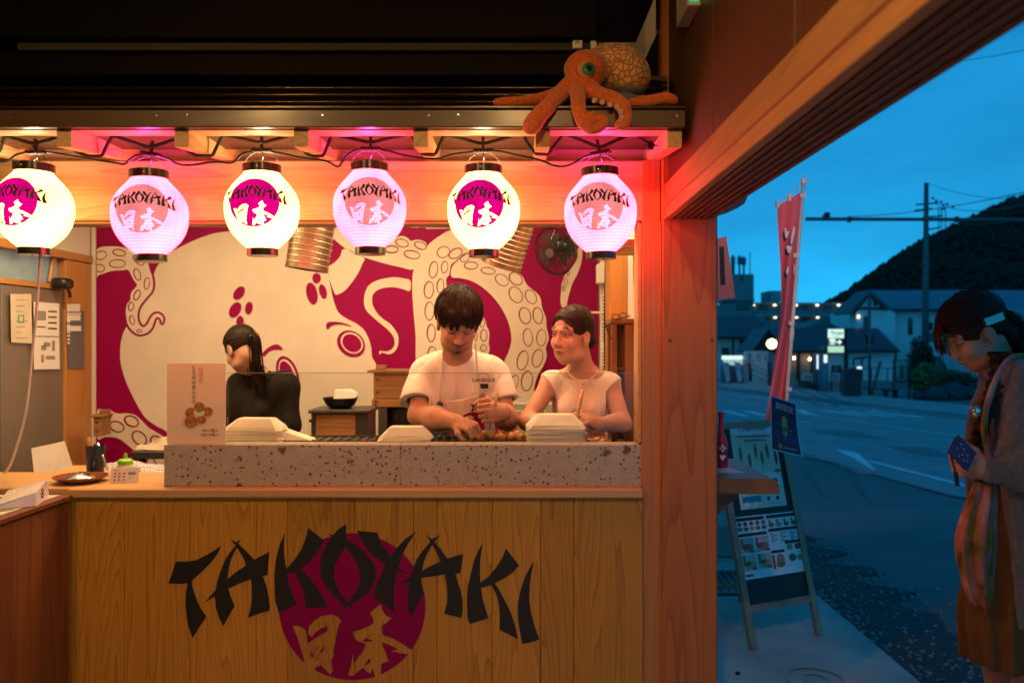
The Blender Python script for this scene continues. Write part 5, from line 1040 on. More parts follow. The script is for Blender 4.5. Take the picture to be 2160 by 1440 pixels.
struct(stripe('edge_line_far', (1700, 848), (2030, 880), -40, 25, 0.16, WHT))
PATCH = mat('asphalt_patch', (0.20, 0.20, 0.20), 0.8, var=0.2, scale=3)
for pts in ([(1700, 905), (1790, 908), (1880, 926), (1780, 922)], [(1860, 938), (1960, 944), (2040, 968), (1930, 958)], [(1560, 884), (1640, 888), (1660, 896), (1580, 892)]):
    g_ = [G(*p) for p in pts]; struct(drape('asphalt_patch', [(g_[0].lerp(g_[3], t), g_[1].lerp(g_[2], t)) for t in (0, .25, .5, .75, 1)], PATCH, -0.004))
CRK = mat('crack_seal', (0.05, 0.05, 0.05), 0.6)
for p_, q_, t0, t1 in (((1740, 930), (1990, 975), 0, 7), ((1800, 1010), (1990, 1100), -2, 3.5), ((1700, 1000), (1830, 1075), 0, 2.5)):
    c_ = line(p_, q_, t0, t1, 24); struct(drape('crack_seal', [(v + Vector((0.03 * math.sin(i * 1.7), 0.03 * math.cos(i * 2.3), 0)), v + Vector((0.03 * math.sin(i * 1.7) + 0.02, 0.03 * math.cos(i * 2.3) + 0.01, 0))) for i, v in enumerate(c_)], CRK, 0.002))
# zebra stripes
zb = [((1527, 866), (1577, 878)), ((1572, 866), (1614, 876)), ((1685, 864), (1716, 877)), ((1733, 865), (1832, 878)), ((1778, 866), (1890, 879)), ((1830, 866), (1947, 880))]
for i, (a, b) in enumerate(zb):
    p, q = G(*a), G(*b); d = (q - p).normalized(); s = Vector((d.y, -d.x, 0)) * 0.15
    struct(drape('crossing_bar', [(p + (q - p) * t - s, p + (q - p) * t + s) for t in (0, .25, .5, .75, 1)], WHT, 0.0))
struct(drape('stop_line', [(G(1690, 889), G(1692, 889.8)), (G(1712, 889), G(1712, 890))], WHT, 0.0))
# kerb nose with painted end on the near side
kn_ = [(1690, 950), (1765, 953), (1802, 960), (1846, 999), (1812, 996), (1760, 975), (1690, 958)]
gk = [G(*p) for p in kn_]
o = MB().sheet([[v + Vector((0, 0, 0.06)) for v in gk]], (0, 0, -0.10)).build('kerb_nose', PAVE); struct(o)
gk = [G(*p) + Vector((0, 0, 0.066)) for p in [(1763, 954), (1802, 959), (1812, 963), (1848, 998), (1838, 997), (1800, 972)]]
struct(MB().sheet([gk], (0, 0, -0.004)).build('kerb_paint', WHT))
# far pavement with kerb
d = (far[-1] - far[0]).normalized(); nrm = Vector((-d.y, d.x, 0)); nrm = nrm if nrm.x > 0 else -nrm
f2 = [p + nrm * 0.14 for p in far]; f3 = [p + nrm * 3.2 for p in far]
def raised(name, A, B, h, m):
    n = len(A); vs = []
    for a, b in zip(A, B): vs += [(a.x, a.y, ground_z(a.y) - 0.01), (a.x, a.y, ground_z(a.y) + h), (b.x, b.y, ground_z(b.y) + h), (b.x, b.y, ground_z(b.y) - 0.01)]
    return struct(MB().add(vs, [(i*4 + k, i*4 + k + 1, i*4 + k + 5, i*4 + k + 4) for i in range(n-1) for k in range(3)]).build(name, m))
raised('kerb', far, f2, 0.14, mat('kerb_stone', (0.26, 0.26, 0.25), 0.8)); raised('far_pavement', f2, f3, 0.13, PAVE)
# concrete apron and gravel strip by the door
struct(bx('concrete_apron', (0.662, -4.0, -0.14), (1.78, 6.15, -0.002), CONC))
GRV = mat('gravel_stone', (0.26, 0.25, 0.24), 0.8, var=0.75, scale=35)
gv = MB(); rnd = random.Random(4)
for i in range(4200):
    y = 2.2 + 4.6 * rnd.random() ** 0.8; wd = 0.85 if y < 5 else 0.6; x = 1.77 + wd * rnd.random() ** 1.7 + (y - 4) * 0.03
    if rnd.random() < (x - 1.8) * 0.75: continue
    s = 0.005 + 0.015 * rnd.random() ** 3; z = ground_z(y) - 0.02; c = Vector((x, y, z + s * 0.35)); a = rnd.uniform(0, 6.28)
    pts = [c + Vector((s * math.cos(a + k*1.257) * rnd.uniform(.7, 1.3), s * math.sin(a + k*1.257) * rnd.uniform(.7, 1.3), -s*.35)) for k in range(5)]
    tp = [c + Vector((s*.6 * math.cos(a + k*1.257 + .3) * rnd.uniform(.7, 1.2), s*.6 * math.sin(a + k*1.257 + .3) * rnd.uniform(.7, 1.2), s * rnd.uniform(.3, .7))) for k in range(5)]
    gv.add(pts + tp, [(k, (k+1) % 5, 5 + (k+1) % 5, 5 + k) for k in range(5)] + [(5, 6, 7, 8, 9)])
o = gv.build('gravel', GRV); o['kind'] = 'stuff'
gb_ = [Vector((1.781, 1.0, -0.012)), Vector((1.781, 6.3, -0.012))] + [Vector((2.28 + 0.10*math.sin(k*1.9) + 0.07*math.sin(k*4.7 + 1) - 0.04*max(0, 6.3 - k*0.13 - 5), 6.3 - k*0.13, -0.012)) for k in range(41)]
struct(MB().sheet([gb_], (0, 0, -0.1)).build('gravel_bed', mat('gravel_soil', (0.065, 0.063, 0.06), 0.95, var=0.4, scale=30, bump=0.6, bscale=160)))
pb = thing('dark_pebble', 'lone dark pebble on the concrete apron', 'pebble', G(1556, 1424)); MB().ball(G(1556, 1424) + Vector((0, 0, .004)), (.012, .01, .008), 10, 6, .1).build('pebble', M_INK, pb)
# ---- A-frame menu board
BL, BR = Vector((1.137, 3.93, 0.0)), Vector((1.563, 4.126, 0.0))
ex = (BR - BL).normalized(); bw = (BR - BL).length; back = Vector((-ex.y, ex.x, 0)); UP = back * 0.29 + Vector((0, 0, 1.074)); ul = UP.length; uu = UP / ul; bn = ex.cross(uu).normalized()
if bn.y > 0: bn = -bn
def onboard(px, py, lift=0.0):
    o0 = Vector((0, 0, H)); dr = P(px, py, 1.0) - o0; t = ((BL + bn * lift) - o0).dot(bn) / dr.dot(bn); return o0 + dr * t
af = thing('menu_board', 'wooden A-frame blackboard with pasted menus on the apron', 'A-frame board', (1.35, 4.1, 0))
AFW = wood('grey_wood', (0.40, 0.28, 0.19), (0.26, 0.17, 0.10), 'Z', ring=10, rough=0.6, contrast=0.5)
def bar(name, a, b, w, d_, side, m, parent, dep=None):
    dep = dep or bn; s = side * w / 2; e = dep * d_ / 2
    return MB().hexa([a - s - e, a + s - e, a + s + e, a - s + e], [b - s - e, b + s - e, b + s + e, b - s + e]).build(name, m, parent)
for q in (0.02, bw - 0.02): bar('stile', BL + ex * q, BL + ex * q + UP, 0.036, 0.022, ex, AFW, af)
for v in (0.985, 0.165): bar('rail', BL + ex * 0.039 + UP * v, BL + ex * (bw - 0.039) + UP * v, 0.034, 0.02, uu, AFW, af)
MB().hexa([BL + ex * 0.038 + UP * 0.18, BL + ex * (bw - .038) + UP * .18, BL + ex * (bw - .038) + UP * .18 - bn * .006, BL + ex * .038 + UP * .18 - bn * .006], [BL + ex * 0.038 + UP * 0.97, BL + ex * (bw - .038) + UP * .97, BL + ex * (bw - .038) + UP * .97 - bn * .006, BL + ex * .038 + UP * .97 - bn * .006]).build('blackboard', mat('blackboard', (0.008, 0.008, 0.009), 0.5), af)
tb_ = BL + UP; bk = back * 0.60
for q in (0.02, bw - 0.02): bar('rear_leg', BL + ex * q + bk, BL + ex * q + UP * 0.985 + back * 0.025, 0.034, 0.02, ex, AFW, af)
bar('rear_rail', BL + ex * 0.038 + bk - back * 0.03 + Vector((0, 0, .11)), BL + ex * (bw - .038) + bk - back * 0.03 + Vector((0, 0, .11)), 0.03, 0.02, Vector((0, 0, 1)), AFW, af)
def poster(pts, lab, nm, col, lift):
    c = [onboard(a, b, lift) for a, b in pts]; t = thing(nm, lab, 'poster', c[3]); MB().sheet([c], bn * -0.001).build('sheet', col, t)
    def q(u, v, l=0.0012): return c[0].lerp(c[1], u).lerp(c[3].lerp(c[2], u), v) + bn * l
    return t, q
def blk(t, q, u0, u1, v0, v1, m, l=0.0012, nm='printed_block'): MB().sheet([[q(u0, v0, l), q(u1, v0, l), q(u1, v1, l), q(u0, v1, l)]], bn * -0.0004).build(nm, m, t)
def dsc(t, q, u, v, ru, rv, m, l=0.0016, nm='printed_dish'): MB().sheet([[q(u + ru*math.cos(a), v + rv*math.sin(a), l) for a in [k*math.pi/7 for k in range(14)]]], bn * -0.0004).build(nm, m, t)
GLP = mat('poster_white', (0.80, 0.81, 0.82), 0.35, var=0.02); GLC = mat('poster_cream', (0.74, 0.67, 0.52), 0.35, var=0.15, scale=4)
t, q = poster([(1537, 894), (1630, 891), (1660, 1065), (1563, 1075)], 'cream skewer menu poster on the upper half of the A-frame', 'poster', GLC, 0.003)
blk(t, q, 0.02, 0.98, 0.015, 0.13, GLP); 
text_mesh('日光揚げゆば団子', 0.024, mat('grey_ink', (0.10, 0.10, 0.11), 0.6), q(0.5, 0.075, 0.002), ex, uu, 'lettering', t)
for i in range(2): blk(t, q, 0.14 + i * .14, 0.88 - i * .14, 0.150 + i * 0.05, 0.165 + i * 0.05, mat('grey_ink', (0.10, 0.10, 0.11), 0.6))
SK = [mat('skewer_a', (0.24, 0.20, 0.05), 0.5), mat('skewer_b', (0.12, 0.16, 0.03), 0.5), mat('skewer_c', (0.20, 0.13, 0.05), 0.5), mat('skewer_d', (0.05, 0.045, 0.04), 0.5)]
for i, (u, v, m) in enumerate(((0.16, 0.36, 0), (0.34, 0.44, 2), (0.50, 0.33, 0), (0.62, 0.42, 1), (0.76, 0.34, 1), (0.93, 0.42, 3))):
    dsc(t, q, u, v, 0.032, 0.085, SK[m]); blk(t, q, u - .008, u + .008, v + .08, v + .12, mat('stick', (.45, .36, .2), .6), 0.0012, 'printed_stick')
dsc(t, q, 0.70, 0.68, 0.26, 0.085, GLP, 0.0016); dsc(t, q, 0.62, 0.67, 0.10, 0.035, SK[2], 0.0022); dsc(t, q, 0.80, 0.70, 0.10, 0.035, SK[0], 0.0022); dsc(t, q, 0.92, 0.58, 0.07, 0.02, mat('leaf_print', (0.05, 0.16, 0.05), 0.5), 0.0022)
blk(t, q, 0.06, 0.46, 0.86, 0.93, mat('teal_print', (0.02, 0.25, 0.38), 0.5)); dsc(t, q, 0.62, 0.90, 0.09, 0.05, GLP); dsc(t, q, 0.62, 0.90, 0.04, 0.028, SK[2], 0.0022); dsc(t, q, 0.82, 0.90, 0.09, 0.05, GLP); dsc(t, q, 0.82, 0.90, 0.04, 0.028, SK[3], 0.0022); dsc(t, q, 0.14, 0.95, 0.05, 0.03, GLP); dsc(t, q, 0.34, 0.95, 0.05, 0.03, GLP)
t, q = poster([(1547, 1091), (1677, 1077), (1701, 1203), (1566, 1224)], 'white multi-dish menu poster on the lower half of the A-frame', 'poster', GLP, 0.003)
for u0, u1, v0, v1 in ((0.02, 0.47, 0.02, 0.075), (0.51, 0.98, 0.02, 0.075), (0.02, 0.48, 0.275, 0.325), (0.51, 0.98, 0.245, 0.295), (0.74, 0.98, 0.47, 0.52), (0.50, 0.71, 0.60, 0.645)): blk(t, q, u0, u1, v0, v1, M_INK)
DR = mat('dish_red2', (0.5, 0.05, 0.04), 0.5); DB = mat('dish_brown', (0.30, 0.15, 0.06), 0.5); DG = mat('dish_green2', (0.07, 0.14, 0.05), 0.5); DY = mat('dish_yellow', (0.45, 0.33, 0.12), 0.5)
for i in range(5): dsc(t, q, 0.07 + i * 0.095, 0.125, 0.032, 0.036, DR); dsc(t, q, 0.07 + i * 0.095, 0.205, 0.04, 0.034, [DB, DG, DY][i % 3])
for i in range(4): dsc(t, q, 0.57 + i * 0.122, 0.185, 0.045, 0.04, [DB, DY, DB, DG][i]); dsc(t, q, 0.55 + i * 0.122, 0.125, 0.018, 0.025, [DR, DG, DR, DG][i])
for i in range(2):
    for j in range(2):
        blk(t, q, 0.04 + i * 0.235, 0.255 + i * 0.235, 0.345 + j * 0.27, 0.595 + j * 0.27, mat('pale_print', (0.42, 0.46, 0.44), 0.5)); dsc(t, q, 0.15 + i * 0.235, 0.50 + j * 0.27, 0.085, 0.065, [DB, DY][j], 0.0022); dsc(t, q, 0.12 + i * 0.235, 0.485 + j * 0.27, 0.05, 0.035, [DR, DG][j], 0.0028); blk(t, q, 0.17 + i * .235, 0.25 + i * .235, 0.55 + j * .27, 0.585 + j * .27, DR, 0.0034)
        blk(t, q, 0.055 + i * .235, 0.085 + i * .235, 0.36 + j * .27, 0.50 + j * .27, [DR, DG][j], 0.0034)
for r_ in range(5):
    for c_ in range(3): blk(t, q, 0.53 + c_ * 0.155, 0.53 + c_ * 0.155 + 0.06 + 0.05 * ((r_ + c_) % 2), 0.325 + r_ * 0.032, 0.338 + r_ * 0.032, mat('grey_ink', (0.10, 0.10, 0.11), 0.6), nm='text_line')
for u, v, m in ((0.80, 0.575, DY), (0.93, 0.575, DR), (0.82, 0.75, DG), (0.94, 0.76, DY)): dsc(t, q, u, v, 0.058, 0.062, M_INK if m is DG else GLP, 0.0014); dsc(t, q, u, v, 0.05, 0.053, m, 0.002)
dsc(t, q, 0.63, 0.76, 0.065, 0.10, mat('dish_pink', (0.5, 0.25, 0.22), 0.5)); dsc(t, q, 0.62, 0.83, 0.07, 0.05, DB, 0.0022); blk(t, q, 0.50, 0.54, 0.67, 0.90, DR); dsc(t, q, 0.12, 0.94, 0.07, 0.02, DR)
# purple poster with ice lolly hung in front of the flag
YP = 4.12
pp = thing('ice_poster', 'purple poster with a yellow ice lolly hung beside the A-frame', 'poster', P(1660, 963, YP)); cpt = [P(1626, 833, YP), P(1679, 851, YP), P(1693, 963, YP), P(1627, 948, YP)]
def pq(u, v, l=0.0): p = cpt[0].lerp(cpt[1], u).lerp(cpt[3].lerp(cpt[2], u), v); return p + Vector((0, 0.05 * (v - v*v) * (0.5 + u) - l, 0))
def curl(nm, u0, u1, v0, v1, m, l, n=8, parent=pp):
    vs = [pq(u0 + (u1-u0)*i/n, v0 + (v1-v0)*j/n, l) for i in range(n+1) for j in range(n+1)]
    return MB().add(vs, [(i*(n+1)+j, i*(n+1)+j+1, (i+1)*(n+1)+j+1, (i+1)*(n+1)+j) for i in range(n) for j in range(n)]).build(nm, m, parent)
curl('sheet', 0, 1, 0, 1, GLP, 0); curl('purple_field', 0.03, 0.97, 0.02, 0.98, mat('purple_print', (0.09, 0.025, 0.13), 0.45), 0.001)
PGR = mat('band_green', (0.008, 0.05, 0.03), 0.5); PRD = mat('band_red', (0.16, 0.01, 0.05), 0.5)
curl('band', 0.12, 0.90, 0.28, 0.35, PGR, 0.002); curl('band', 0.12, 0.95, 0.36, 0.43, PRD, 0.002); curl('band', 0.15, 0.95, 0.535, 0.60, PGR, 0.0045); curl('band', 0.12, 0.92, 0.81, 0.86, PRD, 0.002); curl('band', 0.12, 0.92, 0.865, 0.935, PGR, 0.002)
lol = [pq(0.50 + 0.105 * x, 0.50 + 0.185 * y, 0.003) for x, y in [(math.copysign(abs(math.cos(a))**0.6, math.cos(a)), math.copysign(abs(math.sin(a))**0.9, math.sin(a))) for a in [k*math.pi/12 for k in range(24)]]]
MB().sheet([lol], (0, 0.0004, 0)).build('printed_lolly', mat('lolly', (0.50, 0.42, 0.12), 0.5), pp); curl('lolly_stick', 0.48, 0.51, 0.685, 0.77, mat('lolly', (0.50, 0.42, 0.12), 0.5), 0.003, 3)
tx = (cpt[1] - cpt[0]).normalized()
for i, ch in enumerate('夏限定'): text_mesh(ch, 0.036, M_WHITE, pq(0.28 + i * 0.24, 0.165, 0.006), tx, (0, 0, 1), 'lettering', pp)
text_mesh('氷', 0.03, M_WHITE, pq(0.30, 0.90, 0.006), tx, (0, 0, 1), 'lettering', pp)
for k in range(6): curl('text_dash', 0.42 + k * .07, 0.47 + k * .07, 0.895, 0.91, M_WHITE, 0.004, 2); 
for k in range(5): curl('text_dash', 0.42 + k * .07, 0.46 + k * .07, 0.56, 0.575, M_WHITE, 0.006, 2)
# nobori flag
YF = 4.85
nf = thing('banner_flag', 'tall red nobori banner with white brush marks on a leaning pole', 'flag', P(1625, 1240, YF)); FL = mat('flag_red', (0.52, 0.085, 0.10), 0.7, var=0.08, scale=4, bump=0.1, bscale=400)
pole_a, pole_b = P(1627, 1245, YF), P(1695, 384, YF); PW = mat('pole_white', (0.50, 0.44, 0.38), 0.4)
MB().tube([pole_a, pole_a.lerp(pole_b, 0.63), pole_b], [0.0125, 0.0125, 0.0105], 12).build('pole', PW, nf, True); MB().lathe([(0.017, 0), (0.017, 0.03)], pole_b - Vector((0, 0, .01)), 12).build('pole_cap', PW, nf)
MB().lathe([(0.016, 0), (0.016, 0.05)], pole_a.lerp(pole_b, 0.615), 12, pole_b - pole_a).build('pole_joint', PW, nf)
MB().tube([P(1637, 431, YF - .03), P(1708, 376, YF + .03)], 0.004, 6).build('cross_rod', PW, nf)
le = [(1638, 436), (1641, 480), (1645, 540), (1648, 600), (1648, 650), (1644, 690), (1636, 745), (1628, 800), (1622, 850), (1613, 890), (1606, 930)]
re = [(1690, 404), (1687, 455), (1682, 520), (1675, 600), (1670, 655), (1667, 690), (1663, 745), (1659, 800), (1656, 850), (1650, 890), (1646, 930)]
vs = []; nn_ = 10
for i, (a, b) in enumerate(zip(le, re)):
    for k in range(nn_ + 1):
        u = k / nn_; fold = 0.05 * math.sin(u * 5.5 + i * 0.55) * (0.3 + 0.07 * i); vs.append(P(a[0] + (b[0]-a[0])*u, a[1] + (b[1]-a[1])*u, YF + fold))
o = MB().add(vs, [(i*(nn_+1)+k, i*(nn_+1)+k+1, (i+1)*(nn_+1)+k+1, (i+1)*(nn_+1)+k) for i in range(len(le)-1) for k in range(nn_)]).build('cloth', FL, nf, True); md = o.modifiers.new('s', 'SUBSURF'); md.levels = 1; md.render_levels = 2
for py, x0 in ((412, 1688), (538, 1674), (681, 1664), (820, 1658)): MB().hexa([P(x0, py + 5, YF - .02), P(x0 + 12, py + 5, YF - .02), P(x0 + 12, py + 5, YF + .02), P(x0, py + 5, YF + .02)], [P(x0, py - 4, YF - .02), P(x0 + 12, py - 4, YF - .02), P(x0 + 12, py - 4, YF + .02), P(x0, py - 4, YF + .02)]).build('tie_loop', PW, nf)
for px, py in ((1641, 432), (1666, 418)): MB().box(P(px - 3, py + 6, YF - .01), P(px + 3, py - 8, YF - .01) + Vector((0, .02, 0))).build('tie_loop', PW, nf)
BR_ = mat('flag_white', (0.55, 0.48, 0.48), 0.7)
for pts in ([(1655, 480), (1659, 482), (1659, 488), (1665, 488), (1661, 500), (1657, 503), (1656, 492)], [(1673, 480), (1677, 478), (1676, 492), (1672, 508), (1669, 516), (1667, 512), (1669, 497)], [(1659, 520), (1664, 517), (1670, 521), (1669, 528), (1665, 535), (1661, 530)], [(1661, 563), (1664, 561), (1663, 574), (1660, 580), (1658, 574)], [(1675, 560), (1677, 556), (1676, 574), (1674, 578)]):
    MB().sheet([[P(a, b, YF - 0.075) for a, b in pts]], (0, 0.002, 0)).build('brush_mark', BR_, nf)
# pink board on the outer side of the post, shelf with flyer and red bottle
pk = thing('pink_banner', 'pink hanging banner on the outer face of the post', 'banner', P(1535, 632, 3.1)); MB().sheet([[P(1514, 503, 3.1), P(1532, 498, 3.1), P(1551, 628, 3.1), P(1514, 633, 3.1)]], (0.0, 0.012, 0)).build('cloth', mat('banner_pink', (0.60, 0.16, 0.16), 0.7), pk)
MB().sheet([[P(1518, 520, 3.098), P(1527, 520, 3.098), P(1530, 600, 3.098), P(1520, 600, 3.098)]], (0.0, 0.001, 0)).build('dark_print', M_INK, pk)
sh = thing('post_shelf', 'thick wooden shelf with a rounded end fixed to the post', 'shelf', (0.85, 3.15, 0.94)); SHW = wood('shelf_wood', (0.30, 0.13, 0.045), (0.16, 0.06, 0.02), 'X', ring=12, rough=0.4)
x0, x1, ya, yb, zt_ = 0.690, X(1645, 2.95), 2.95, 3.45, 1.0
outl = [Vector((x0, ya, zt_))] + [Vector((x1 - 0.0 + 0.0, ya, zt_))] + [Vector((x1, yb, zt_)), Vector((x0, yb, zt_))]
edge = [(x1 - 0.045, 0.0), (x1 - 0.025, -0.004), (x1 - 0.010, -0.014), (x1 - 0.003, -0.028), (x1, -0.058)]
pf = [(x0, -0.058), (x0, 0.0)] + edge
MB().sheet([[Vector((a, ya, zt_ + b)) for a, b in pf]], (0, yb - ya, 0)).build('slab', SHW, sh)
for yy in (3.05, 3.35): MB().hexa([Vector((x0, yy - .015, .80)), Vector((x0 + .025, yy - .015, .80)), Vector((x0 + .025, yy + .015, .80)), Vector((x0, yy + .015, .80))], [Vector((x0, yy - .015, .941)), Vector((x0 + .16, yy - .015, .941)), Vector((x0 + .16, yy + .015, .941)), Vector((x0, yy + .015, .941))]).build('bracket', SHW, sh)
tag(MB().sheet([[Vector((0.71, 3.06, 1.0015)), Vector((0.875, 3.06, 1.0015)), Vector((0.80, 3.32, 1.0015)), Vector((0.71, 3.32, 1.0015))]], (0, 0, -0.001)).build('flyer', mat('pink_flyer', (0.62, 0.47, 0.50), 0.5)), 'pale pink flyer lying on the post shelf', 'flyer')
rb = thing('red_bottle', 'red bottle with a white cross and heart on the shelf', 'bottle', (X(1521, 3.2), 3.2, 1.003)); c = Vector((X(1521, 3.2), 3.2, 1.003)); RB = mat('bottle_red', (0.42, 0.008, 0.03), 0.35)
MB().lathe([(0.024, 0), (0.026, 0.004), (0.026, 0.085), (0.022, 0.11), (0.011, 0.14), (0.010, 0.20), (0.013, 0.202), (0.013, 0.218), (0.0, 0.219)], c, 24).build('glass', RB, rb, 'auto')
cxp = Vector((X(1525, 3.17), 3.1735, 1.08))
for w, h_ in ((0.004, 0.013), (0.013, 0.004)): MB().box(cxp - Vector((w, 0, h_)), cxp + Vector((w, 0.001 + w * .02, h_))).build('cross', M_WHITE, rb)
hp = [(0, -0.013), (0.011, 0.0), (0.0115, 0.006), (0.007, 0.010), (0.002, 0.008), (0, 0.004), (-0.002, 0.008), (-0.007, 0.010), (-0.0115, 0.006), (-0.011, 0.0)]
MB().sheet([[cxp + Vector((a, 0, b - 0.036)) for a, b in hp]], (0, 0.001, 0)).build('heart', M_WHITE, rb)
sbk = thing('stone_step', 'low stone block beside the post outside', 'stone', Vector((1.4, 5.7, 0))); MB().box((1.05, 5.6, 0), (1.55, 5.95, 0.22), 0.01).build('block', mat('pale_stone', (0.3, 0.3, 0.27), 0.8, bump=0.3), sbk)
dm = thing('drain_mat', 'dark grid drain mat on the apron behind the board', 'mat', Vector((1.25, 5.0, 0)));
for i in range(9): bx('bar', (1.05 + i * 0.045, 4.8, 0.0), (1.085 + i * 0.045, 5.25, 0.012), M_DSTEEL, dm)
bx('frame', (1.04, 4.765, 0.0), (1.46, 4.795, 0.014), M_DSTEEL, dm)
mh = [G(1720, 1435) + Vector((0.13*math.cos(a), 0.13*math.sin(a), 0.0)) for a in [k*math.pi/16 for k in range(33)]]
cv = thing('drain_cover', 'faint round drain cover in the concrete apron', 'drain cover', G(1720, 1435)); MB().lathe([(0.12, 0.0), (0.13, 0.0), (0.13, 0.003), (0.12, 0.003)], G(1720, 1435), 36, cap=False).build('ring', CONC, cv); MB().lathe([(0.05, 0.0), (0.055, 0.0), (0.055, 0.003), (0.05, 0.003)], G(1720, 1435), 24, cap=False).build('ring', CONC, cv)

# ================================================================ town across the street
ZG = -1.0
WALLC = mat('render_cream', (0.58, 0.56, 0.50), 0.85, var=0.1, scale=0.7); WALLW = mat('render_white', (0.70, 0.70, 0.67), 0.85, var=0.1, scale=0.5)
ROOF = mat('slate_roof', (0.10, 0.105, 0.115), 0.55, var=0.2, scale=1.0); ROOFB = mat('blue_metal_roof', (0.10, 0.14, 0.19), 0.4, 0.2, var=0.1); TIMB = mat('dark_timber', (0.02, 0.017, 0.014), 0.7)
WIN = mat('dark_window', (0.015, 0.02, 0.025), 0.12, var=0.1); MET = mat('street_metal', (0.10, 0.11, 0.115), 0.5, 0.5); CONCD = mat('apartment_concrete', (0.20, 0.20, 0.19), 0.85, var=0.1, scale=0.3)
def wbox(nm, x0, x1, y0, y1, Yd, dep, m, parent, bev=0):
    'box whose front face spans photo pixels at depth Yd'
    a, b = P(x0, y1, Yd), P(x1, y0, Yd); return MB().box((a.x, Yd, a.z), (b.x, Yd + dep, b.z), bev).build(nm, m, parent)
def house(nm, lab, Yd, x0, x1, eave, ridge, rx0, rx1, m, dep=8, over=6, roofm=ROOF, ribs=26):
    t = thing(nm, lab, 'building', (P((x0 + x1)/2, 0, Yd).x, Yd, ZG)); a, b = P(x0, eave, Yd), P(x1, eave, Yd)
    MB().box((a.x, Yd, ZG), (b.x, Yd + dep, a.z - 0.01)).build('wall', m, t)
    e0, e1 = P(x0 - over, eave + 1, Yd - 0.6), P(x1 + over, eave + 1, Yd - 0.6); r0, r1 = P(rx0, ridge, Yd + dep/2), P(rx1, ridge, Yd + dep/2)
    bk0, bk1 = Vector((e0.x, Yd + dep + .6, e0.z)), Vector((e1.x, Yd + dep + .6, e1.z))
    rf = MB().add([e0, e1, bk1, bk0, r0, r1], [(0, 1, 5, 4), (1, 2, 5), (2, 3, 4, 5), (3, 0, 4), (3, 2, 1, 0)]).build('roof', roofm, t)
    for i in range(ribs):
        u = (i + .5) / ribs; p0 = e0.lerp(e1, u); p1 = r0.lerp(r1, min(1, max(0, (p0.x - r0.x) / max(.01, (r1.x - r0.x)))))
        tt = 1.0
        if p0.x < r0.x: tt = max(0.05, (p0.x - e0.x) / max(.01, r0.x - e0.x)); p1 = p0 + (Vector((p0.x, r0.y, r0.z)) - p0) * tt
        elif p0.x > r1.x: tt = max(0.05, (e1.x - p0.x) / max(.01, e1.x - r1.x)); p1 = p0 + (Vector((p0.x, r1.y, r1.z)) - p0) * tt
        else: p1 = Vector((p0.x, r0.y, r0.z))
        MB().tube([p0 + Vector((0, -.02, .02)), p1 + Vector((0, -.02, .02))], 0.028, 4).build('roof_rib', roofm, rf)
    MB().box((e0.x, Yd - 0.66, e0.z - 0.14), (e1.x, Yd - 0.56, e0.z - 0.005)).build('gutter', TIMB, t)
    return t
def window(t, x0, x1, y0, y1, Yd, frame=TIMB):
    f_ = wbox('window', x0, x1, y0, y1, Yd - 0.06, 0.05, frame, t); wbox('pane', x0 + 1.2, x1 - 1.2, y0 + 1.2, y1 - 1.2, Yd - 0.075, 0.012, WIN, f_); return f_
# left low hall
t = house('low_hall', 'low white building with a blue slate roof beside the post', 53, 1430, 1632, 709, 667, 1430, 1612, WALLC, ribs=30)
window(t, 1561, 1587, 717, 733, 53); window(t, 1523, 1538, 733, 752, 53); MB().tube([P(1546, 711, 52.8), P(1546, 820, 52.8)], 0.06, 6).build('downpipe', TIMB, t)
# central teahouse with a lit porch
t = house('teahouse', 'long low teahouse with a dark hipped roof and porch bulbs', 50, 1640, 1892, 737, 692, 1630, 1852, WALLW, ribs=34)
for a, b in ((1682, 1686), (1712, 1716)): wbox('porch_post', a, b, 740, 806, 49.6, 0.2, TIMB, t)
wbox('porch_opening', 1660, 1720, 742, 805, 49.96, 0.03, mat('porch_dark', (0.05, 0.04, 0.03), 0.7), t)
for a, b in ((1688, 1710), (1662, 1680)): wbox('porch_screen', a, b, 746, 803, 49.9, 0.04, mat('porch_wall', (0.30, 0.27, 0.22), 0.8), t)
for px, py in ((1675, 755), (1708, 757)): MB().ball(P(px, py, 49.5), 0.07, 10, 8).build('porch_bulb', emis('porch_bulb', (1.0, 0.66, 0.30), 26), t, True)
wbox('downpipe', 1786, 1789, 742, 800, 49.9, 0.06, TIMB, t); wbox('downpipe', 1889, 1892, 742, 800, 49.9, 0.06, TIMB, t)
g0 = thing('gable_porch', 'small dark gabled porch beside the round lamp', 'porch', (P(1612, 0, 48.5).x, 48.5, ZG)); ap = P(1622, 694, 48.0)
MB().sheet([[P(1586, 740, 48.0), P(1622, 694, 48.0), P(1658, 740, 48.0)]], (0, 2.5, 0)).build('gable', TIMB, g0); MB().sheet([[P(1580, 742, 47.8), P(1622, 690, 47.8), P(1622, 694, 47.8), P(1584, 744, 47.8)]], (0, 2.9, 0)).build('roof_slope', ROOF, g0); MB().sheet([[P(1664, 742, 47.8), P(1622, 690, 47.8), P(1622, 694, 47.8), P(1660, 744, 47.8)]], (0, 2.9, 0)).build('roof_slope', ROOF, g0)
for px in (1592, 1650): wbox('post', px, px + 4, 741, 806, 48.1, 0.2, TIMB, g0)
t = house('small_roof_house', 'small house whose dark roof shows behind the teahouse', 64, 1706, 1800, 690, 668, 1745, 1800, WALLC, dep=7, over=8, ribs=14)
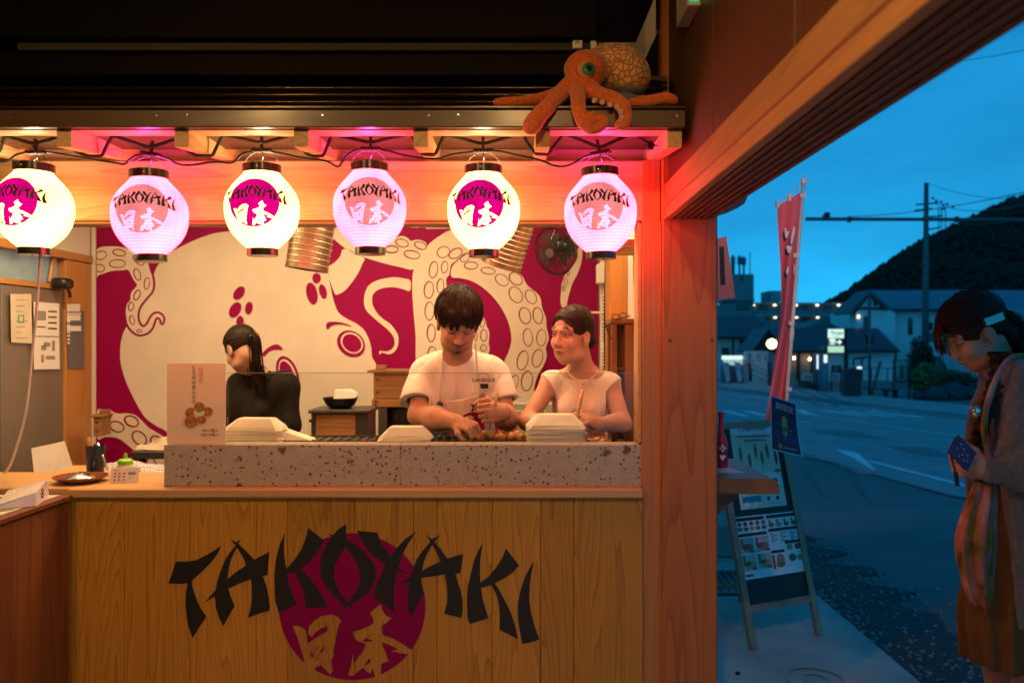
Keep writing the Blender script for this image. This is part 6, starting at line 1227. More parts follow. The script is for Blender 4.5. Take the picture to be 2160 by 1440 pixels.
# right house: gabled two-storey
gh = thing('gabled_house', 'tall white gabled house with a long blue-grey roof at the right', 'building', (P(1960, 0, 56).x, 56, ZG)); Yd = 56
wl0 = P(1808, 0, Yd).x; wr = P(2300, 0, Yd).x; ev = P(0, 651, Yd).z
MB().box((P(1858, 0, Yd).x, Yd, ZG), (wr, Yd + 9, ev - .02)).build('wall', WALLW, gh)
Yg = Yd - 1.2
MB().sheet([[P(1806, 900, Yg), P(1806, 660, Yg), P(1836, 620, Yg), P(1875, 652, Yg), P(1888, 660, Yg), P(1888, 900, Yg)]], (0, 1.1, 0)).build('gable_wall', WALLW, gh)
MB().sheet([[P(1785, 662, Yg - .8), P(1836, 611, Yg - .8), P(1836, 617, Yg - .8), P(1792, 663, Yg - .8)]], (0, 2.4, 0)).build('barge_roof', ROOF, gh)
MB().sheet([[P(1884, 652, Yg - .8), P(1836, 611, Yg - .8), P(1836, 617, Yg - .8), P(1878, 654, Yg - .8)]], (0, 2.4, 0)).build('barge_roof', ROOF, gh)
MB().sheet([[P(1836, 612, Yd + 4), P(2300, 612, Yd + 4), P(2300, 651, Yd - .9), P(1884, 651, Yd - .9)]], (0, 0.2, -.15)).build('main_roof', ROOFB, gh)
for i in range(24): px = 1890 + i * 13; MB().tube([P(px, 650.5, Yd - .92), P(px - 0.5, 612, Yd + 3.97)], 0.03, 4).build('roof_seam', ROOFB, gh)
wbox('eave_board', 1884, 2300, 651, 656, Yd - .95, 0.12, TIMB, gh); wbox('tie_beam', 1806, 1876, 648, 653, Yg - .06, 0.05, TIMB, gh); wbox('king_post', 1844, 1849, 630, 645, Yg - .06, 0.05, TIMB, gh)
window(gh, 1916, 1925, 671, 706, Yd); window(gh, 1822, 1832, 667, 692, Yg); wbox('wall_lamp', 1810, 1813, 665, 670, Yg - .1, 0.06, emis('corr_lamp', (0.9, 0.85, 0.65), 5), gh); window(gh, 1953, 1968, 680, 697, Yd); 
for px in (2000, 2060, 2120): window(gh, px, px + 18, 690, 730, Yd)
lo_ = house('annex', 'lower annex with a pale blue metal roof at the right edge', 50, 2105, 2330, 690, 648, 2105, 2330, WALLW, ribs=12, roofm=mat('pale_blue_roof', (0.16, 0.24, 0.30), 0.35, 0.2))
window(lo_, 2125, 2133, 681 + 12, 700, 50)
# apartment block with lit galleries
ab = thing('apartment_block', 'long grey apartment block with lit access galleries behind', 'building', (P(1670, 0, 95).x, 95, ZG)); Yd = 95
wbox('block', 1538, 1830, 638, 780, Yd, 12, CONCD, ab); wbox('stair_tower', 1530, 1590, 640, 780, Yd - 1.0, 10, CONCD, ab); wbox('tower_top', 1545, 1590, 578, 640, Yd - 0.8, 6, CONCD, ab); wbox('tower_ledge', 1538, 1592, 628, 634, Yd - 1.4, 7, CONCD, ab)
wbox('water_tank', 1626, 1648, 613, 637, Yd + 2, 4, mat('tank_grey', (0.28, 0.28, 0.27), 0.6), ab); window(ab, 1553, 1580, 642, 654, Yd - 1.0); window(ab, 1562, 1568, 581, 592, Yd - .8)
GAL = mat('gallery_dark', (0.07, 0.07, 0.065), 0.8)
for i, (y0, y1, bal0, bal1) in enumerate(((642, 654, 654, 664), (668, 679, 679, 690))):
    wbox('gallery', 1600, 1826, y0, y1, Yd - .05, 0.04, GAL, ab); wbox('balustrade', 1592, 1826, bal0, bal1, Yd - 1.2, 0.15, CONCD, ab); wbox('slab_edge', 1592, 1826, bal1, bal1 + 3, Yd - 1.3, 1.2, mat('slab_pale', (0.32, 0.32, 0.31), 0.8), ab)
    for k in range(5):
        px = (1588 + 45 * k if i == 0 else 1634 + 45 * k)
        if px > 1800: continue
        wbox('gallery_lamp', px, px + 4, y0 + 0.2, y0 + 2.4, Yd - .6, 0.3, emis('corr_lamp', (0.9, 0.85, 0.65), 5), ab)
        wbox('flat_door', px + 6, px + 14, y0 + 1.5, y1, Yd - .1, 0.04, mat('flat_door', (0.10, 0.09, 0.08), 0.7), ab)
for i, (px, h_) in enumerate(((1543, 25), (1546, 40), (1549, 34), (1560, 40), (1569, 38), (1582, 46))):
    MB().tube([P(px, 578, Yd), P(px, 578 - h_, Yd)], 0.13 if i in (1, 3, 4) else 0.06, 5).build('antenna', MET, ab)
    if i in (1, 3, 4): MB().tube([P(px, 578 - h_ * .5, Yd), P(px, 578 - h_ * .9, Yd)], 0.28, 6).build('antenna_panel', MET, ab)
# wooded hill
def hill_h(px): 
    k = [(1500, 700), (1735, 648), (1780, 622), (1830, 585), (1880, 550), (1930, 515), (1980, 490), (2040, 462), (2090, 438), (2130, 418), (2160, 412), (2250, 380), (2400, 350), (2600, 360), (2900, 420)]
    for (a, b), (c, d_) in zip(k, k[1:]):
        if a <= px <= c: return b + (d_ - b) * (px - a) / (c - a)
    return 700
Yh = 320; vs = []; cols = list(range(1500, 2900, 20)); rows_ = 14
for px in cols:
    top = P(px, hill_h(px), Yh)
    for j in range(rows_ + 1):
        t_ = j / rows_; vs.append((top.x, Yh - 90 * (1 - t_), ZG - 2 + (top.z - ZG + 2) * t_ ** 0.9 * 0.97 + 1.0 * math.sin(px * .05 + j)))
nr = rows_ + 1
HILL = mat('hill_soil', (0.004, 0.007, 0.004), 0.95, var=0.3, scale=0.05)
struct(MB().add(vs, [(i*nr + j, i*nr + j + 1, (i+1)*nr + j + 1, (i+1)*nr + j) for i in range(len(cols)-1) for j in range(rows_)]).build('hill', HILL))
fo = MB(); rnd = random.Random(9)
for i in range(9000):
    px = rnd.uniform(1735, 2420); t_ = 1 - rnd.random() ** 2 if i % 2 else 0.93 + 0.07 * rnd.random(); top = P(px, hill_h(px), Yh); y = Yh - 90 * (1 - t_); z = ZG - 2 + (top.z - ZG + 2) * t_ ** 0.9 * 0.97; s = rnd.uniform(0.6, 1.5); h_ = s * rnd.uniform(0.7, 1.9)
    a0 = rnd.uniform(0, 6); b = [(top.x + s*math.cos(a0 + k*1.257)*rnd.uniform(.7, 1.2), y + s*math.sin(a0 + k*1.257), z + h_ * rnd.uniform(.1, .4)) for k in range(5)]
    m_ = [(top.x + s*.75*math.cos(a0 + k*1.257 + .6)*rnd.uniform(.6, 1.2), y + s*.7*math.sin(a0 + k*1.257 + .6), z + h_ * rnd.uniform(.55, .85)) for k in range(5)]
    fo.add(b + m_ + [(top.x + rnd.uniform(-.3, .3), y, z + h_ * 1.2)], [(k, (k+1) % 5, 5 + (k+1) % 5, 5 + k) for k in range(5)] + [(5 + k, 5 + (k+1) % 5, 10) for k in range(5)])
o = fo.build('hill_forest', mat('forest_green', (0.0055, 0.011, 0.005), 0.95, var=0.5, scale=0.12)); o['kind'] = 'stuff'
# utility pole, wires, signal arm
up = thing('utility_pole', 'dark concrete utility pole with insulators against the hill', 'utility pole', (P(1951, 0, 46).x, 46, ZG)); Yp = 46
MB().tube([(P(1951, 0, Yp).x, Yp, ZG), P(1954, 386, Yp)], [0.21, 0.12], 12).build('pole', mat('pole_concrete', (0.10, 0.10, 0.10), 0.8), up, True)
for py, w, x0 in ((430, 34, 1945), (442, 26, 1940), (457, 30, 1958), (482, 20, 1965)): MB().tube([P(x0 - w * .4, py + 2, Yp), P(x0 + w, py - 2, Yp)], 0.05, 6).build('cross_arm', MET, up)
for px, py in ((1968, 418), (1975, 424), (1985, 426), (1990, 432), (1998, 431), (1990, 440), (2010, 436)): MB().ball(P(px, py, Yp), (0.09, .09, .07), 8, 6).build('insulator', MET, up)
for px in (1979, 1985, 1993): MB().tube(chaikin([P(px, 436, Yp), P(px + 2, 455, Yp), P(px + 1, 480, Yp)]), 0.03, 5).build('dropper', MET, up)
for k in range(7): MB().lathe([(0.205 - k*.006, 0), (0.205 - k*.006, .06)], P(1951, 560 + k * 34, Yp) + Vector((0, 0, 0)), 12).build('band', MET, up)
bx('meter_box', (P(1955, 0, Yp).x, Yp - .25, P(0, 722, Yp).z), (P(1966, 0, Yp).x, Yp - .05, P(0, 700, Yp).z), MET, up)
def wirep(a, b, sag, r_, lab, n=14):
    pts = [a.lerp(b, i/n) - Vector((0, 0, sag * 4 * (i/n) * (1 - i/n))) for i in range(n + 1)]; tag(MB().tube(pts, r_, 4).build('overhead_wire', M_BLACK), lab, 'wire', 'overhead wires')
wirep(P(1790, 457, 45), P(2220, 392, 30), 0.25, 0.018, 'overhead wire rising from the signal arm past the pole to the right edge')
wirep(P(1955, 386, 46), P(2300, 410, 30), 0.5, 0.012, 'thin overhead wire from the top of the utility pole')
wirep(P(1975, 430, 46), P(2260, 395, 28), 0.6, 0.016, 'overhead wire from the pole cross-arm to the right')
wirep(P(2000, 470, 46), P(2300, 420, 28), 0.4, 0.014, 'overhead wire crossing in front of the wooded hill')
wirep(P(2030, 128, 20), P(2300, 64, 20), 0.1, 0.008, 'single overhead wire in the open sky near the roof edge')
sa = thing('signal_arm', 'long thin horizontal signal arm with a small camera', 'signal arm', (P(2300, 0, 20).x, 20, ground_z(20))); Ys = 20
MB().tube([P(1700, 462, Ys), P(2300, 464, Ys)], 0.045, 10).build('arm', MET, sa, True); MB().tube([P(2300, 400, Ys), Vector((P(2300, 0, Ys).x, Ys, ground_z(Ys)))], 0.09, 10).build('mast', MET, sa, True)
MB().box(P(1741, 461, Ys), P(1752, 447, Ys) + Vector((0, .12, 0)), 0.02).build('camera_head', M_BLACK, sa); MB().tube([P(1735, 456, Ys), P(1745, 455, Ys)], 0.03, 6).build('camera_lens', M_BLACK, sa)
for px in (1794, 2021): MB().box(P(px - 2, 468, Ys - .06), P(px + 2, 456, Ys - .06) + Vector((0, .14, 0))).build('clamp', M_BLACK, sa)
def post(nm, lab, px, y0, Yd, r_, cat='post', m=MET):
    t = thing(nm, lab, cat, (P(px, 0, Yd).x, Yd, ground_z(Yd))); MB().tube([(P(px, 0, Yd).x, Yd, ground_z(Yd) - .02), P(px, y0, Yd)], r_, 8).build('post', m, t, True); return t
t = post('road_sign', 'slender pole with a dark sign panel seen from behind', 1834, 618, 37, 0.06, 'sign'); MB().box(P(1824, 725, 37.1), P(1846, 707, 37.1) + Vector((0, .03, 0))).build('panel', M_BLACK, t); MB().box(P(1842, 719, 37.05), P(1848, 716, 37.05) + Vector((0, .02, 0))).build('bracket', MET, t)
# globe lamp
t = post('globe_lamp', 'street lamp with a glowing round yellow globe', 1628, 735, 43, 0.07, 'lamp'); MB().ball(P(1628, 725, 43), 0.262, 20, 14).build('globe', emis('globe_glow', (1.0, 0.74, 0.26), 7), t, True); MB().lathe([(0.12, -.02), (0.15, .03)], P(1628, 738, 43), 12).build('collar', MET, t)
# car park sign
t = post('parking_sign', 'lit green and white parking sign on a dark post', 1784, 693, 38, 0.0, 'sign'); Yk = 38
wbox('frame', 1747, 1786, 692, 836, Yk + .05, 0.02, M_BLACK, t) if False else wbox('pillar', 1781, 1787, 693, 842, Yk, 0.12, TIMB, t)
for nm, y0, y1, m in (('panel_top', 694, 713, emis('sign_white', (0.55, 0.85, 0.72), 1.25)), ('panel_mid', 714, 728, M_BLACK), ('panel_low', 730, 743, emis('sign_green', (0.45, 0.80, 0.55), 1.0))): wbox(nm, 1748, 1780, y0, y1, Yk, 0.1, m, t)
text_mesh('Times', 0.25, M_INK, P(1764, 702, Yk - .01), (1, 0, 0), (0, 0, 1), 'lettering', t, shear=0.25, thick=0.004); text_mesh('空', 0.30, emis('sign_lit', (0.7, 0.95, 0.9), 1.3), P(1756, 721, Yk - .01), (1, 0, 0), (0, 0, 1), 'lettering', t, thick=0.012)
arw = [(1763, 720), (1771, 720), (1768, 716.5), (1770.5, 716), (1776, 721.2), (1770.5, 726.5), (1768, 726), (1771, 722.4), (1763, 722.4)]; MB().sheet([[P(a, b, Yk - .01) for a, b in arw]], (0, .005, 0)).build('arrow', emis('sign_lit', (0.7, 0.95, 0.9), 1.3), t)
MB().box(P(1756, 709.5, Yk - .012), P(1772, 708.5, Yk - .012) + Vector((0, .01, 0))).build('small_text', M_INK, t)
# cabinet, kiosk, boards and furniture on the far pavement
def gz(Y): return ground_z(Y)
t = thing('utility_cabinet', 'black utility cabinet on the kerb island', 'cabinet', (P(1800, 0, 35).x, 35, gz(35))); Yc = 35
a, b = P(1781, 840, Yc), P(1820, 780, Yc); MB().hexa([(a.x, Yc, gz(Yc)), (b.x - .12, Yc - .1, gz(Yc)), (b.x, Yc + .5, gz(Yc)), (a.x + .1, Yc + .6, gz(Yc))], [(a.x, Yc, b.z), (b.x - .12, Yc - .1, b.z), (b.x, Yc + .5, b.z), (a.x + .1, Yc + .6, b.z)]).build('body', mat('cabinet_black', (0.022, 0.022, 0.024), 0.5), t); MB().hexa([(a.x - .03, Yc - .04, b.z + .001), (b.x - .1, Yc - .14, b.z + .001), (b.x + .03, Yc + .52, b.z + .001), (a.x + .08, Yc + .63, b.z + .001)], [(a.x - .03, Yc - .04, b.z + .04), (b.x - .1, Yc - .14, b.z + .04), (b.x + .03, Yc + .52, b.z + .04), (a.x + .08, Yc + .63, b.z + .04)]).build('lid', mat('cabinet_black', (0.022, 0.022, 0.024), 0.5), t)
t = thing('lit_kiosk', 'glowing white ticket machine behind a blue post', 'kiosk', (P(1734, 0, 40).x, 40, ZG)); wbox('case', 1721, 1747, 744, 826, 40, 0.5, MET, t); wbox('panel', 1723, 1745, 748, 778, 39.97, 0.02, emis('kiosk_white', (0.80, 0.95, 1.0), 1.2), t)
t = post('mirror_post', 'blue-grey post with a small round mirror', 1732, 745, 38.5, 0.13, 'post', mat('blue_post', (0.14, 0.2, 0.24), 0.5)); MB().lathe([(0.0, .02), (0.20, 0.0), (0.20, .03)], P(1732, 737, 38.5), 18, (0, -1, 0)).build('mirror', MET, t, True)
t = post('bollard', 'short blue-grey bollard before the lit kiosk', 1741, 765, 38, 0.15, 'bollard', mat('blue_post', (0.14, 0.2, 0.24), 0.5))
t = thing('standing_menu', 'black standing sign board with white writing near the parking sign', 'sign', (P(1765, 0, 39.5).x, 39.5, ZG)); wbox('upper_panel', 1755, 1773, 770, 786, 39.5, .06, M_BLACK, t); wbox('lower_panel', 1757, 1769, 788, 806, 39.5, .05, mat('pale_panel', (0.3, 0.33, 0.34), 0.6), t)
for a in (1753, 1773): wbox('leg', a, a + 2, 769, 827, 39.52, .06, M_BLACK, t)
for k in range(3): wbox('text_line', 1758, 1770 - k * 2, 773 + k * 4, 775 + k * 4, 39.48, .01, mat('pale_panel', (0.3, 0.33, 0.34), 0.6), t)
t = thing('guard_loop', 'white tubular loop barrier by the teahouse', 'barrier', (P(1703, 0, 47).x, 47, ZG)); MB().tube(chaikin([Vector((P(1693, 0, 47).x, 47, ZG)), P(1693, 792, 47), P(1696, 788, 47), P(1711, 789, 47), P(1713, 793, 47), Vector((P(1713, 0, 47).x, 47, ZG))]), 0.05, 8).build('tube', mat('barrier_white', (0.6, 0.62, 0.62), 0.4), t, True); MB().tube([P(1693, 799, 47), P(1713, 800, 47)], 0.025, 6).build('rail', mat('barrier_white', (0.6, 0.62, 0.62), 0.4), t)
t = thing('log_bench', 'rough log lying on blocks at the pavement edge', 'log', (P(1708, 0, 40).x, 40, gz(40))); MB().tube([P(1684, 808, 40), P(1700, 811, 40), P(1728, 815, 40)], [0.18, 0.2, 0.17], 10).build('log', mat('log_bark', (0.07, 0.05, 0.035), 0.9, bump=.5), t, True); wbox('block', 1673, 1683, 802, 825, 40, .3, mat('pale_stone', (0.3, 0.3, 0.27), 0.8), t); wbox('block', 1722, 1730, 818, 826, 40, .3, mat('pale_stone', (0.3, 0.3, 0.27), 0.8), t)
t = thing('notice_case', 'glazed notice case on two posts by the hedge', 'notice board', (P(1902, 0, 36).x, 36, gz(36)))
for a in (1884, 1917): wbox('post', a, a + 3.5, 757, 841, 36, .07, MET, t)
wbox('case', 1888, 1916, 759, 806, 36.01, .06, MET, t); wbox('poster', 1890, 1914, 762, 803, 35.97, .01, mat('case_poster', (0.28, 0.30, 0.24), 0.5, var=0.5, scale=3), t); wbox('figure', 1899, 1906, 770, 798, 35.945, .01, mat('case_dark', (0.06, 0.07, 0.06), 0.5, var=.4, scale=8), t)
t = thing('plank_bench', 'low plank bench beside the notice case', 'bench', (P(1885, 0, 35.5).x, 35.5, gz(35.5))); wbox('seat', 1866, 1896, 822, 825, 35.5, .35, TIMB, t)
for a in (1869, 1890): wbox('leg', a, a + 4, 825, 840, 35.55, .25, TIMB, t)
t = thing('pole_railing', 'thin metal pipe railing before the teahouse wall', 'railing', (P(1845, 0, 47).x, 47, ZG)); MB().tube([P(1790, 776, 47), P(1885, 776, 47)], 0.03, 6).build('rail', MET, t)
for px in (1793, 1838, 1872): MB().tube([P(px, 776, 47), Vector((P(px, 0, 47).x, 47, ZG))], 0.03, 6).build('post', MET, t)
t = thing('gate_frame', 'dark timber drying frame behind the cabinet', 'frame', (P(1815, 0, 45).x, 45, ZG)); MB().tube([P(1800, 770, 45), P(1800, 756, 45), P(1838, 753, 45)], 0.06, 6).build('beam', TIMB, t); MB().tube([P(1818, 756, 45), Vector((P(1818, 0, 45).x, 45, ZG))], 0.05, 6).build('post', TIMB, t); MB().tube([P(1801, 772, 45), Vector((P(1801, 0, 45).x, 45, ZG))], 0.05, 6).build('post', TIMB, t)
wbox('lamp_box', 1809, 1818, 773, 778, 44.9, .1, emis('kiosk_white', (0.80, 0.95, 1.0), 1.2), t)
t = thing('leaning_pole', 'pale wooden pole leaning beside the road sign', 'pole', (P(1840, 0, 37).x, 37, gz(37))); MB().tube([Vector((P(1838, 0, 37).x, 37, gz(37))), P(1857, 762, 37.3)], 0.07, 7).build('pole', mat('stick_wood', (0.16, 0.12, 0.08), 0.8), t)
wbox_m = mat('planter', (0.22, 0.26, 0.24), 0.7); t = thing('low_planter', 'long pale planter trough behind the cabinet', 'planter', (P(1845, 0, 43).x, 43, gz(43))); wbox('trough', 1821, 1880, 806, 818, 43, .5, wbox_m, t); wbox('rim', 1820, 1881, 803, 806, 42.97, .56, wbox_m, t)
# goods and small banners left, by the low hall
t = thing('sign_stand', 'lit white fascia sign over a stall by the low hall', 'sign', (P(1545, 0, 46).x, 46, ZG)); wbox('fascia', 1525, 1567, 750, 758, 46, .3, emis('fascia_lit', (0.75, 1.0, 0.92), 1.1), t); wbox('panel', 1527, 1566, 758.5, 770, 46.05, .2, emis('fascia_low', (0.45, 0.75, 0.75), 0.7), t); wbox('counter', 1526, 1566, 771, 815, 46.05, .6, MET, t)
for i, (px, col) in enumerate(((1530, (0.36, 0.40, 0.46)), (1555, (0.36, 0.42, 0.48)), (1577, (0.42, 0.20, 0.20)))):
    t = thing('small_banner', ['pale banner flag at the left of the stall', 'pale banner flag in front of the lit stall', 'reddish banner flag right of the lit stall'][i], 'flag', (P(px, 0, 45).x, 31, ZG)); MB().tube([P(px - 7, 762, 45), Vector((P(px + 3, 0, 45).x, 31, ZG))], 0.02, 5).build('pole', MET, t); MB().sheet([[P(px - 6, 765, 45), P(px + 7, 764, 45), P(px + 10, 803, 45), P(px + 2, 806, 45)]], (0, .02, 0)).build('cloth', mat('banner_%d' % i, col, 0.8, var=.2, scale=2), t)
t = thing('white_booth', 'white painted booth with blue brush writing', 'booth', (P(1600, 0, 45).x, 45, ZG)); wbox('body', 1580, 1619, 741, 815, 45, 1.0, mat('booth_white', (0.36, 0.42, 0.44), 0.7), t); text_mesh('生そば', 0.52, mat('booth_blue', (0.03, 0.07, 0.12), 0.6), P(1601, 754, 44.98), (1, 0, 0), (0, 0, 1), 'lettering', t)
t = thing('vending_machine', 'red and black vending machine under the globe lamp', 'vending machine', (P(1618, 0, 46).x, 46, ZG)); wbox('body', 1613, 1625, 762, 812, 46, .5, mat('vend_red', (0.16, 0.02, 0.02), 0.4), t); wbox('window', 1614.5, 1623, 768, 788, 45.98, .01, mat('vend_win', (0.06, 0.055, 0.05), 0.3, var=.5, scale=9), t)
# shrubs by the notice case
def shrub(nm, lab, c, rx, ry, rz, n, col, leaf=0.12, seed=1, trunk=True):
    rnd = random.Random(seed); t = thing(nm, lab, 'shrub', (c[0], c[1], c[2])); mb = MB(); c = Vector(c)
    lob = [(Vector((rnd.uniform(-.6, .6)*rx, rnd.uniform(-.6, .6)*ry, rz*(0.35 + rnd.uniform(0, .9)))), rnd.uniform(.35, .6)) for _ in range(9)]
    for i in range(n):
        l, r_ = rnd.choice(lob); d_ = Vector((rnd.gauss(0, 1), rnd.gauss(0, 1), rnd.gauss(0, 1))).normalized() * rnd.random() ** .4 * r_; p = c + l + Vector((d_.x*rx, d_.y*ry, d_.z*rz)); s = leaf * rnd.uniform(.6, 1.4)
        a = Vector((rnd.gauss(0, 1), rnd.gauss(0, 1), rnd.gauss(0, .6))).normalized() * s; b = a.orthogonal().normalized() * s * .55; mb.add([p - a, p + b, p + a, p - b], [(0, 1, 2, 3)])
    o = mb.build('foliage', mat('leaf_' + nm, col, 0.7, var=0.45, scale=3), t); MB().tube([c, c + Vector((0, 0, rz))], [0.06, .02], 6).build('stem', TIMB, t); return t
q = Vector((P(1955, 0, 35.5).x, 35.5, gz(35.5))); shrub('round_shrub', 'bright green rounded shrub beside the notice case', q, 0.95, 0.9, 1.0, 3200, (0.05, 0.11, 0.02), seed=2)
q = Vector((P(2012, 0, 36).x, 36, gz(36))); shrub('low_shrub', 'low dark green shrub behind the kerb rocks', q, 1.15, 0.9, 0.75, 2200, (0.03, 0.065, 0.02), seed=3)
q = Vector((P(1942, 0, 44).x, 44, gz(44))); shrub('cone_shrub', 'dark conical shrub at the foot of the utility pole', q, 0.75, 0.7, 1.6, 2200, (0.02, 0.04, 0.018), seed=5)
q = Vector((P(1970, 0, 44).x, 44, gz(44))); shrub('cone_shrub', 'dark rounded shrub behind the bright green shrub', q, 0.8, 0.7, 1.1, 1500, (0.02, 0.045, 0.018), seed=6)
for i, (px, Yr, s) in enumerate(((1975, 34.5, .5), (2010, 34.8, .62), (2045, 35.2, .5), (1940, 34.8, .35))):
    c = Vector((P(px, 0, Yr).x, Yr, gz(Yr) + s * .45)); rk_ = MB().ball(c, (s, s * .8, s * .75), 12, 8, .12)
    tag(rk_.build('garden_rock', mat('rock_dark', (0.05, 0.055, 0.06), 0.85, var=.3, bump=.5, bscale=9), None), ['dark boulder below the bright green shrub', 'largest dark boulder in front of the low shrub', 'dark boulder nearest the woman with the phone', 'small dark boulder by the notice case post'][i], 'rock', 'garden rocks')
t = post('street_lamp_post', 'thin post with a square base behind the shrubs', 1984, 690, 42, 0.05, 'post'); wbox('base_box', 1978, 1990, 760, 800, 42, .3, mat('pole_concrete', (0.10, 0.10, 0.10), 0.8), t)
# ================================================================ people: smooth bodies grown from distance fields
def surface_nets(f, lo, h):
    ins = f < 0; n = np.array(f.shape)
    c = np.zeros(n - 1, dtype=np.int8)
    for dx in (0, 1):
        for dy in (0, 1):
            for dz in (0, 1): c += ins[dx:n[0]-1+dx, dy:n[1]-1+dy, dz:n[2]-1+dz]
    act = (c > 0) & (c < 8); idx = -np.ones(n - 1, dtype=np.int64); I = np.argwhere(act); idx[act] = np.arange(len(I))
    pos = np.zeros((len(I), 3)); cnt = np.zeros(len(I))
    cor = [(a, b, d) for a in (0, 1) for b in (0, 1) for d in (0, 1)]
    val = {k: f[I[:, 0]+k[0], I[:, 1]+k[1], I[:, 2]+k[2]] for k in cor}
    for k in cor:
        for ax in range(3):
            if k[ax] == 0:
                k2 = list(k); k2[ax] = 1; k2 = tuple(k2); a, b = val[k], val[k2]; m = (a < 0) != (b < 0)
                t = np.where(m, a / np.where(m, a - b, 1), 0); p = np.tile(np.array(k, float), (len(I), 1)); p[:, ax] += t
                pos += p * m[:, None]; cnt += m
    V = (I + pos / cnt[:, None]) * h + np.array(lo); Fs = []
    for ax in range(3):
        o1, o2 = (ax + 1) % 3, (ax + 2) % 3
        sl0 = [slice(1, -1)] * 3; sl1 = [slice(1, -1)] * 3; sl0[ax] = slice(0, n[ax] - 1); sl1[ax] = slice(1, n[ax])
        A, B = ins[tuple(sl0)], ins[tuple(sl1)]; E = np.argwhere(A != B)
        if len(E) == 0: continue
        base = E.copy(); base[:, o1] += 1; base[:, o2] += 1
        def cell(d1, d2): q = base.copy(); q[:, o1] -= d1; q[:, o2] -= d2; return idx[q[:, 0], q[:, 1], q[:, 2]]
        quad = np.stack([cell(1, 1), cell(0, 1), cell(0, 0), cell(1, 0)], 1); s = A[tuple(E.T)]; quad[~s] = quad[~s][:, ::-1]; Fs.append(quad)
    return V, np.concatenate(Fs)
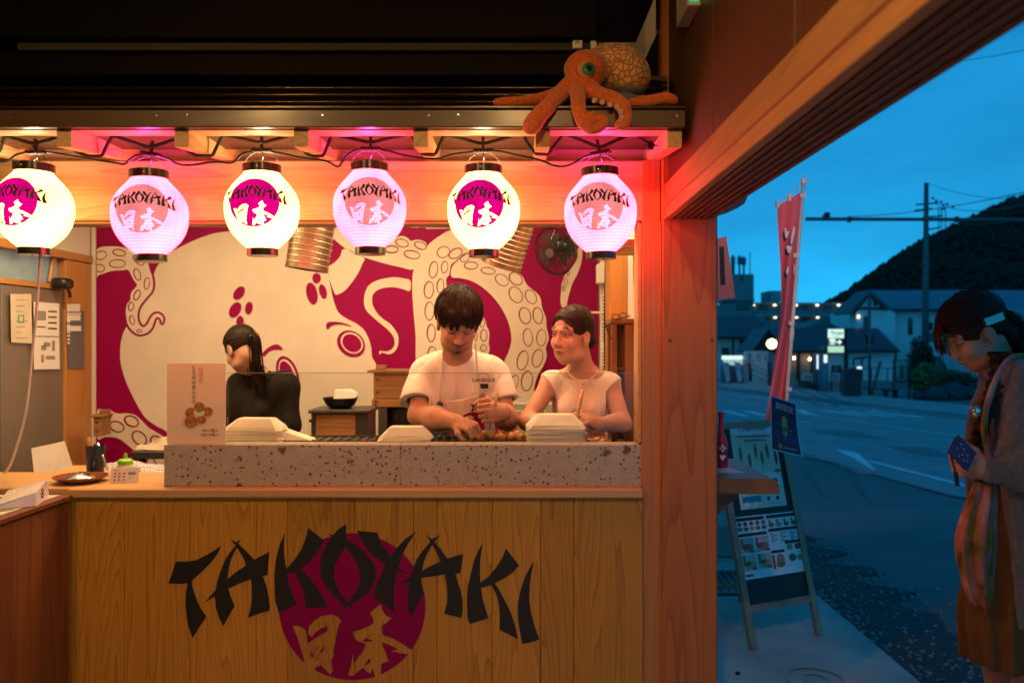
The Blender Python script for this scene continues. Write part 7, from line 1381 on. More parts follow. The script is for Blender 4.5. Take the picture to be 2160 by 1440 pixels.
class SDF:
    def __init__(s, lo, hi, h):
        s.lo = np.array(lo, float); s.h = h; s.n = np.ceil((np.array(hi) - s.lo) / h).astype(int) + 1
        s.f = np.full(s.n, 0.2, dtype=np.float32); s.ax = [(s.lo[i] + h * np.arange(s.n[i])).astype(np.float32) for i in range(3)]
    def _blk(s, a, b):
        i0 = np.clip(np.floor((np.array(a) - s.lo) / s.h).astype(int), 0, s.n); i1 = np.clip(np.ceil((np.array(b) - s.lo) / s.h).astype(int) + 1, 0, s.n)
        if np.any(i1 <= i0): return None
        sl = tuple(slice(i0[k], i1[k]) for k in range(3)); g = [s.ax[k][sl[k]].reshape([-1 if j == k else 1 for j in range(3)]) for k in range(3)]; return sl, g
    def _mix(s, sl, d, k, sub):
        a = s.f[sl]
        if sub: a = -a
        if k > 0: hh = np.clip(0.5 + 0.5 * (a - d) / k, 0, 1); r = a * (1 - hh) + d * hh - k * hh * (1 - hh)
        else: r = np.minimum(a, d)
        s.f[sl] = -r if sub else r
    def cone(s, a, b, ra, rb, k=0.01, sub=False, flat=None):
        a, b = np.array(a, float), np.array(b, float); m = max(ra, rb) + k + 0.02; B = s._blk(np.minimum(a, b) - m, np.maximum(a, b) + m)
        if B is None: return s
        sl, (x, y, z) = B; ab = b - a; L2 = max(ab.dot(ab), 1e-9)
        t = np.clip(((x - a[0]) * ab[0] + (y - a[1]) * ab[1] + (z - a[2]) * ab[2]) / L2, 0, 1)
        d = np.sqrt((x - a[0] - t*ab[0])**2 + (y - a[1] - t*ab[1])**2 + (z - a[2] - t*ab[2])**2) - (ra + (rb - ra) * t); s._mix(sl, d.astype(np.float32), k, sub); return s
    def chain(s, pts, rs, k=0.01):
        for i in range(len(pts) - 1): s.cone(pts[i], pts[i+1], rs[i], rs[i+1], k)
        return s
    def ell(s, c, r, k=0.01, M=None, sub=False):
        c = np.array(c, float); r = np.array(r, float); m = r.max() + k + 0.02; B = s._blk(c - m, c + m)
        if B is None: return s
        sl, (x, y, z) = B; X_, Y_, Z_ = x - c[0], y - c[1], z - c[2]
        if M is None: M = np.eye(3)
        q = [(M[i][0]*X_ + M[i][1]*Y_ + M[i][2]*Z_) for i in range(3)]
        k0 = np.sqrt(sum((q[i]/r[i])**2 for i in range(3))) + 1e-9; k1 = np.sqrt(sum((q[i]/r[i]**2)**2 for i in range(3))) + 1e-9
        s._mix(sl, (k0 * (k0 - 1) / k1).astype(np.float32), k, sub); return s
    def plane(s, c, n, k=0.0, box=None):
        'keep the side the normal points away from'
        c = np.array(c, float); n = np.array(n, float); n = n / np.linalg.norm(n); g = [s.ax[i].reshape([-1 if j == i else 1 for j in range(3)]) for i in range(3)]
        d = sum((g[i] - c[i]) * n[i] for i in range(3)); s.f = np.maximum(s.f, d.astype(np.float32)); return s
    def disp(s, fn):
        g = [s.ax[i].reshape([-1 if j == i else 1 for j in range(3)]) for i in range(3)]; s.f = (s.f + fn(*g)).astype(np.float32); return s
    def shell_cut(s, fn):
        g = [s.ax[i].reshape([-1 if j == i else 1 for j in range(3)]) for i in range(3)]; s.f = np.maximum(s.f, fn(*g)).astype(np.float32); return s
    def build(s, name, m, parent, color=None):
        f = s.f.copy(); f[0] = f[-1] = 0.1; f[:, 0] = f[:, -1] = 0.1; f[:, :, 0] = f[:, :, -1] = 0.1
        V, Q = surface_nets(f, s.lo, s.h); o0 = np.array(org(parent)) if parent is not None else np.array([0, 0, 0.])
        me = bpy.data.meshes.new(name); nv, nf = len(V), len(Q)
        me.vertices.add(nv); me.vertices.foreach_set('co', (V - o0).astype(np.float32).ravel()); me.loops.add(nf * 4); me.loops.foreach_set('vertex_index', Q.astype(np.int32).ravel())
        me.polygons.add(nf); me.polygons.foreach_set('loop_start', np.arange(0, nf*4, 4, dtype=np.int32)); me.polygons.foreach_set('loop_total', np.full(nf, 4, dtype=np.int32)); me.polygons.foreach_set('use_smooth', np.ones(nf, dtype=bool)); me.update(calc_edges=True)
        if color is not None:
            C = np.ones((nv, 4), dtype=np.float32); C[:, :3] = color(V); ca = me.color_attributes.new('Col', 'FLOAT_COLOR', 'POINT'); ca.data.foreach_set('color', C.ravel())
        me.materials.append(m); o = bpy.data.objects.new(name, me); COL.objects.link(o); o.parent = parent; ORG[o.name] = Vector(o0); return o
def frame(fwd, up=(0, 0, 1), roll=0.0):
    f = Vector(fwd).normalized(); s = Vector(up).cross(f).normalized(); u = f.cross(s).normalized()
    if roll: q = Matrix.Rotation(roll, 3, f); s, u = q @ s, q @ u
    return f, s, u
class Head:
    def __init__(h, c, fwd, k=1.0, roll=0.0): h.c = Vector(c); h.f, h.s, h.u = frame(fwd, (0, 0, 1), roll); h.k = k; h.M = np.array([list(h.s), list(h.f), list(h.u)])
    def p(h, s, f, u): return h.c + (h.s * s + h.f * f + h.u * u) * h.k
    def loc(h, V): return ((V - np.array(h.c)) @ h.M.T) / h.k
    def sculpt(h, S, female=False, eyes=1.0):
        k = h.k; e = lambda p, r, kk, sub=False: S.ell(h.p(*p), np.array(r) * k, kk * k, h.M, sub)
        e((0, -0.010, 0.038), (0.073, 0.092, 0.083), 0.0); e((0, 0.026, -0.040), (0.055 if female else 0.059, 0.062, 0.072), 0.030)
        e((0, 0.056, -0.094), (0.019 if female else 0.024, 0.018, 0.016), 0.030)
        for q in (-1, 1):
            e((q*0.034, 0.060, -0.026), (0.024, 0.022, 0.022), 0.025); e((q*0.040, 0.022, -0.078), (0.018, 0.03, 0.016), 0.03)
            S.cone(h.p(q*0.012, 0.083, 0.030), h.p(q*0.044, 0.070, 0.030), 0.010*k, 0.008*k, 0.014*k)
            e((q*0.030, 0.093, 0.010), (0.016, 0.012, 0.009), 0.012, True); e((q*0.030, 0.0735, 0.009), (0.0155, 0.0125, 0.010), 0.004)
            e((q*0.074, -0.004, -0.004), (0.009, 0.019, 0.031), 0.006); e((q*0.083, 0.002, 0.000), (0.006, 0.010, 0.018), 0.004, True); S.cone(h.p(q*0.075, 0.002, -0.025), h.p(q*0.073, 0.004, -0.034), 0.008*k, 0.006*k, 0.004*k)
            e((q*0.0105, 0.094, -0.030), (0.0075, 0.009, 0.0065), 0.008)
        S.cone(h.p(0, 0.083, 0.016), h.p(0, 0.1015, -0.024), 0.0075*k, 0.0105*k, 0.012*k)
        e((0, 0.089, -0.0545), (0.019, 0.0065, 0.0040), 0.007); e((0, 0.086, -0.0645), (0.016, 0.0075, 0.0050), 0.007); e((0, 0.0975, -0.0595), (0.024, 0.004, 0.0016), 0.003, True)
    def skin(h, base, lip, brow=True, beard=0.0, eyes='open', browc=(0.03, 0.016, 0.01), blush=0.14):
        base = np.array(base); lip = np.array(lip)
        def col(V):
            L = h.loc(V); s, f, u = np.abs(L[:, 0]), L[:, 1], L[:, 2]; C = np.tile(base, (len(V), 1)); near = (np.linalg.norm(L, axis=1) < 0.16)
            C *= (1 + 0.06 * np.sin(V[:, 0]*61) * np.sin(V[:, 1]*53) * np.sin(V[:, 2]*47) + 0.05 * np.sin(V[:, 0]*190 + 3*np.sin(V[:, 2]*90)) * np.sin(V[:, 2]*170 + V[:, 1]*150))[:, None]
            def bl(m, c): C[:] = C * (1 - m[:, None]) + np.array(c) * m[:, None]
            fr = near & (f > 0.05)
            ch = np.exp(-(((s - 0.036)/0.022)**2 + ((u + 0.028)/0.022)**2)) * fr * blush; bl(ch, base * np.array([1.0, 0.62, 0.6]))
            no = np.exp(-((s/0.012)**2 + ((u + 0.026)/0.014)**2)) * fr * blush * 0.8; bl(no, base * np.array([1.0, 0.65, 0.6]))
            lm = np.clip(1.6 - 1.6*((s/0.0205)**2 + ((u + 0.0595)/0.0088)**2), 0, 1)*.8 * fr * (f > 0.075); bl(lm, lip)
            ml = np.clip(1.5 - 1.5*((s/0.022)**2 + ((u + 0.0597)/0.0020)**2), 0, 1) * fr * (f > 0.075); bl(ml * 0.8, np.array([0.06, 0.015, 0.012]))
            if beard:
                bm = (np.exp(-((s/0.024)**2 + ((u + 0.0450)/0.0075)**2))*1.1 + 1.0*np.exp(-((s/0.018)**2 + ((u + 0.088)/0.013)**2)) + 0.5*np.exp(-(((s - .03)/0.02)**2 + ((u + 0.085)/0.02)**2))) * fr * beard; bl(np.clip(bm, 0, .85), np.array([0.035, 0.02, 0.014]))
            bc = 0.0365 - 0.006*((s - 0.020)/0.022)**2 + 0.004; bm = np.exp(-(((s - 0.031)/0.0165)**4 + ((u - bc)/0.0040)**2)) * fr
            if brow: bl(np.clip(bm*1.3, 0, .9), np.array(browc))
            ey = 0.010
            if eyes == 'open':
                wm = np.clip(2 - 2*(((s - 0.0305)/0.0135)**2 + ((u - ey)/0.0048)**2), 0, 1) * fr; bl(wm, np.array([0.60, 0.52, 0.47]))
                im = np.clip(2 - 2*(((L[:, 0] - np.sign(L[:, 0])*0.0305 - 0.000)/0.0055)**2 + ((u - ey)/0.0052)**2), 0, 1) * fr; bl(im, np.array([0.012, 0.007, 0.005]))
                lu = ey + 0.0048 - 0.003*((s - 0.0305)/0.014)**2; lm2 = np.exp(-(((s - 0.031)/0.016)**6 + ((u - lu)/0.0020)**2)) * fr; bl(np.clip(lm2*1.2, 0, .95), np.array([0.015, 0.008, 0.006]))
            else:
                lu = ey - 0.004 + 0.002*((s - 0.0305)/0.014)**2; lm2 = np.exp(-(((s - 0.031)/0.0155)**6 + ((u - lu)/0.0020)**2)) * fr; bl(np.clip(lm2*1.2, 0, .95), np.array([0.015, 0.008, 0.006]))
            return np.clip(C, 0, 1)
        return col
def hand(S, w, d, n, thumb, k=1.0, curls=(50, 60, 45), spread=0.0, tcurl=0.5):
    'w wrist, d along the hand, n out of the palm, thumb side vector'
    w, d = Vector(w), Vector(d).normalized(); n = Vector(n); n = (n - d * n.dot(d)).normalized(); t = Vector(thumb); t = (t - d*t.dot(d) - n*t.dot(n)).normalized(); M = np.array([list(t), list(d), list(n)])
    S.ell(w + d*0.045*k, (0.040*k, 0.052*k, 0.017*k), 0.014, M)
    S.cone(w, w + d*0.03*k, 0.026*k, 0.024*k, 0.02)
    S.ell(w + d*0.03*k + t*0.022*k + n*0.010*k, (0.018*k, 0.028*k, 0.016*k), 0.012, M)
    for i, (o, L) in enumerate(((0.031, 0.074), (0.0105, 0.082), (-0.0105, 0.077), (-0.030, 0.060))):
        b = w + d*(0.086 - 0.004*abs(i - 1))*k + t*o*k; di = (d + t*(o*spread)).normalized(); a = 0; pts = [w + d*0.06*k + t*o*0.9*k, b]; rs = [0.010*k, 0.0098*k]
        for j, fr in enumerate((0.45, 0.30, 0.25)):
            a += math.radians(curls[j] + i*3); v = di*math.cos(a) + n*math.sin(a); pts.append(pts[-1] + v*L*fr*k); rs.append((0.0088, 0.0080, 0.0068)[j]*k)
        S.chain(pts, rs, 0.0035)
    b = w + d*0.028*k + t*0.030*k + n*0.006*k; v1 = (d*0.62 + t*0.62 + n*0.35).normalized(); v2 = (d*0.85 + t*(0.35 - tcurl*0.5) + n*(0.35 + tcurl*0.4)).normalized(); v3 = (d*0.8 + t*(0.1 - tcurl*0.7) + n*(0.4 + tcurl*0.5)).normalized()
    p1 = b + v1*0.034*k; p2 = p1 + v2*0.032*k; p3 = p2 + v3*0.026*k; S.chain([b, p1, p2, p3], [0.014*k, 0.0115*k, 0.0100*k, 0.0075*k], 0.006)
def hair_mat(name, c1, c2, rough=0.62):
    m, N, L, b = _new(name); tcn = N.new('ShaderNodeTexCoord'); n = N.new('ShaderNodeTexNoise'); n.inputs['Scale'].default_value = 55; n.inputs['Detail'].default_value = 3; L.new(tcn.outputs['Object'], n.inputs['Vector'])
    x = N.new('ShaderNodeMix'); x.data_type = 'RGBA'; x.inputs[6].default_value = (*c1, 1); x.inputs[7].default_value = (*c2, 1); L.new(n.outputs[0], x.inputs[0]); L.new(x.outputs[2], b.inputs['Base Color']); b.inputs['Roughness'].default_value = rough; b.inputs['Specular IOR Level'].default_value = 0.22; return m
HAIR = hair_mat('black_hair', (0.007, 0.004, 0.003), (0.045, 0.026, 0.016), 0.5); HAIR2 = hair_mat('dark_brown_hair', (0.012, 0.007, 0.005), (0.04, 0.022, 0.014))
def strands(name, polys, m, parent, r=0.0022, seg=5, taper=True):
    mb = MB()
    for p in polys:
        n = len(p); mb.tube(p, [r * (1 - 0.75 * (i/(n-1))**2) if taper else r for i in range(n)], seg, False)
    o = mb.build(name, m, parent, True, recalc=False); o['kind'] = 'stuff'; return o
SKIN = attr_mat('skin', 0.52, sss=0.10, bump=0.22, bscale=330, spec=0.3)
SKINP = mat('scalp', (0.42, 0.24, 0.16), .6)
RND = random.Random(21)
def arc_on(h, d0, d1, R0, n=9, lift=0.0, cen=(0, -0.010, 0.036)):
    'strand over the skull ellipsoid from direction d0 to d1 (local s,f,u)'
    d0, d1 = Vector(d0).normalized(), Vector(d1).normalized(); out = []
    for i in range(n):
        t = i/(n-1); d = d0.slerp(d1, t) if (d0 - d1).length > 1e-3 else d0
        q = Vector((d.x*R0[0], d.y*R0[1], d.z*R0[2])) * (1 + lift*math.sin(math.pi*t)); out.append(h.p(cen[0] + q.x, cen[1] + q.y, cen[2] + q.z))
    return out
FABW = fabric('white_cotton', (0.70, 0.64, 0.56), fold=0.55)
FABR = fabric('white_rib_knit', (0.72, 0.66, 0.58), 600, 0.3, fscale=18)
APR = fabric('apron_canvas', (0.56, 0.50, 0.40), 500, 0.4, fscale=9)
TROU = mat('dark_trousers', (0.02, 0.02, 0.024), 0.85, var=0.1)
def folds(a=0.004, sc=1.0, ph=0.0):
    def fn(x, y, z):
        return (a*np.sin(34*sc*x + 9*sc*z + ph + 2.0*np.sin(11*sc*z)) * np.sin(13*sc*z + 7*sc*y + ph*2) + a*0.6*np.sin(58*sc*x - 31*sc*z + 17*sc*y + ph)).astype(np.float32)
    return fn
def legs(t, c, w, top, m, lean=0.0):
    S = SDF((c.x - .26, c.y - .2, -0.01), (c.x + .26, c.y + .24, top + .04), 0.009); S.ell((c.x, c.y, top - .08), (w, .11, .13), .02)
    for q in (-1, 1): S.cone((c.x + q*w*.52, c.y, top - .12), (c.x + q*w*.6, c.y + .01, .46), .085, .062, .04); S.cone((c.x + q*w*.6, c.y + .01, .46), (c.x + q*w*.62, c.y + .02, .06), .062, .05, .02); S.ell((c.x + q*w*.64, c.y - .05, .035), (.045, .12, .045), .015)
    S.plane((0, 0, 0.0), (0, 0, -1)); S.build('trousers', m, t)
# ---------------------------------------------------------------- man in white T-shirt and apron
def man():
    Yb = 3.20; hip = P(972, 1000, Yb + .03); t = thing('person', 'man in white T-shirt and cream apron turning takoyaki with two picks', 'person', (hip.x, hip.y, 0))
    h = Head(P(966, 680, 3.04), (0.12, -0.80, -0.58), 0.97, roll=R(-3))
    S = SDF((hip.x - .30, 2.84, 0.88), (hip.x + .27, 3.40, 1.78), 0.0036)
    h.sculpt(S)
    nb = P(966, 765, 3.16); S.cone(h.p(0, -.035, -.05), nb, 0.056, 0.060, .03)
    sl, sr = P(893, 786, 3.19), P(1043, 786, 3.19); chest = P(967, 830, 3.20); bel = P(970, 930, 3.21)
    S.cone(nb, sl, .045, .040, .03); S.cone(nb, sr, .045, .040, .03); S.ell(chest, (.138, .085, .14), .03); S.ell(bel, (.135, .085, .18), .03)
    el, er = P(885, 876, 3.09), P(1068, 884, 3.12); wl_, wr_ = P(962, 890, 2.985), P(1056, 868, 2.985)
    S.chain([sl, el], [.042, .042], .015); S.cone(el, el.lerp(wl_, .45), .044, .043, .02); S.cone(el.lerp(wl_, .45), wl_, .045, .028, .02)
    S.chain([sr, er], [.042, .042], .015); S.cone(er, er.lerp(wr_, .5), .044, .043, .02); S.cone(er.lerp(wr_, .5), wr_, .043, .029, .02)
    dl = (P(1010, 905, 2.93) - wl_).normalized(); hand(S, wl_, dl, (-0.05, 0.35, -0.95), (0.3, -0.9, 0.3), 0.93, (48, 58, 40), tcurl=.7)
    hand(S, wr_, Vector((-0.55, -0.80, 0.02)), (-0.80, 0.50, -0.15), (0, 0, 1), 0.93, (66, 72, 50), tcurl=.8)
    S.build('body', SKIN, t, h.skin((0.50, 0.27, 0.17), (0.40, 0.14, 0.11), beard=0.9, eyes='down'))
    # T-shirt
    T = SDF((hip.x - .32, 3.0, 0.88), (hip.x + .30, 3.42, 1.56), 0.005)
    T.cone(nb + Vector((0, .01, -.010)), sl, .056, .055, .05); T.cone(nb + Vector((0, .01, -.010)), sr, .056, .055, .05); T.ell(chest, (.163, .112, .17), .05); T.ell(bel, (.160, .112, .20), .05)
    hl, hr = sl.lerp(el, .70), sr.lerp(er, .62); T.cone(sl, hl + (hl - sl)*.3 + Vector((-.020, 0, 0)), .057, .076, .025); T.cone(sr, hr + (hr - sr)*.3 + Vector((.006, 0, 0)), .057, .068, .025)
    T.disp(folds(.0048, .9, 1.3))
    def cut(x, y, z):
        dl_ = np.array((hl - sl).normalized()); d1 = (x - hl.x)*dl_[0] + (y - hl.y)*dl_[1] + (z - hl.z)*dl_[2]; lim = np.where(x < chest.x - .10, d1, -1.0)
        lim = np.where((x < chest.x - .10) & (np.abs(x - (hl.x + sl.x)/2) < .5), lim, -1); dr = np.array((hr - sr).normalized()); d2 = (x - hr.x)*dr[0] + (y - hr.y)*dr[1] + (z - hr.z)*dr[2]
        inl = (x < sl.x + .035) & (z < hl.z + .05) & (((x - hl.x)**2 + (y - hl.y)**2) < .011); inr = (x > sr.x - .012) & (z < hr.z + .05) & (((x - hr.x)**2 + (y - hr.y)**2) < .011)
        return np.where(inl, d1, np.where(inr, d2, -1.0)).astype(np.float32)
    T.shell_cut(cut); T.cone(hl - (hl - sl)*.10, hl + (hl - sl)*.5, .052, .062, 0, True); T.cone(hr - (hr - sr)*.10, hr + (hr - sr)*.5, .048, .056, 0, True)
    nk = P(967, 748, 3.10); T.ell((nb.x, nb.y - .035, nb.z + .072), (.068, .075, .052), .008, None, True)
    T.build('t_shirt', FABW, t)
    # apron: curved bib in front of the chest, straps, print
    def ap(px, py, l=0.0):
        u = (px - 970) / 100.0; return P(px, py, 3.060 + .055*u*u - .012*math.sin(px*.11)*.6 - l + 0.0004*(py - 850)*-.3)
    top = [(913, 846), (940, 845), (965, 843), (990, 838), (1012, 830), (1028, 831)]; vs = []; n = 14; rows = 12; wl0, wr0 = 905, 1034
    for j in range(rows + 1):
        v = j/rows
        for i in range(n + 1):
            u = i/n; tx = 913 + 115*u; ty = np.interp(tx, [p[0] for p in top], [p[1] for p in top]); x = tx + (wl0 + (wr0 - wl0)*u - tx)*min(1, v*2); vs.append(ap(x, ty + (1010 - ty)*v))
    o = MB().add(vs, [(j*(n+1)+i, j*(n+1)+i+1, (j+1)*(n+1)+i+1, (j+1)*(n+1)+i) for j in range(rows) for i in range(n)]).build('apron', APR, t, True); md = o.modifiers.new('s', 'SOLIDIFY'); md.thickness = .003; md = o.modifiers.new('b', 'SUBSURF'); md.levels = 1; md.render_levels = 1
    for pts in ([(937, 722, 3.13), (934, 770, 3.10), (930, 815, 3.080), (928, 845, 3.078)], [(1003, 722, 3.13), (1007, 770, 3.10), (1011, 810, 3.085), (1013, 832, 3.08)]): MB().tube(chaikin([P(*q) - Vector((0, .014, 0)) for q in pts]), .0042, 6).build('strap', APR, t, True)
    for px, py in ((928, 853), (1018, 836)): MB().lathe([(.013, 0), (.013, .004), (.008, .004), (.008, .002)], ap(px, py, .008), 16, (0, -1, 0)).build('ring', M_SILV, t)
    blob = cr([(965, 925, 0), (964, 895, 0), (972, 880, 0), (985, 872, 0), (1000, 869, 0), (1012, 872, 0), (1020, 888, 0), (1022, 910, 0), (1018, 935, 0), (968, 935, 0)], 4, True); MB().sheet([[ap(q.x, q.y, .007) for q in blob]], (0, .001, 0)).build('apron_print', M_MAG, t)
    for i, (ch, px, py, sz) in enumerate((('た', 1003, 860, .040), ('こ', 1003, 890, .036))): text_mesh(ch, sz, M_INK, ap(px, py, .012), (1, 0, 0), (0, 0, 1), 'lettering', t, thick=.0012)
    text_mesh('CARBEQUE', .0185, M_INK, P(1020, 802, 3.066), (1, .35, 0), (0, .12, 1), 'chest_print', t, thick=.0004)
    arcp = [P(1020 + 12*math.cos(a), 797 - 10*math.sin(a), 3.077 + .002*math.cos(a)) for a in [i*math.pi/10 for i in range(11)]]; MB().tube(arcp, .0009, 5).build('chest_print', M_INK, t); MB().box(P(1012, 819, 3.071), P(1030, 809, 3.071) + Vector((0, .0008, 0))).build('chest_print', M_INK, t)
    # watch, picks are held (picks are things of their own)
    MB().lathe([(.032, -.006), (.034, -.006), (.034, .006), (.032, .006)], er.lerp(wr_, .86), 24, wr_ - er).build('wristwatch', M_BLACK, t)
    # hair
    hr_ = SDF(np.array(h.c) - .17, np.array(h.c) + .17, .004); M3 = h.M
    hr_.ell(h.p(0, -.014, .044), np.array((.081, .098, .093))*h.k, 0, M3); hr_.ell(h.p(0, .060, .086), np.array((.060, .034, .030))*h.k, .03, M3)
    hr_.ell(h.p(0, .085, -.055), np.array((.066, .085, .100))*h.k, .004, M3, True); hr_.ell(h.p(0, .02, -.115), np.array((.1, .11, .065))*h.k, .01, M3, True)
    hr_.disp(lambda x, y, z: (.0025*np.sin(120*x + 40*z) * np.sin(60*z + 30*y)).astype(np.float32)); hr_.build('hair', HAIR, t)
    P_ = []
    for i in range(62):
        a = -math.pi + 2*math.pi*(i + RND.uniform(-.3, .3))/62; fr = max(0, math.cos(a)); lowz = 0.20*fr - 0.55*(1 - fr) if abs(a) < 1.9 else -.55
        if 0.70 < abs(a) < 1.9: lowz = -.02
        elif abs(a) >= 1.9: lowz = -.38
        tip = Vector((math.sin(a)*.95 + RND.uniform(-.10, .10), math.cos(a), lowz + RND.uniform(-.22, .26))); st0 = Vector((.12 + RND.uniform(-.22, .22), -.30 + RND.uniform(-.25, .45), 1)); lf = RND.uniform(.0, .12)
        for j in range(24):
            q = Vector((RND.uniform(-1, 1), RND.uniform(-1, 1), RND.uniform(-1, 1))); P_.append(arc_on(h, st0 + q*.13, tip + q*.055, (.0845 + RND.uniform(0, .008), .104 + .012*fr + RND.uniform(0, .008), .097 + RND.uniform(0, .008)), 9, lf + RND.uniform(-.015, .015)))
    for i in range(46): P_.append(arc_on(h, (RND.uniform(-.4, .4), -.3, 1), (RND.uniform(-1, 1), RND.uniform(-.5, .9), RND.uniform(.2, .9)), (.088, .107, .100), 7, RND.uniform(.06, .17)))
    strands('hair_strands', P_, HAIR, t, .0016, 4)
    legs(t, hip, .15, 1.02, TROU)
    for i, (a, b, c) in enumerate(((P(982, 880, 2.955), P(992, 905, 2.94), P(1004, 934, 2.93)), (P(1049, 828, 2.945), P(1039, 880, 2.94), P(1027, 932, 2.935)))):
        pk_ = thing('takoyaki_pick', ['steel takoyaki pick in the man\'s right hand', 'steel takoyaki pick with long wooden handle in the man\'s left hand'][i], 'pick', c); MB().tube([a, b], [.006, .0065], 10).build('handle', LEDGE, pk_, True); MB().lathe([(.0075, 0), (.0075, .012)], b, 10, b - a).build('ferrule', M_SILV, pk_); MB().tube([b, c], [.003, .0012], 8).build('spike', M_SILV, pk_)
man()
# ---------------------------------------------------------------- woman in white top
def woman():
    hip = P(1224, 1000, 3.24); t = thing('person', 'woman in white cap-sleeve top with hair in a low bun, looking left', 'person', (hip.x, hip.y, 0))
    h = Head(P(1207, 708, 3.12), (-0.66, -0.73, -0.08), 0.93, roll=R(-4))
    S = SDF((hip.x - .27, 2.86, 0.88), (hip.x + .27, 3.42, 1.68), 0.0034); h.sculpt(S, True)
    nb = P(1228, 785, 3.21); S.cone(h.p(0, -.035, -.05), nb, .044, .048, .025)
    sl, sr = P(1161, 808, 3.20), P(1287, 810, 3.20); chest = P(1223, 855, 3.22); wa = P(1224, 935, 3.23)
    S.cone(nb, sl, .035, .040, .035); S.cone(nb, sr, .035, .040, .035); S.ell(chest, (.110, .08, .13), .04); S.ell(wa, (.100, .08, .14), .04)
    el, er = P(1112, 888, 3.13), P(1313, 892, 3.14); wl_, wr_ = P(1140, 895, 3.0), P(1258, 893, 3.01)
    S.chain([sl, el], [.037, .033], .02); S.cone(el, el.lerp(wl_, .4), .034, .032, .02); S.cone(el.lerp(wl_, .4), wl_, .032, .023, .02)
    S.chain([sr, er], [.037, .033], .02); S.cone(er, er.lerp(wr_, .4), .034, .032, .02); S.cone(er.lerp(wr_, .4), wr_, .032, .022, .02)
    hand(S, wr_, (P(1226, 878, 2.96) - wr_), (-.10, .55, -.60), (-0.2, -.3, .95), .86, (52, 62, 40), tcurl=.8)
    S.build('body', SKIN, t, h.skin((0.56, 0.32, 0.22), (0.42, 0.11, 0.10), eyes='open', blush=.18))
    gl = SDF((wl_.x - .14, 2.84, wl_.z - .12), (wl_.x + .14, 3.10, wl_.z + .14), .0034); gl.cone(el.lerp(wl_, .74), wl_, .036, .031, .01); hand(gl, wl_, Vector((.62, -.7, .10)), (.1, .2, -.95), (-.6, -.6, .1), .92, (35, 45, 30)); gl.build('glove', mat('blue_glove', (0.30, 0.42, 0.55), .4), t)
    T = SDF((hip.x - .24, 3.02, .88), (hip.x + .24, 3.42, 1.50), .0045); T.cone(nb + Vector((0, .01, -.022)), sl, .036, .045, .04); T.cone(nb + Vector((0, .01, -.022)), sr, .036, .045, .04); T.ell(chest, (.122, .094, .14), .04); T.ell(P(1200, 868, 3.15), (.05, .045, .05), .04); T.ell(P(1245, 868, 3.15), (.05, .045, .05), .04); T.ell(wa, (.110, .088, .17), .04)
    hl, hr = sl.lerp(el, .10), sr.lerp(er, .14); T.cone(sl, hl + (hl - sl)*2, .046, .047, .02); T.cone(sr, hr + (hr - sr)*2, .046, .047, .02); T.disp(folds(.0026, 1.1, .4))
    def cut(x, y, z):
        a = np.array((el - sl).normalized() + Vector((-.55, 0, .2))); a /= np.linalg.norm(a); b = np.array((er - sr).normalized() + Vector((.55, 0, .2))); b /= np.linalg.norm(b)
        d1 = (x - hl.x)*a[0] + (y - hl.y)*a[1] + (z - hl.z)*a[2]; d2 = (x - hr.x)*b[0] + (y - hr.y)*b[1] + (z - hr.z)*b[2]
        return np.where((x < sl.x + .022), d1, np.where(x > sr.x - .022, d2, -1.0)).astype(np.float32)
    T.shell_cut(cut); T.ell((nb.x - .004, nb.y - .045, nb.z + .030), (.066, .075, .058), .006, None, True)
    T.build('top', FABR, t)
    rib = [Vector((nb.x - .004 + .062*math.sin(a), 0, nb.z + .026 - .056*math.cos(a))) for a in [R(-72 + 144*i/16) for i in range(17)]]
    for i, r_ in enumerate(rib): a = R(-72 + 144*i/16); r_.y = nb.y - .052 - .036*math.cos(a)
    MB().tube([r_ for r_ in rib], .0032, 6).build('neck_binding', FABR, t, True)
    nk = [P(1194, 782, 3.13), P(1196, 795, 3.125), P(1205, 812, 3.115), P(1222, 822, 3.112), P(1236, 815, 3.115), P(1243, 798, 3.125)]; MB().tube(chaikin([q - Vector((0, .012, 0)) for q in nk]), .0009, 5).build('necklace', mat('gold', (.7, .5, .2), .25, 1.0), t, True)
    # hair: centre parted, drawn back into a low bun
    hs = SDF(np.array(h.c) - .17, np.array(h.c) + .17, .0036); hs.ell(h.p(0, -.014, .042), np.array((.0785, .0975, .089))*h.k, 0, h.M); hs.ell(h.p(0, .088, -.030), np.array((.064, .070, .100))*h.k, .008, h.M, True); hs.ell(h.p(0, .05, -.125), np.array((.1, .10, .085))*h.k, .02, h.M, True)
    for q in (-1, 1): hs.ell(h.p(q*.08, .014, -.03), np.array((.03, .032, .035))*h.k, .018, h.M, True)
    bun = h.p(0, -.118, -.032); hs.ell(bun, np.array((.030, .026, .034))*h.k, .012, h.M); hs.disp(lambda x, y, z: (.0012*np.sin(160*x + 90*z) * np.sin(80*y)).astype(np.float32)); hs.build('hair', HAIR, t)
    P_ = []; be = (0, -.86, -.52)
    for i in range(620):
        q = RND.choice((-1, 1)); u = RND.random(); st = Vector((q*(.03 + .62*u), .92 - .55*u, .62 - .42*u + RND.uniform(-.04, .04))); 
        if i % 3 == 0: st = Vector((q*.03, .9 - 1.5*u, .72 + .3*math.sin(u*3.1)))
        P_.append(arc_on(h, st, (be[0] + RND.uniform(-.15, .15), be[1], be[2] + RND.uniform(-.1, .25)), (.0785 + RND.uniform(0, .003), .0975 + RND.uniform(0, .003), .0892 + RND.uniform(0, .003)), 10, .01))
    strands('hair_strands', P_, HAIR, t, .0014, 4); bs_ = []
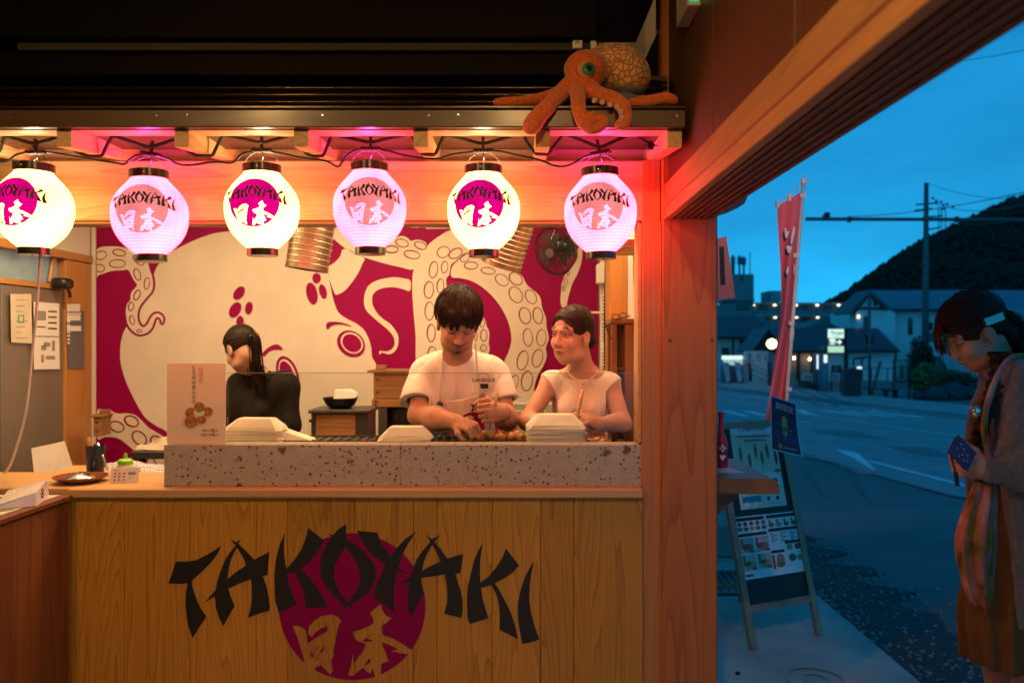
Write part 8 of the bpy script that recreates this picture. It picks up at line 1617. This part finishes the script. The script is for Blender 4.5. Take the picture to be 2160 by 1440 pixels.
    for i in range(46):
        a = RND.uniform(0, 6.28); ax = Vector((RND.gauss(0, 1), RND.gauss(0, .5), RND.gauss(0, 1))).normalized(); e1 = ax.orthogonal().normalized(); e2 = ax.cross(e1); bs_.append([bun + (e1*math.cos(a + k*.35)*.031 + e2*math.sin(a + k*.35)*.031)*h.k for k in range(8)])
    strands('bun_strands', bs_, HAIR, t, .002); MB().ball(h.p(.079, .0, -.037), .0035, 8, 6).build('earring', M_SILV, t, True)
    legs(t, hip, .13, 1.02, TROU)
    tg = thing('wooden_stick', 'short wooden handle held up by the woman in white', 'stick', P(1216, 885, 2.965)); MB().tube([P(1229, 823, 2.955), P(1214, 892, 2.965)], [.0075, .007], 10).build('handle', LEDGE, tg, True)
woman()
# ---------------------------------------------------------------- worker in black, back turned
def worker():
    c = P(548, 1000, 4.12); t = thing('person', 'worker in black shirt with a ponytail, back turned before the mural', 'person', (c.x, c.y, 0)); h = Head(P(510, 737, 4.0), (-0.66, 0.52, -0.52), .95)
    S = SDF((c.x - .30, 3.78, .78), (c.x + .27, 4.42, 1.66), .0052); h.sculpt(S, True); nb = P(540, 790, 4.08); S.cone(h.p(0, -.035, -.05), nb, .046, .05, .03)
    sl, sr = P(505, 812, 4.16), P(598, 815, 4.02); S.cone(nb, sl, .04, .045, .04); S.cone(nb, sr, .04, .045, .04); S.ell(P(552, 870, 4.1), (.12, .09, .16), .04); S.ell(c, (.12, .10, .16), .04)
    el, er = P(492, 880, 4.12), P(606, 895, 4.02); wl_, wr_ = P(455, 905, 4.20), P(520, 915, 4.16); S.chain([sl, el, wl_], [.042, .038, .026], .02); S.chain([sr, er, wr_], [.044, .040, .026], .02); hand(S, wl_, (-.4, .6, -.4), (0, .3, -.9), (.5, .5, .2), .85); hand(S, wr_, (-.7, .5, -.3), (0, .3, -.9), (0, .5, .5), .85)
    S.build('body', SKIN, t, h.skin((0.50, 0.28, 0.18), (0.4, .14, .12), eyes='down'))
    T = SDF((c.x - .32, 3.78, .78), (c.x + .30, 4.42, 1.52), .006); T.cone(nb + Vector((0, .0, -.005)), sl, .05, .062, .06); T.cone(nb + Vector((0, 0, -.005)), sr, .05, .066, .06); T.ell(P(550, 868, 4.09), (.145, .115, .17), .05); T.ell(P(556, 925, 4.10), (.140, .115, .13), .05); T.chain([sl, el, el.lerp(wl_, .8)], [.064, .06, .05], .04); T.chain([sr, er, er.lerp(wr_, .8)], [.068, .062, .05], .04); T.disp(folds(.007, .7, 2.2)); T.plane((0, 0, P(0, 918, 4.05).z), (0.15, 0, -1)); T.build('shirt', fabric('black_cotton', (0.016, 0.013, 0.010), 400, .7, sheen=0.0, fscale=8), t)
    hs = SDF(np.array(h.c) - .16, np.array(h.c) + .16, .0045); hs.ell(h.p(0, -.014, .042), np.array((.080, .099, .090))*h.k, 0, h.M); hs.ell(h.p(0, .095, -.03), np.array((.07, .070, .105))*h.k, .004, h.M, True); hs.ell(h.p(0, .065, -.12), np.array((.1, .10, .075))*h.k, .02, h.M, True)
    for q in (-1, 1): hs.ell(h.p(q*.08, .020, -.03), np.array((.03, .028, .030))*h.k, .014, h.M, True)
    hs.build('hair', HAIR, t); P_ = []; tie = h.p(0, -.108, .010)
    for i in range(260): q = RND.choice((-1, 1)); u = RND.random(); P_.append(arc_on(h, (q*(.05 + .75*u), .9 - .8*u, .55 - .5*u + RND.uniform(-.05, .3)), (RND.uniform(-.15, .15), -.95, -.15 + RND.uniform(-.15, .2)), (.0815, .1005, .0915), 9, .01))
    end = P(552, 815, 3.985)
    for i in range(150):
        o_ = Vector((RND.gauss(0, .012), RND.gauss(0, .008), RND.gauss(0, .012))); e_ = end + Vector((RND.gauss(0, .022), RND.gauss(0, .008), RND.uniform(-.06, .05))); P_.append(chaikin([tie + o_*.4, tie + Vector((.022, -.02, .004)) + o_, P(537, 765, 3.955) + o_*1.4, e_]))
    strands('hair_strands', P_, HAIR, t, .0026); MB().lathe([(.018, -.006), (.021, 0), (.018, .006)], tie + Vector((.006, -.004, 0)), 14, (1, -.4, .1)).build('hair_tie', M_BLACK, t); legs(t, c, .14, .92, TROU)
worker()
# ---------------------------------------------------------------- woman with phone outside
def passer():
    Yb = 2.55; cx_ = P(2128, 0, Yb).x; t = thing('person', 'woman in grey cardigan and brown dress looking down at her phone outside', 'person', (cx_, Yb, 0)); h = Head(P(2042, 702, 2.5), (-0.84, 0.02, -0.54), .95, roll=R(-2))
    S = SDF((cx_ - .36, 2.20, -0.005), (cx_ + .24, 2.85, 1.70), .0048); h.sculpt(S, True, 1)
    nb = P(2102, 778, 2.54); S.cone(h.p(0, -.035, -.05), nb, .045, .05, .03)
    sn, sf = P(2124, 806, 2.41), P(2126, 800, 2.70); S.cone(nb, sn, .04, .045, .04); S.cone(nb, sf, .04, .045, .04); ch = P(2118, 905, 2.55); S.ell(ch, (.09, .13, .15), .04); S.ell(P(2125, 1020, 2.55), (.10, .13, .16), .05)
    en, ef = P(2138, 985, 2.36), P(2130, 985, 2.74); wn_, wf_ = P(2074, 990, 2.38), P(2070, 992, 2.54); S.chain([sn, en, wn_], [.045, .04, .027], .02); S.chain([sf, ef, wf_], [.045, .04, .027], .02)
    hand(S, wn_, (-.93, .12, .10), (.15, .85, .35), (-.1, .1, .95), .93, (42, 58, 40), tcurl=.3); hand(S, wf_, (-.9, -.25, .05), (.1, -.85, .4), (-.1, .1, .95), .88, (44, 58, 40), tcurl=.3)
    for q in (-.08, .08):
        S.cone((cx_, Yb + q, .75), (cx_, Yb + q, .45), .07, .055, .03); S.cone((cx_, Yb + q, .45), (cx_ + .01, Yb + q, .09), .052, .036, .02); S.ell((cx_ - .05, Yb + q, .035), (.11, .04, .035), .02)
    S.plane((0, 0, 0.001), (0, 0, -1)); S.build('body', SKIN, t, h.skin((0.46, 0.26, 0.18), (.4, .14, .12), eyes='down'))
    for q in (-.08, .08):
        K = SDF((cx_ - .22, Yb + q - .08, -.005), (cx_ + .1, Yb + q + .08, .14), .006); K.ell((cx_ - .05, Yb + q, .03), (.122, .05, .048), .01); K.cone((cx_ + .01, Yb + q, .03), (cx_ + .01, Yb + q, .10), .045, .045, .03); K.plane((0, 0, .0012), (0, 0, -1)); K.plane((0, 0, .10), (0, 0, 1)); K.build('shoe', M_BLACK, t)
    # dress
    D = SDF((cx_ - .30, 2.26, .26), (cx_ + .24, 2.86, 1.42), .006); D.ell(ch, (.105, .145, .17), .05); D.ell(P(2112, 900, 2.53), (.10, .12, .10), .04); D.cone(P(2118, 960, Yb), (cx_ - .01, Yb, .62), .115, .145, .05); D.cone((cx_ - .01, Yb, .62), (cx_ - .005, Yb, .15), .145, .158, .03); D.disp(lambda x, y, z: (.010*np.clip((1.15 - z)*1.4, 0, 1)*np.sin(16*np.arctan2(y - Yb, x - cx_) + 3*z)).astype(np.float32)); D.plane((0, 0, P(0, 1418, 2.45).z), (0, 0, -1)); D.plane(P(2100, 800, 2.5), (-.2, 0, 1)); D.build('dress', fabric('mustard_linen', (0.12, 0.066, 0.013), 300, .6, var=.35, fscale=7, stretch=(1, 1, .15)), t)
    # long grey cardigan, open at the front
    Cg = SDF((cx_ - .30, 2.18, .42), (cx_ + .26, 2.90, 1.50), .0055); Cg.cone(nb + Vector((.01, 0, .0)), sn, .058, .066, .05); Cg.cone(nb + Vector((.01, 0, .0)), sf, .058, .066, .05); Cg.ell(ch + Vector((.02, 0, 0)), (.125, .175, .19), .05); Cg.cone(P(2140, 980, Yb), (cx_ + .05, Yb, .45), .165, .19, .05)
    Cg.disp(folds(.0035, .7, .8)); Cg.shell_cut(lambda x, y, z: ((P(2075, 0, 2.5).x + .05*np.clip(1.2 - z, 0, 1)*1.2 - x) + 0*y).astype(np.float32)); Cg.cone((cx_ - .26, Yb, 1.6), (cx_ - .22, Yb, .3), .155, .16, .01, True)
    Cg.chain([sn, en, wn_.lerp(en, .12)], [.066, .064, .044], .03); Cg.chain([sf, ef, wf_.lerp(ef, .12)], [.066, .064, .044], .03); Cg.disp(folds(.002, 1.2, 2.8)); Cg.plane((0, 0, P(0, 1305, 2.5).z), (0, 0, -1)); Cg.ell(nb + Vector((-.035, 0, .05)), (.075, .07, .055), .01, None, True)
    Cg.build('cardigan', mat('grey_marl_knit', (0.125, 0.13, 0.135), .95, var=.35, scale=60, bump=.3, bscale=320, sheen=.3), t)
    # hair, braid, clip
    hs = SDF(np.array(h.c) - .18, np.array(h.c) + .18, .0042); hs.ell(h.p(0, -.016, .044), np.array((.084, .104, .094))*h.k, 0, h.M); hs.ell(h.p(0, .095, -.045), np.array((.07, .062, .100))*h.k, .004, h.M, True); hs.ell(h.p(0, .07, -.135), np.array((.1, .10, .08))*h.k, .02, h.M, True)
    for q in (-1, 1): hs.ell(h.p(q*.086, .008, -.012), np.array((.03, .024, .034))*h.k, .012, h.M, True)
    hs.ell(h.p(0, -.085, -.05), np.array((.06, .045, .06))*h.k, .03, h.M); hs.build('hair', HAIR2, t); P_ = []
    for i in range(720):
        q = RND.choice((-1, 1)); u = RND.random(); st = Vector((q*(.06 + .8*u), .95 - .75*u, .5 - .35*u + RND.uniform(-.1, .45))); P_.append(arc_on(h, st, (q*.3 + RND.uniform(-.2, .2), -.95, .02 + RND.uniform(-.12, .4)), (.0855 + RND.uniform(0, .004), .1055 + RND.uniform(0, .004), .0955 + RND.uniform(0, .003)), 10, .02))
    for i in range(60): q = RND.uniform(-1, 1); P_.append(chaikin([h.p(q*.02, .085, .088), h.p(q*.03, .106, .062), h.p(q*.036, .116 + RND.uniform(-.006, .006), .030), h.p(q*.034, .119 + RND.uniform(-.008, .010), RND.uniform(-.015, .012))]))
    for i in range(170):
        q = RND.uniform(-1, 1); P_.append(chaikin([h.p(q*.05, -.085, .02 + RND.uniform(-.03, .04)), h.p(q*.07 + RND.uniform(-.02, .02), -.125 + RND.uniform(-.02, .03), -.03), h.p(q*.06, -.10 + RND.uniform(-.03, .03), -.085 + RND.uniform(-.03, .03)), h.p(q*.03 + .05, -.055, -.12)]))
    for i in range(40): P_.append(arc_on(h, (RND.uniform(-.6, .6), RND.uniform(-.6, .8), 1), (RND.uniform(-1, 1), RND.uniform(-1, .3), RND.uniform(-.2, .8)), (.088, .109, .099), 7, RND.uniform(.03, .10)))
    strands('hair_strands', P_, HAIR2, t, .0017, 4)
    br = [(2092, 745, 2.43), (2090, 790, 2.40), (2078, 830, 2.39), (2062, 875, 2.39), (2050, 915, 2.40), (2046, 950, 2.41), (2056, 975, 2.42)]; pts = cr([P(*q) for q in br], 5); bm_ = []
    for k in range(3):
        for r_ in range(14):
            o_ = Vector((RND.gauss(0, .005), RND.gauss(0, .005), 0)); bm_.append([p + Vector((.018*math.sin(i*.85 + k*2.094), .014*math.sin(2*(i*.85 + k*2.094)), 0))*(1 - .4*i/len(pts)) + o_ for i, p in enumerate(pts)])
    strands('braid', bm_, HAIR2, t, .0065, taper=False)
    c0, c1 = P(2060, 676, 2.40), P(2102, 664, 2.42); MB().hexa([c0 + Vector((.01, 0, -.016)), c1 + Vector((.004, 0, -.013)), c1 + Vector((.004, .03, -.013)), c0 + Vector((.01, .03, -.016))], [c0 + Vector((0, 0, .005)), c1 + Vector((-.004, 0, .008)), c1 + Vector((-.004, .03, .008)), c0 + Vector((0, .03, .005))]).build('hair_clip', mat('clip_silver', (.5, .47, .42), .35, .9), t)
    # strap and tie-dye bag
    st = [(2175, 765, 2.46), (2140, 752, 2.40), (2112, 758, 2.36), (2086, 795, 2.335), (2066, 850, 2.34), (2059, 900, 2.35), (2066, 950, 2.36), (2080, 985, 2.37)]; sp_ = cr([P(*q) for q in st], 5); vs = []
    for i, p in enumerate(sp_): d_ = (sp_[min(i+1, len(sp_)-1)] - sp_[max(i-1, 0)]).normalized(); s_ = d_.cross(Vector((0, 1, 0))).normalized()*.0105; vs += [p - s_ + Vector((0, -.004, 0)), p + Vector((0, -.007, 0)), p + s_ + Vector((0, -.003, 0))]
    bag = thing('tie_dye_bag', 'pink and yellow tie-dye cloth bag slung from the woman\'s shoulder', 'bag', P(2040, 1270, 2.35))
    def dye(V): z = V[:, 2]; g = np.clip((z - .78)/.45, 0, 1); n = .5 + .25*np.sin(V[:, 0]*38 + V[:, 2]*31 + 2*np.sin(V[:, 1]*45)) + .25*np.sin(V[:, 2]*57 - V[:, 0]*63 + 1.3); pink = np.array([.36, .10, .12]); yel = np.array([.30, .16, .015]); pale = np.array([.42, .26, .20]); a = np.clip(g*1.5 - .3 + .5*(n - .5), 0, 1)[:, None]; C = yel*(1 - a) + pink*a; w = (np.clip(n - .55, 0, 1)*1.2)[:, None]; return C*(1 - w) + pale*w
    DYE, N, L, bb = _new('tie_dye'); tcn = N.new('ShaderNodeTexCoord'); mpn = N.new('ShaderNodeMapping'); mpn.inputs['Scale'].default_value = (1, 1, .38); nzn = N.new('ShaderNodeTexNoise'); nzn.inputs['Scale'].default_value = 24; nzn.inputs['Detail'].default_value = 3; rpn = N.new('ShaderNodeValToRGB'); L.new(tcn.outputs['Object'], mpn.inputs[0]); L.new(mpn.outputs[0], nzn.inputs['Vector']); L.new(nzn.outputs[0], rpn.inputs[0]); L.new(rpn.outputs[0], bb.inputs['Base Color']); bb.inputs['Roughness'].default_value = .9
    rpn.color_ramp.elements[0].position = .30; rpn.color_ramp.elements[0].color = (.07, .025, .02, 1); rpn.color_ramp.elements[1].position = .74; rpn.color_ramp.elements[1].color = (.48, .30, .22, 1)
    for pz, cz in ((.44, (.26, .13, .014)), (.56, (.40, .12, .13))): e_ = rpn.color_ramp.elements.new(pz); e_.color = (*cz, 1)
    cl_ = cr([P(2064, 1012, 2.41), P(2050, 1080, 2.39), P(2042, 1140, 2.38), P(2044, 1200, 2.385), P(2054, 1275, 2.40)], 9); nb_ = len(cl_); bvs = []; TH = 72
    for i, p in enumerate(cl_):
        v = i/(nb_ - 1); rr = np.interp(v, [0, .12, .3, .5, .72, .9, 1], [.026, .036, .046, .053, .048, .036, .020])
        for k in range(TH):
            a = 2*math.pi*k/TH; pl_ = 1 + .13*math.sin(4*a + 1.2*v + .6) + .10*math.sin(7*a - .8*v + 1.2*math.sin(2.5*v)) + .06*math.sin(12*a + 1.5*v) + .03*math.sin(21*a - 2*v); bvs.append(p + Vector((rr*pl_*math.cos(a), .72*rr*pl_*math.sin(a), .006*math.sin(5*a)*v)))
    ob = MB().add(bvs, [(i*TH + k, i*TH + (k+1) % TH, (i+1)*TH + (k+1) % TH, (i+1)*TH + k) for i in range(nb_-1) for k in range(TH)] + [tuple(range(TH)), tuple((nb_-1)*TH + k for k in range(TH))]).build('pouch', DYE, bag, True)
    Cb = np.ones((len(ob.data.vertices), 4), dtype=np.float32); Cb[:, :3] = dye(np.array([v.co + org(bag) for v in ob.data.vertices])); ca = ob.data.color_attributes.new('Col', 'FLOAT_COLOR', 'POINT'); ca.data.foreach_set('color', Cb.ravel())
    o = MB().add(vs, [(i*3 + k, i*3 + k + 1, i*3 + k + 4, i*3 + k + 3) for i in range(len(sp_) - 1) for k in (0, 1)]).build('strap', DYE, bag, True); C = np.ones((len(o.data.vertices), 4), dtype=np.float32); Vw = np.array([v.co + org(bag) for v in o.data.vertices]); g = np.clip((Vw[:, 2] - 1.30)/.10, 0, 1)[:, None]; C[:, :3] = np.array([.26, .12, .012])*(1 - g) + np.array([.38, .13, .17])*g; ca = o.data.color_attributes.new('Col', 'FLOAT_COLOR', 'POINT'); ca.data.foreach_set('color', C.ravel()); md = o.modifiers.new('t', 'SOLIDIFY'); md.thickness = .002
    ph = thing('phone', 'smartphone in a purple flower case held by the woman outside', 'phone', P(2015, 975, 2.42)); pc = P(2013, 955, 2.345); ux = Vector((.72, .15, -.66)).normalized(); uy = Vector((.55, .35, .70)); uy = (uy - ux*uy.dot(ux)).normalized(); un = ux.cross(uy); un = un if un.y < 0 else -un
    def bxp(nm, hx, hy, z0, z1, m, par): MB().hexa([pc + ux*a*hx + uy*b*hy + un*z0 for a, b in ((-1, -1), (1, -1), (1, 1), (-1, 1))], [pc + ux*a*hx + uy*b*hy + un*z1 for a, b in ((-1, -1), (1, -1), (1, 1), (-1, 1))]).build(nm, m, par)
    bxp('phone_body', .038, .030, -.008, -.0005, mat('phone_dark', (.01, .015, .02), .15), ph); bxp('case', .040, .034, 0, .005, mat('case_purple', (.055, .02, .11), .45), ph)
    FW = mat('flower_print', (.5, .42, .32), .6)
    for a, b in ((-.5, .5), (-.1, .3), (-.6, -.1), (.0, -.2), (.4, .1), (.3, -.5), (-.2, -.55), (.6, -.3)):
        c = pc + ux*a*.040 + uy*b*.034 + un*.0056; MB().sheet([[c + (ux*math.cos(q) + uy*math.sin(q))*(.0028 + .0012*math.cos(5*q)) for q in [k*math.pi/10 for k in range(20)]]], un*-.0005).build('flower', FW, ph)
    cp_ = pc - ux*.040 - uy*.02; MB().tube(chaikin([cp_, cp_ + Vector((.004, 0, -.03)), cp_ + Vector((.014, 0, -.06)), cp_ + Vector((.018, 0, -.095))]), 0.003, 6).build('wrist_strap', M_BLACK, ph, True); MB().tube([cp_ + Vector((.016, 0, -.065)), cp_ + Vector((.02, 0, -.105))], .006, 6).build('strap_end', M_BLACK, ph)
    for o_ in (t, bag, ph): o_.location.x += .022
    bc_ = thing('brooch', 'silver animal-shaped charm pinned to the woman\'s strap', 'brooch', P(2043, 880, 2.36)); MB().ball(P(2043, 868, 2.345), (.014, .01, .017), 12, 8, .08).build('charm', M_SILV, bc_, True); MB().ball(P(2033, 860, 2.345), (.007, .006, .007), 8, 6).build('charm_head', mat('charm_pink', (.45, .25, .25), .5), bc_, True); bc_.location.x += .022
passer()
# ---------------------------------------------------------------- octopus plush on the eave
def plush():
    def z(px, py, Y): return P(1020 + px/4.909, 80 + py/4.909, Y)
    base = z(1050, 690, 2.40); t = thing('octopus_plush', 'orange plush octopus with a green eye draped over the eave', 'plush toy', base); ztop = Z(229, EY) + .001
    S = SDF((base.x - .36, 2.24, 1.98), (base.x + .33, 2.74, 2.47), .0042)
    S.ell(z(1370, 370, 2.56), (.112, .10, .088), .0, np.array([[.94, 0, -.34], [0, 1, 0], [.34, 0, .94]])); S.ell(z(1060, 330, 2.47), (.066, .062, .058), .03); S.cone(z(1050, 380, 2.46), z(1035, 540, 2.43), .053, .036, .025)
    def arm(pts, r0, r1, k=.015):
        q = cr([z(*p) for p in pts], 4); n = len(q); S.chain(q, [r0 + (r1 - r0)*i/(n-1) for i in range(n)], k)
    arm([(930, 470, 2.44), (820, 560, 2.42), (690, 690, 2.36), (580, 800, 2.335), (510, 900, 2.335), (480, 930, 2.335)], .024, .0135); S.ell(z(515, 880, 2.335), (.018, .016, .024), .02)
    arm([(960, 480, 2.43), (975, 620, 2.37), (985, 740, 2.335), (1030, 870, 2.33), (1110, 935, 2.33), (1200, 920, 2.33), (1240, 860, 2.33), (1190, 830, 2.325), (1110, 860, 2.315), (1090, 820, 2.31), (1150, 785, 2.31)], .023, .0065, .004)
    arm([(1110, 540, 2.43), (1220, 600, 2.40), (1340, 630, 2.36), (1430, 690, 2.335), (1470, 790, 2.33), (1460, 890, 2.33), (1400, 905, 2.33)], .020, .0075)
    arm([(850, 540, 2.48), (650, 620, 2.50), (420, 660, 2.47), (250, 665, 2.45), (130, 670, 2.44)], .018, .007)
    arm([(1250, 560, 2.55), (1450, 650, 2.52), (1650, 665, 2.50), (1800, 640, 2.47), (1900, 625, 2.46), (1980, 655, 2.46)], .019, .008)
    S.disp(lambda x, y, q: (.0008*np.sin(150*x + 100*y) * np.sin(140*q + 90*x)).astype(np.float32))
    def ff(x, y, q): return np.where((y > EY - .034) & (y < 2.74) & (q < ztop + .02), ztop - q, -1).astype(np.float32)
    S.shell_cut(ff)
    hc = np.array(z(1060, 360, 2.45)); mc_ = np.array(z(1400, 390, 2.56))
    def colr(V):
        C = np.tile(np.array([.72, .15, .03]), (len(V), 1)); dm_ = np.linalg.norm((V - mc_)/np.array([.125, .12, .10]), axis=1); mant = (dm_ < 1.12) & (V[:, 0] > hc[0] + .035)
        C[mant] = np.array([.80, .40, .14])
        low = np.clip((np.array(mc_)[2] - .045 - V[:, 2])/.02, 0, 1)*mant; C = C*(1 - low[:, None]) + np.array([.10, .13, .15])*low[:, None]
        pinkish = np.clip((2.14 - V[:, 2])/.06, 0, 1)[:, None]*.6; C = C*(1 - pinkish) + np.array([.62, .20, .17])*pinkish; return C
    PM = attr_mat('plush_fabric', .9, bump=.2, bscale=700, sheen=.5); N, L = PM.node_tree.nodes, PM.node_tree.links; bs = N['Principled BSDF']; at = [n for n in N if n.type == 'ATTRIBUTE'][0]; tcn = N.new('ShaderNodeTexCoord'); nz_ = N.new('ShaderNodeTexNoise'); nz_.inputs['Scale'].default_value = 30
    vo = N.new('ShaderNodeTexVoronoi'); vo.feature = 'DISTANCE_TO_EDGE'; vo.inputs['Scale'].default_value = 52; L.new(tcn.outputs['Object'], vo.inputs['Vector']); mr = N.new('ShaderNodeMapRange'); mr.inputs[1].default_value = .05; mr.inputs[2].default_value = .16; mr.inputs[3].default_value = .45; mr.inputs[4].default_value = 1.12; L.new(vo.outputs['Distance'], mr.inputs[0]); se = N.new('ShaderNodeSeparateColor'); L.new(at.outputs[0], se.inputs[0]); mf = N.new('ShaderNodeMapRange'); mf.inputs[1].default_value = .18; mf.inputs[2].default_value = .36; mf.inputs[3].default_value = .3; mf.inputs[4].default_value = 1; L.new(se.outputs[1], mf.inputs[0])
    mx = N.new('ShaderNodeMix'); mx.data_type = 'RGBA'; mx.blend_type = 'MULTIPLY'; mx.inputs[0].default_value = 1; L.new(at.outputs[0], mx.inputs[6]); L.new(mr.outputs[0], mx.inputs[7]); L.new(mf.outputs[0], mx.inputs[0]); L.new(mx.outputs[2], bs.inputs['Base Color'])
    S.build('body', PM, t, colr)
    e = z(1085, 330, 2.397); n = Vector((.10, -1, .02)).normalized()
    MB().lathe([(.030, -.012), (.029, .002), (.022, .007), (.0, .009)], z(1065, 325, 2.40), 24, n).build('eyelid', mat('plush_peach', (.62, .22, .06), .9), t, True); MB().lathe([(.0205, 0), (.019, .006), (.013, .010), (0, .012)], e, 24, n).build('iris', mat('iris_green', (.02, .22, .16), .1, coat=1.0), t, True); MB().lathe([(.0095, .0), (.008, .004), (0, .006)], e + n*.0085, 18, n).build('pupil', M_BLACK, t, True)
    for px, py, Y in ((1150, 650, 2.372), (1230, 665, 2.352), (1310, 690, 2.335), (1385, 715, 2.318), (1425, 760, 2.312), (1435, 820, 2.314)): MB().lathe([(.009, 0), (.008, .004), (.004, .003), (0, .002)], z(px, py, Y), 12, (-.3, -.9, -.2)).build('sucker', mat('plush_pale', (.55, .36, .28), .9), t, True)
plush()
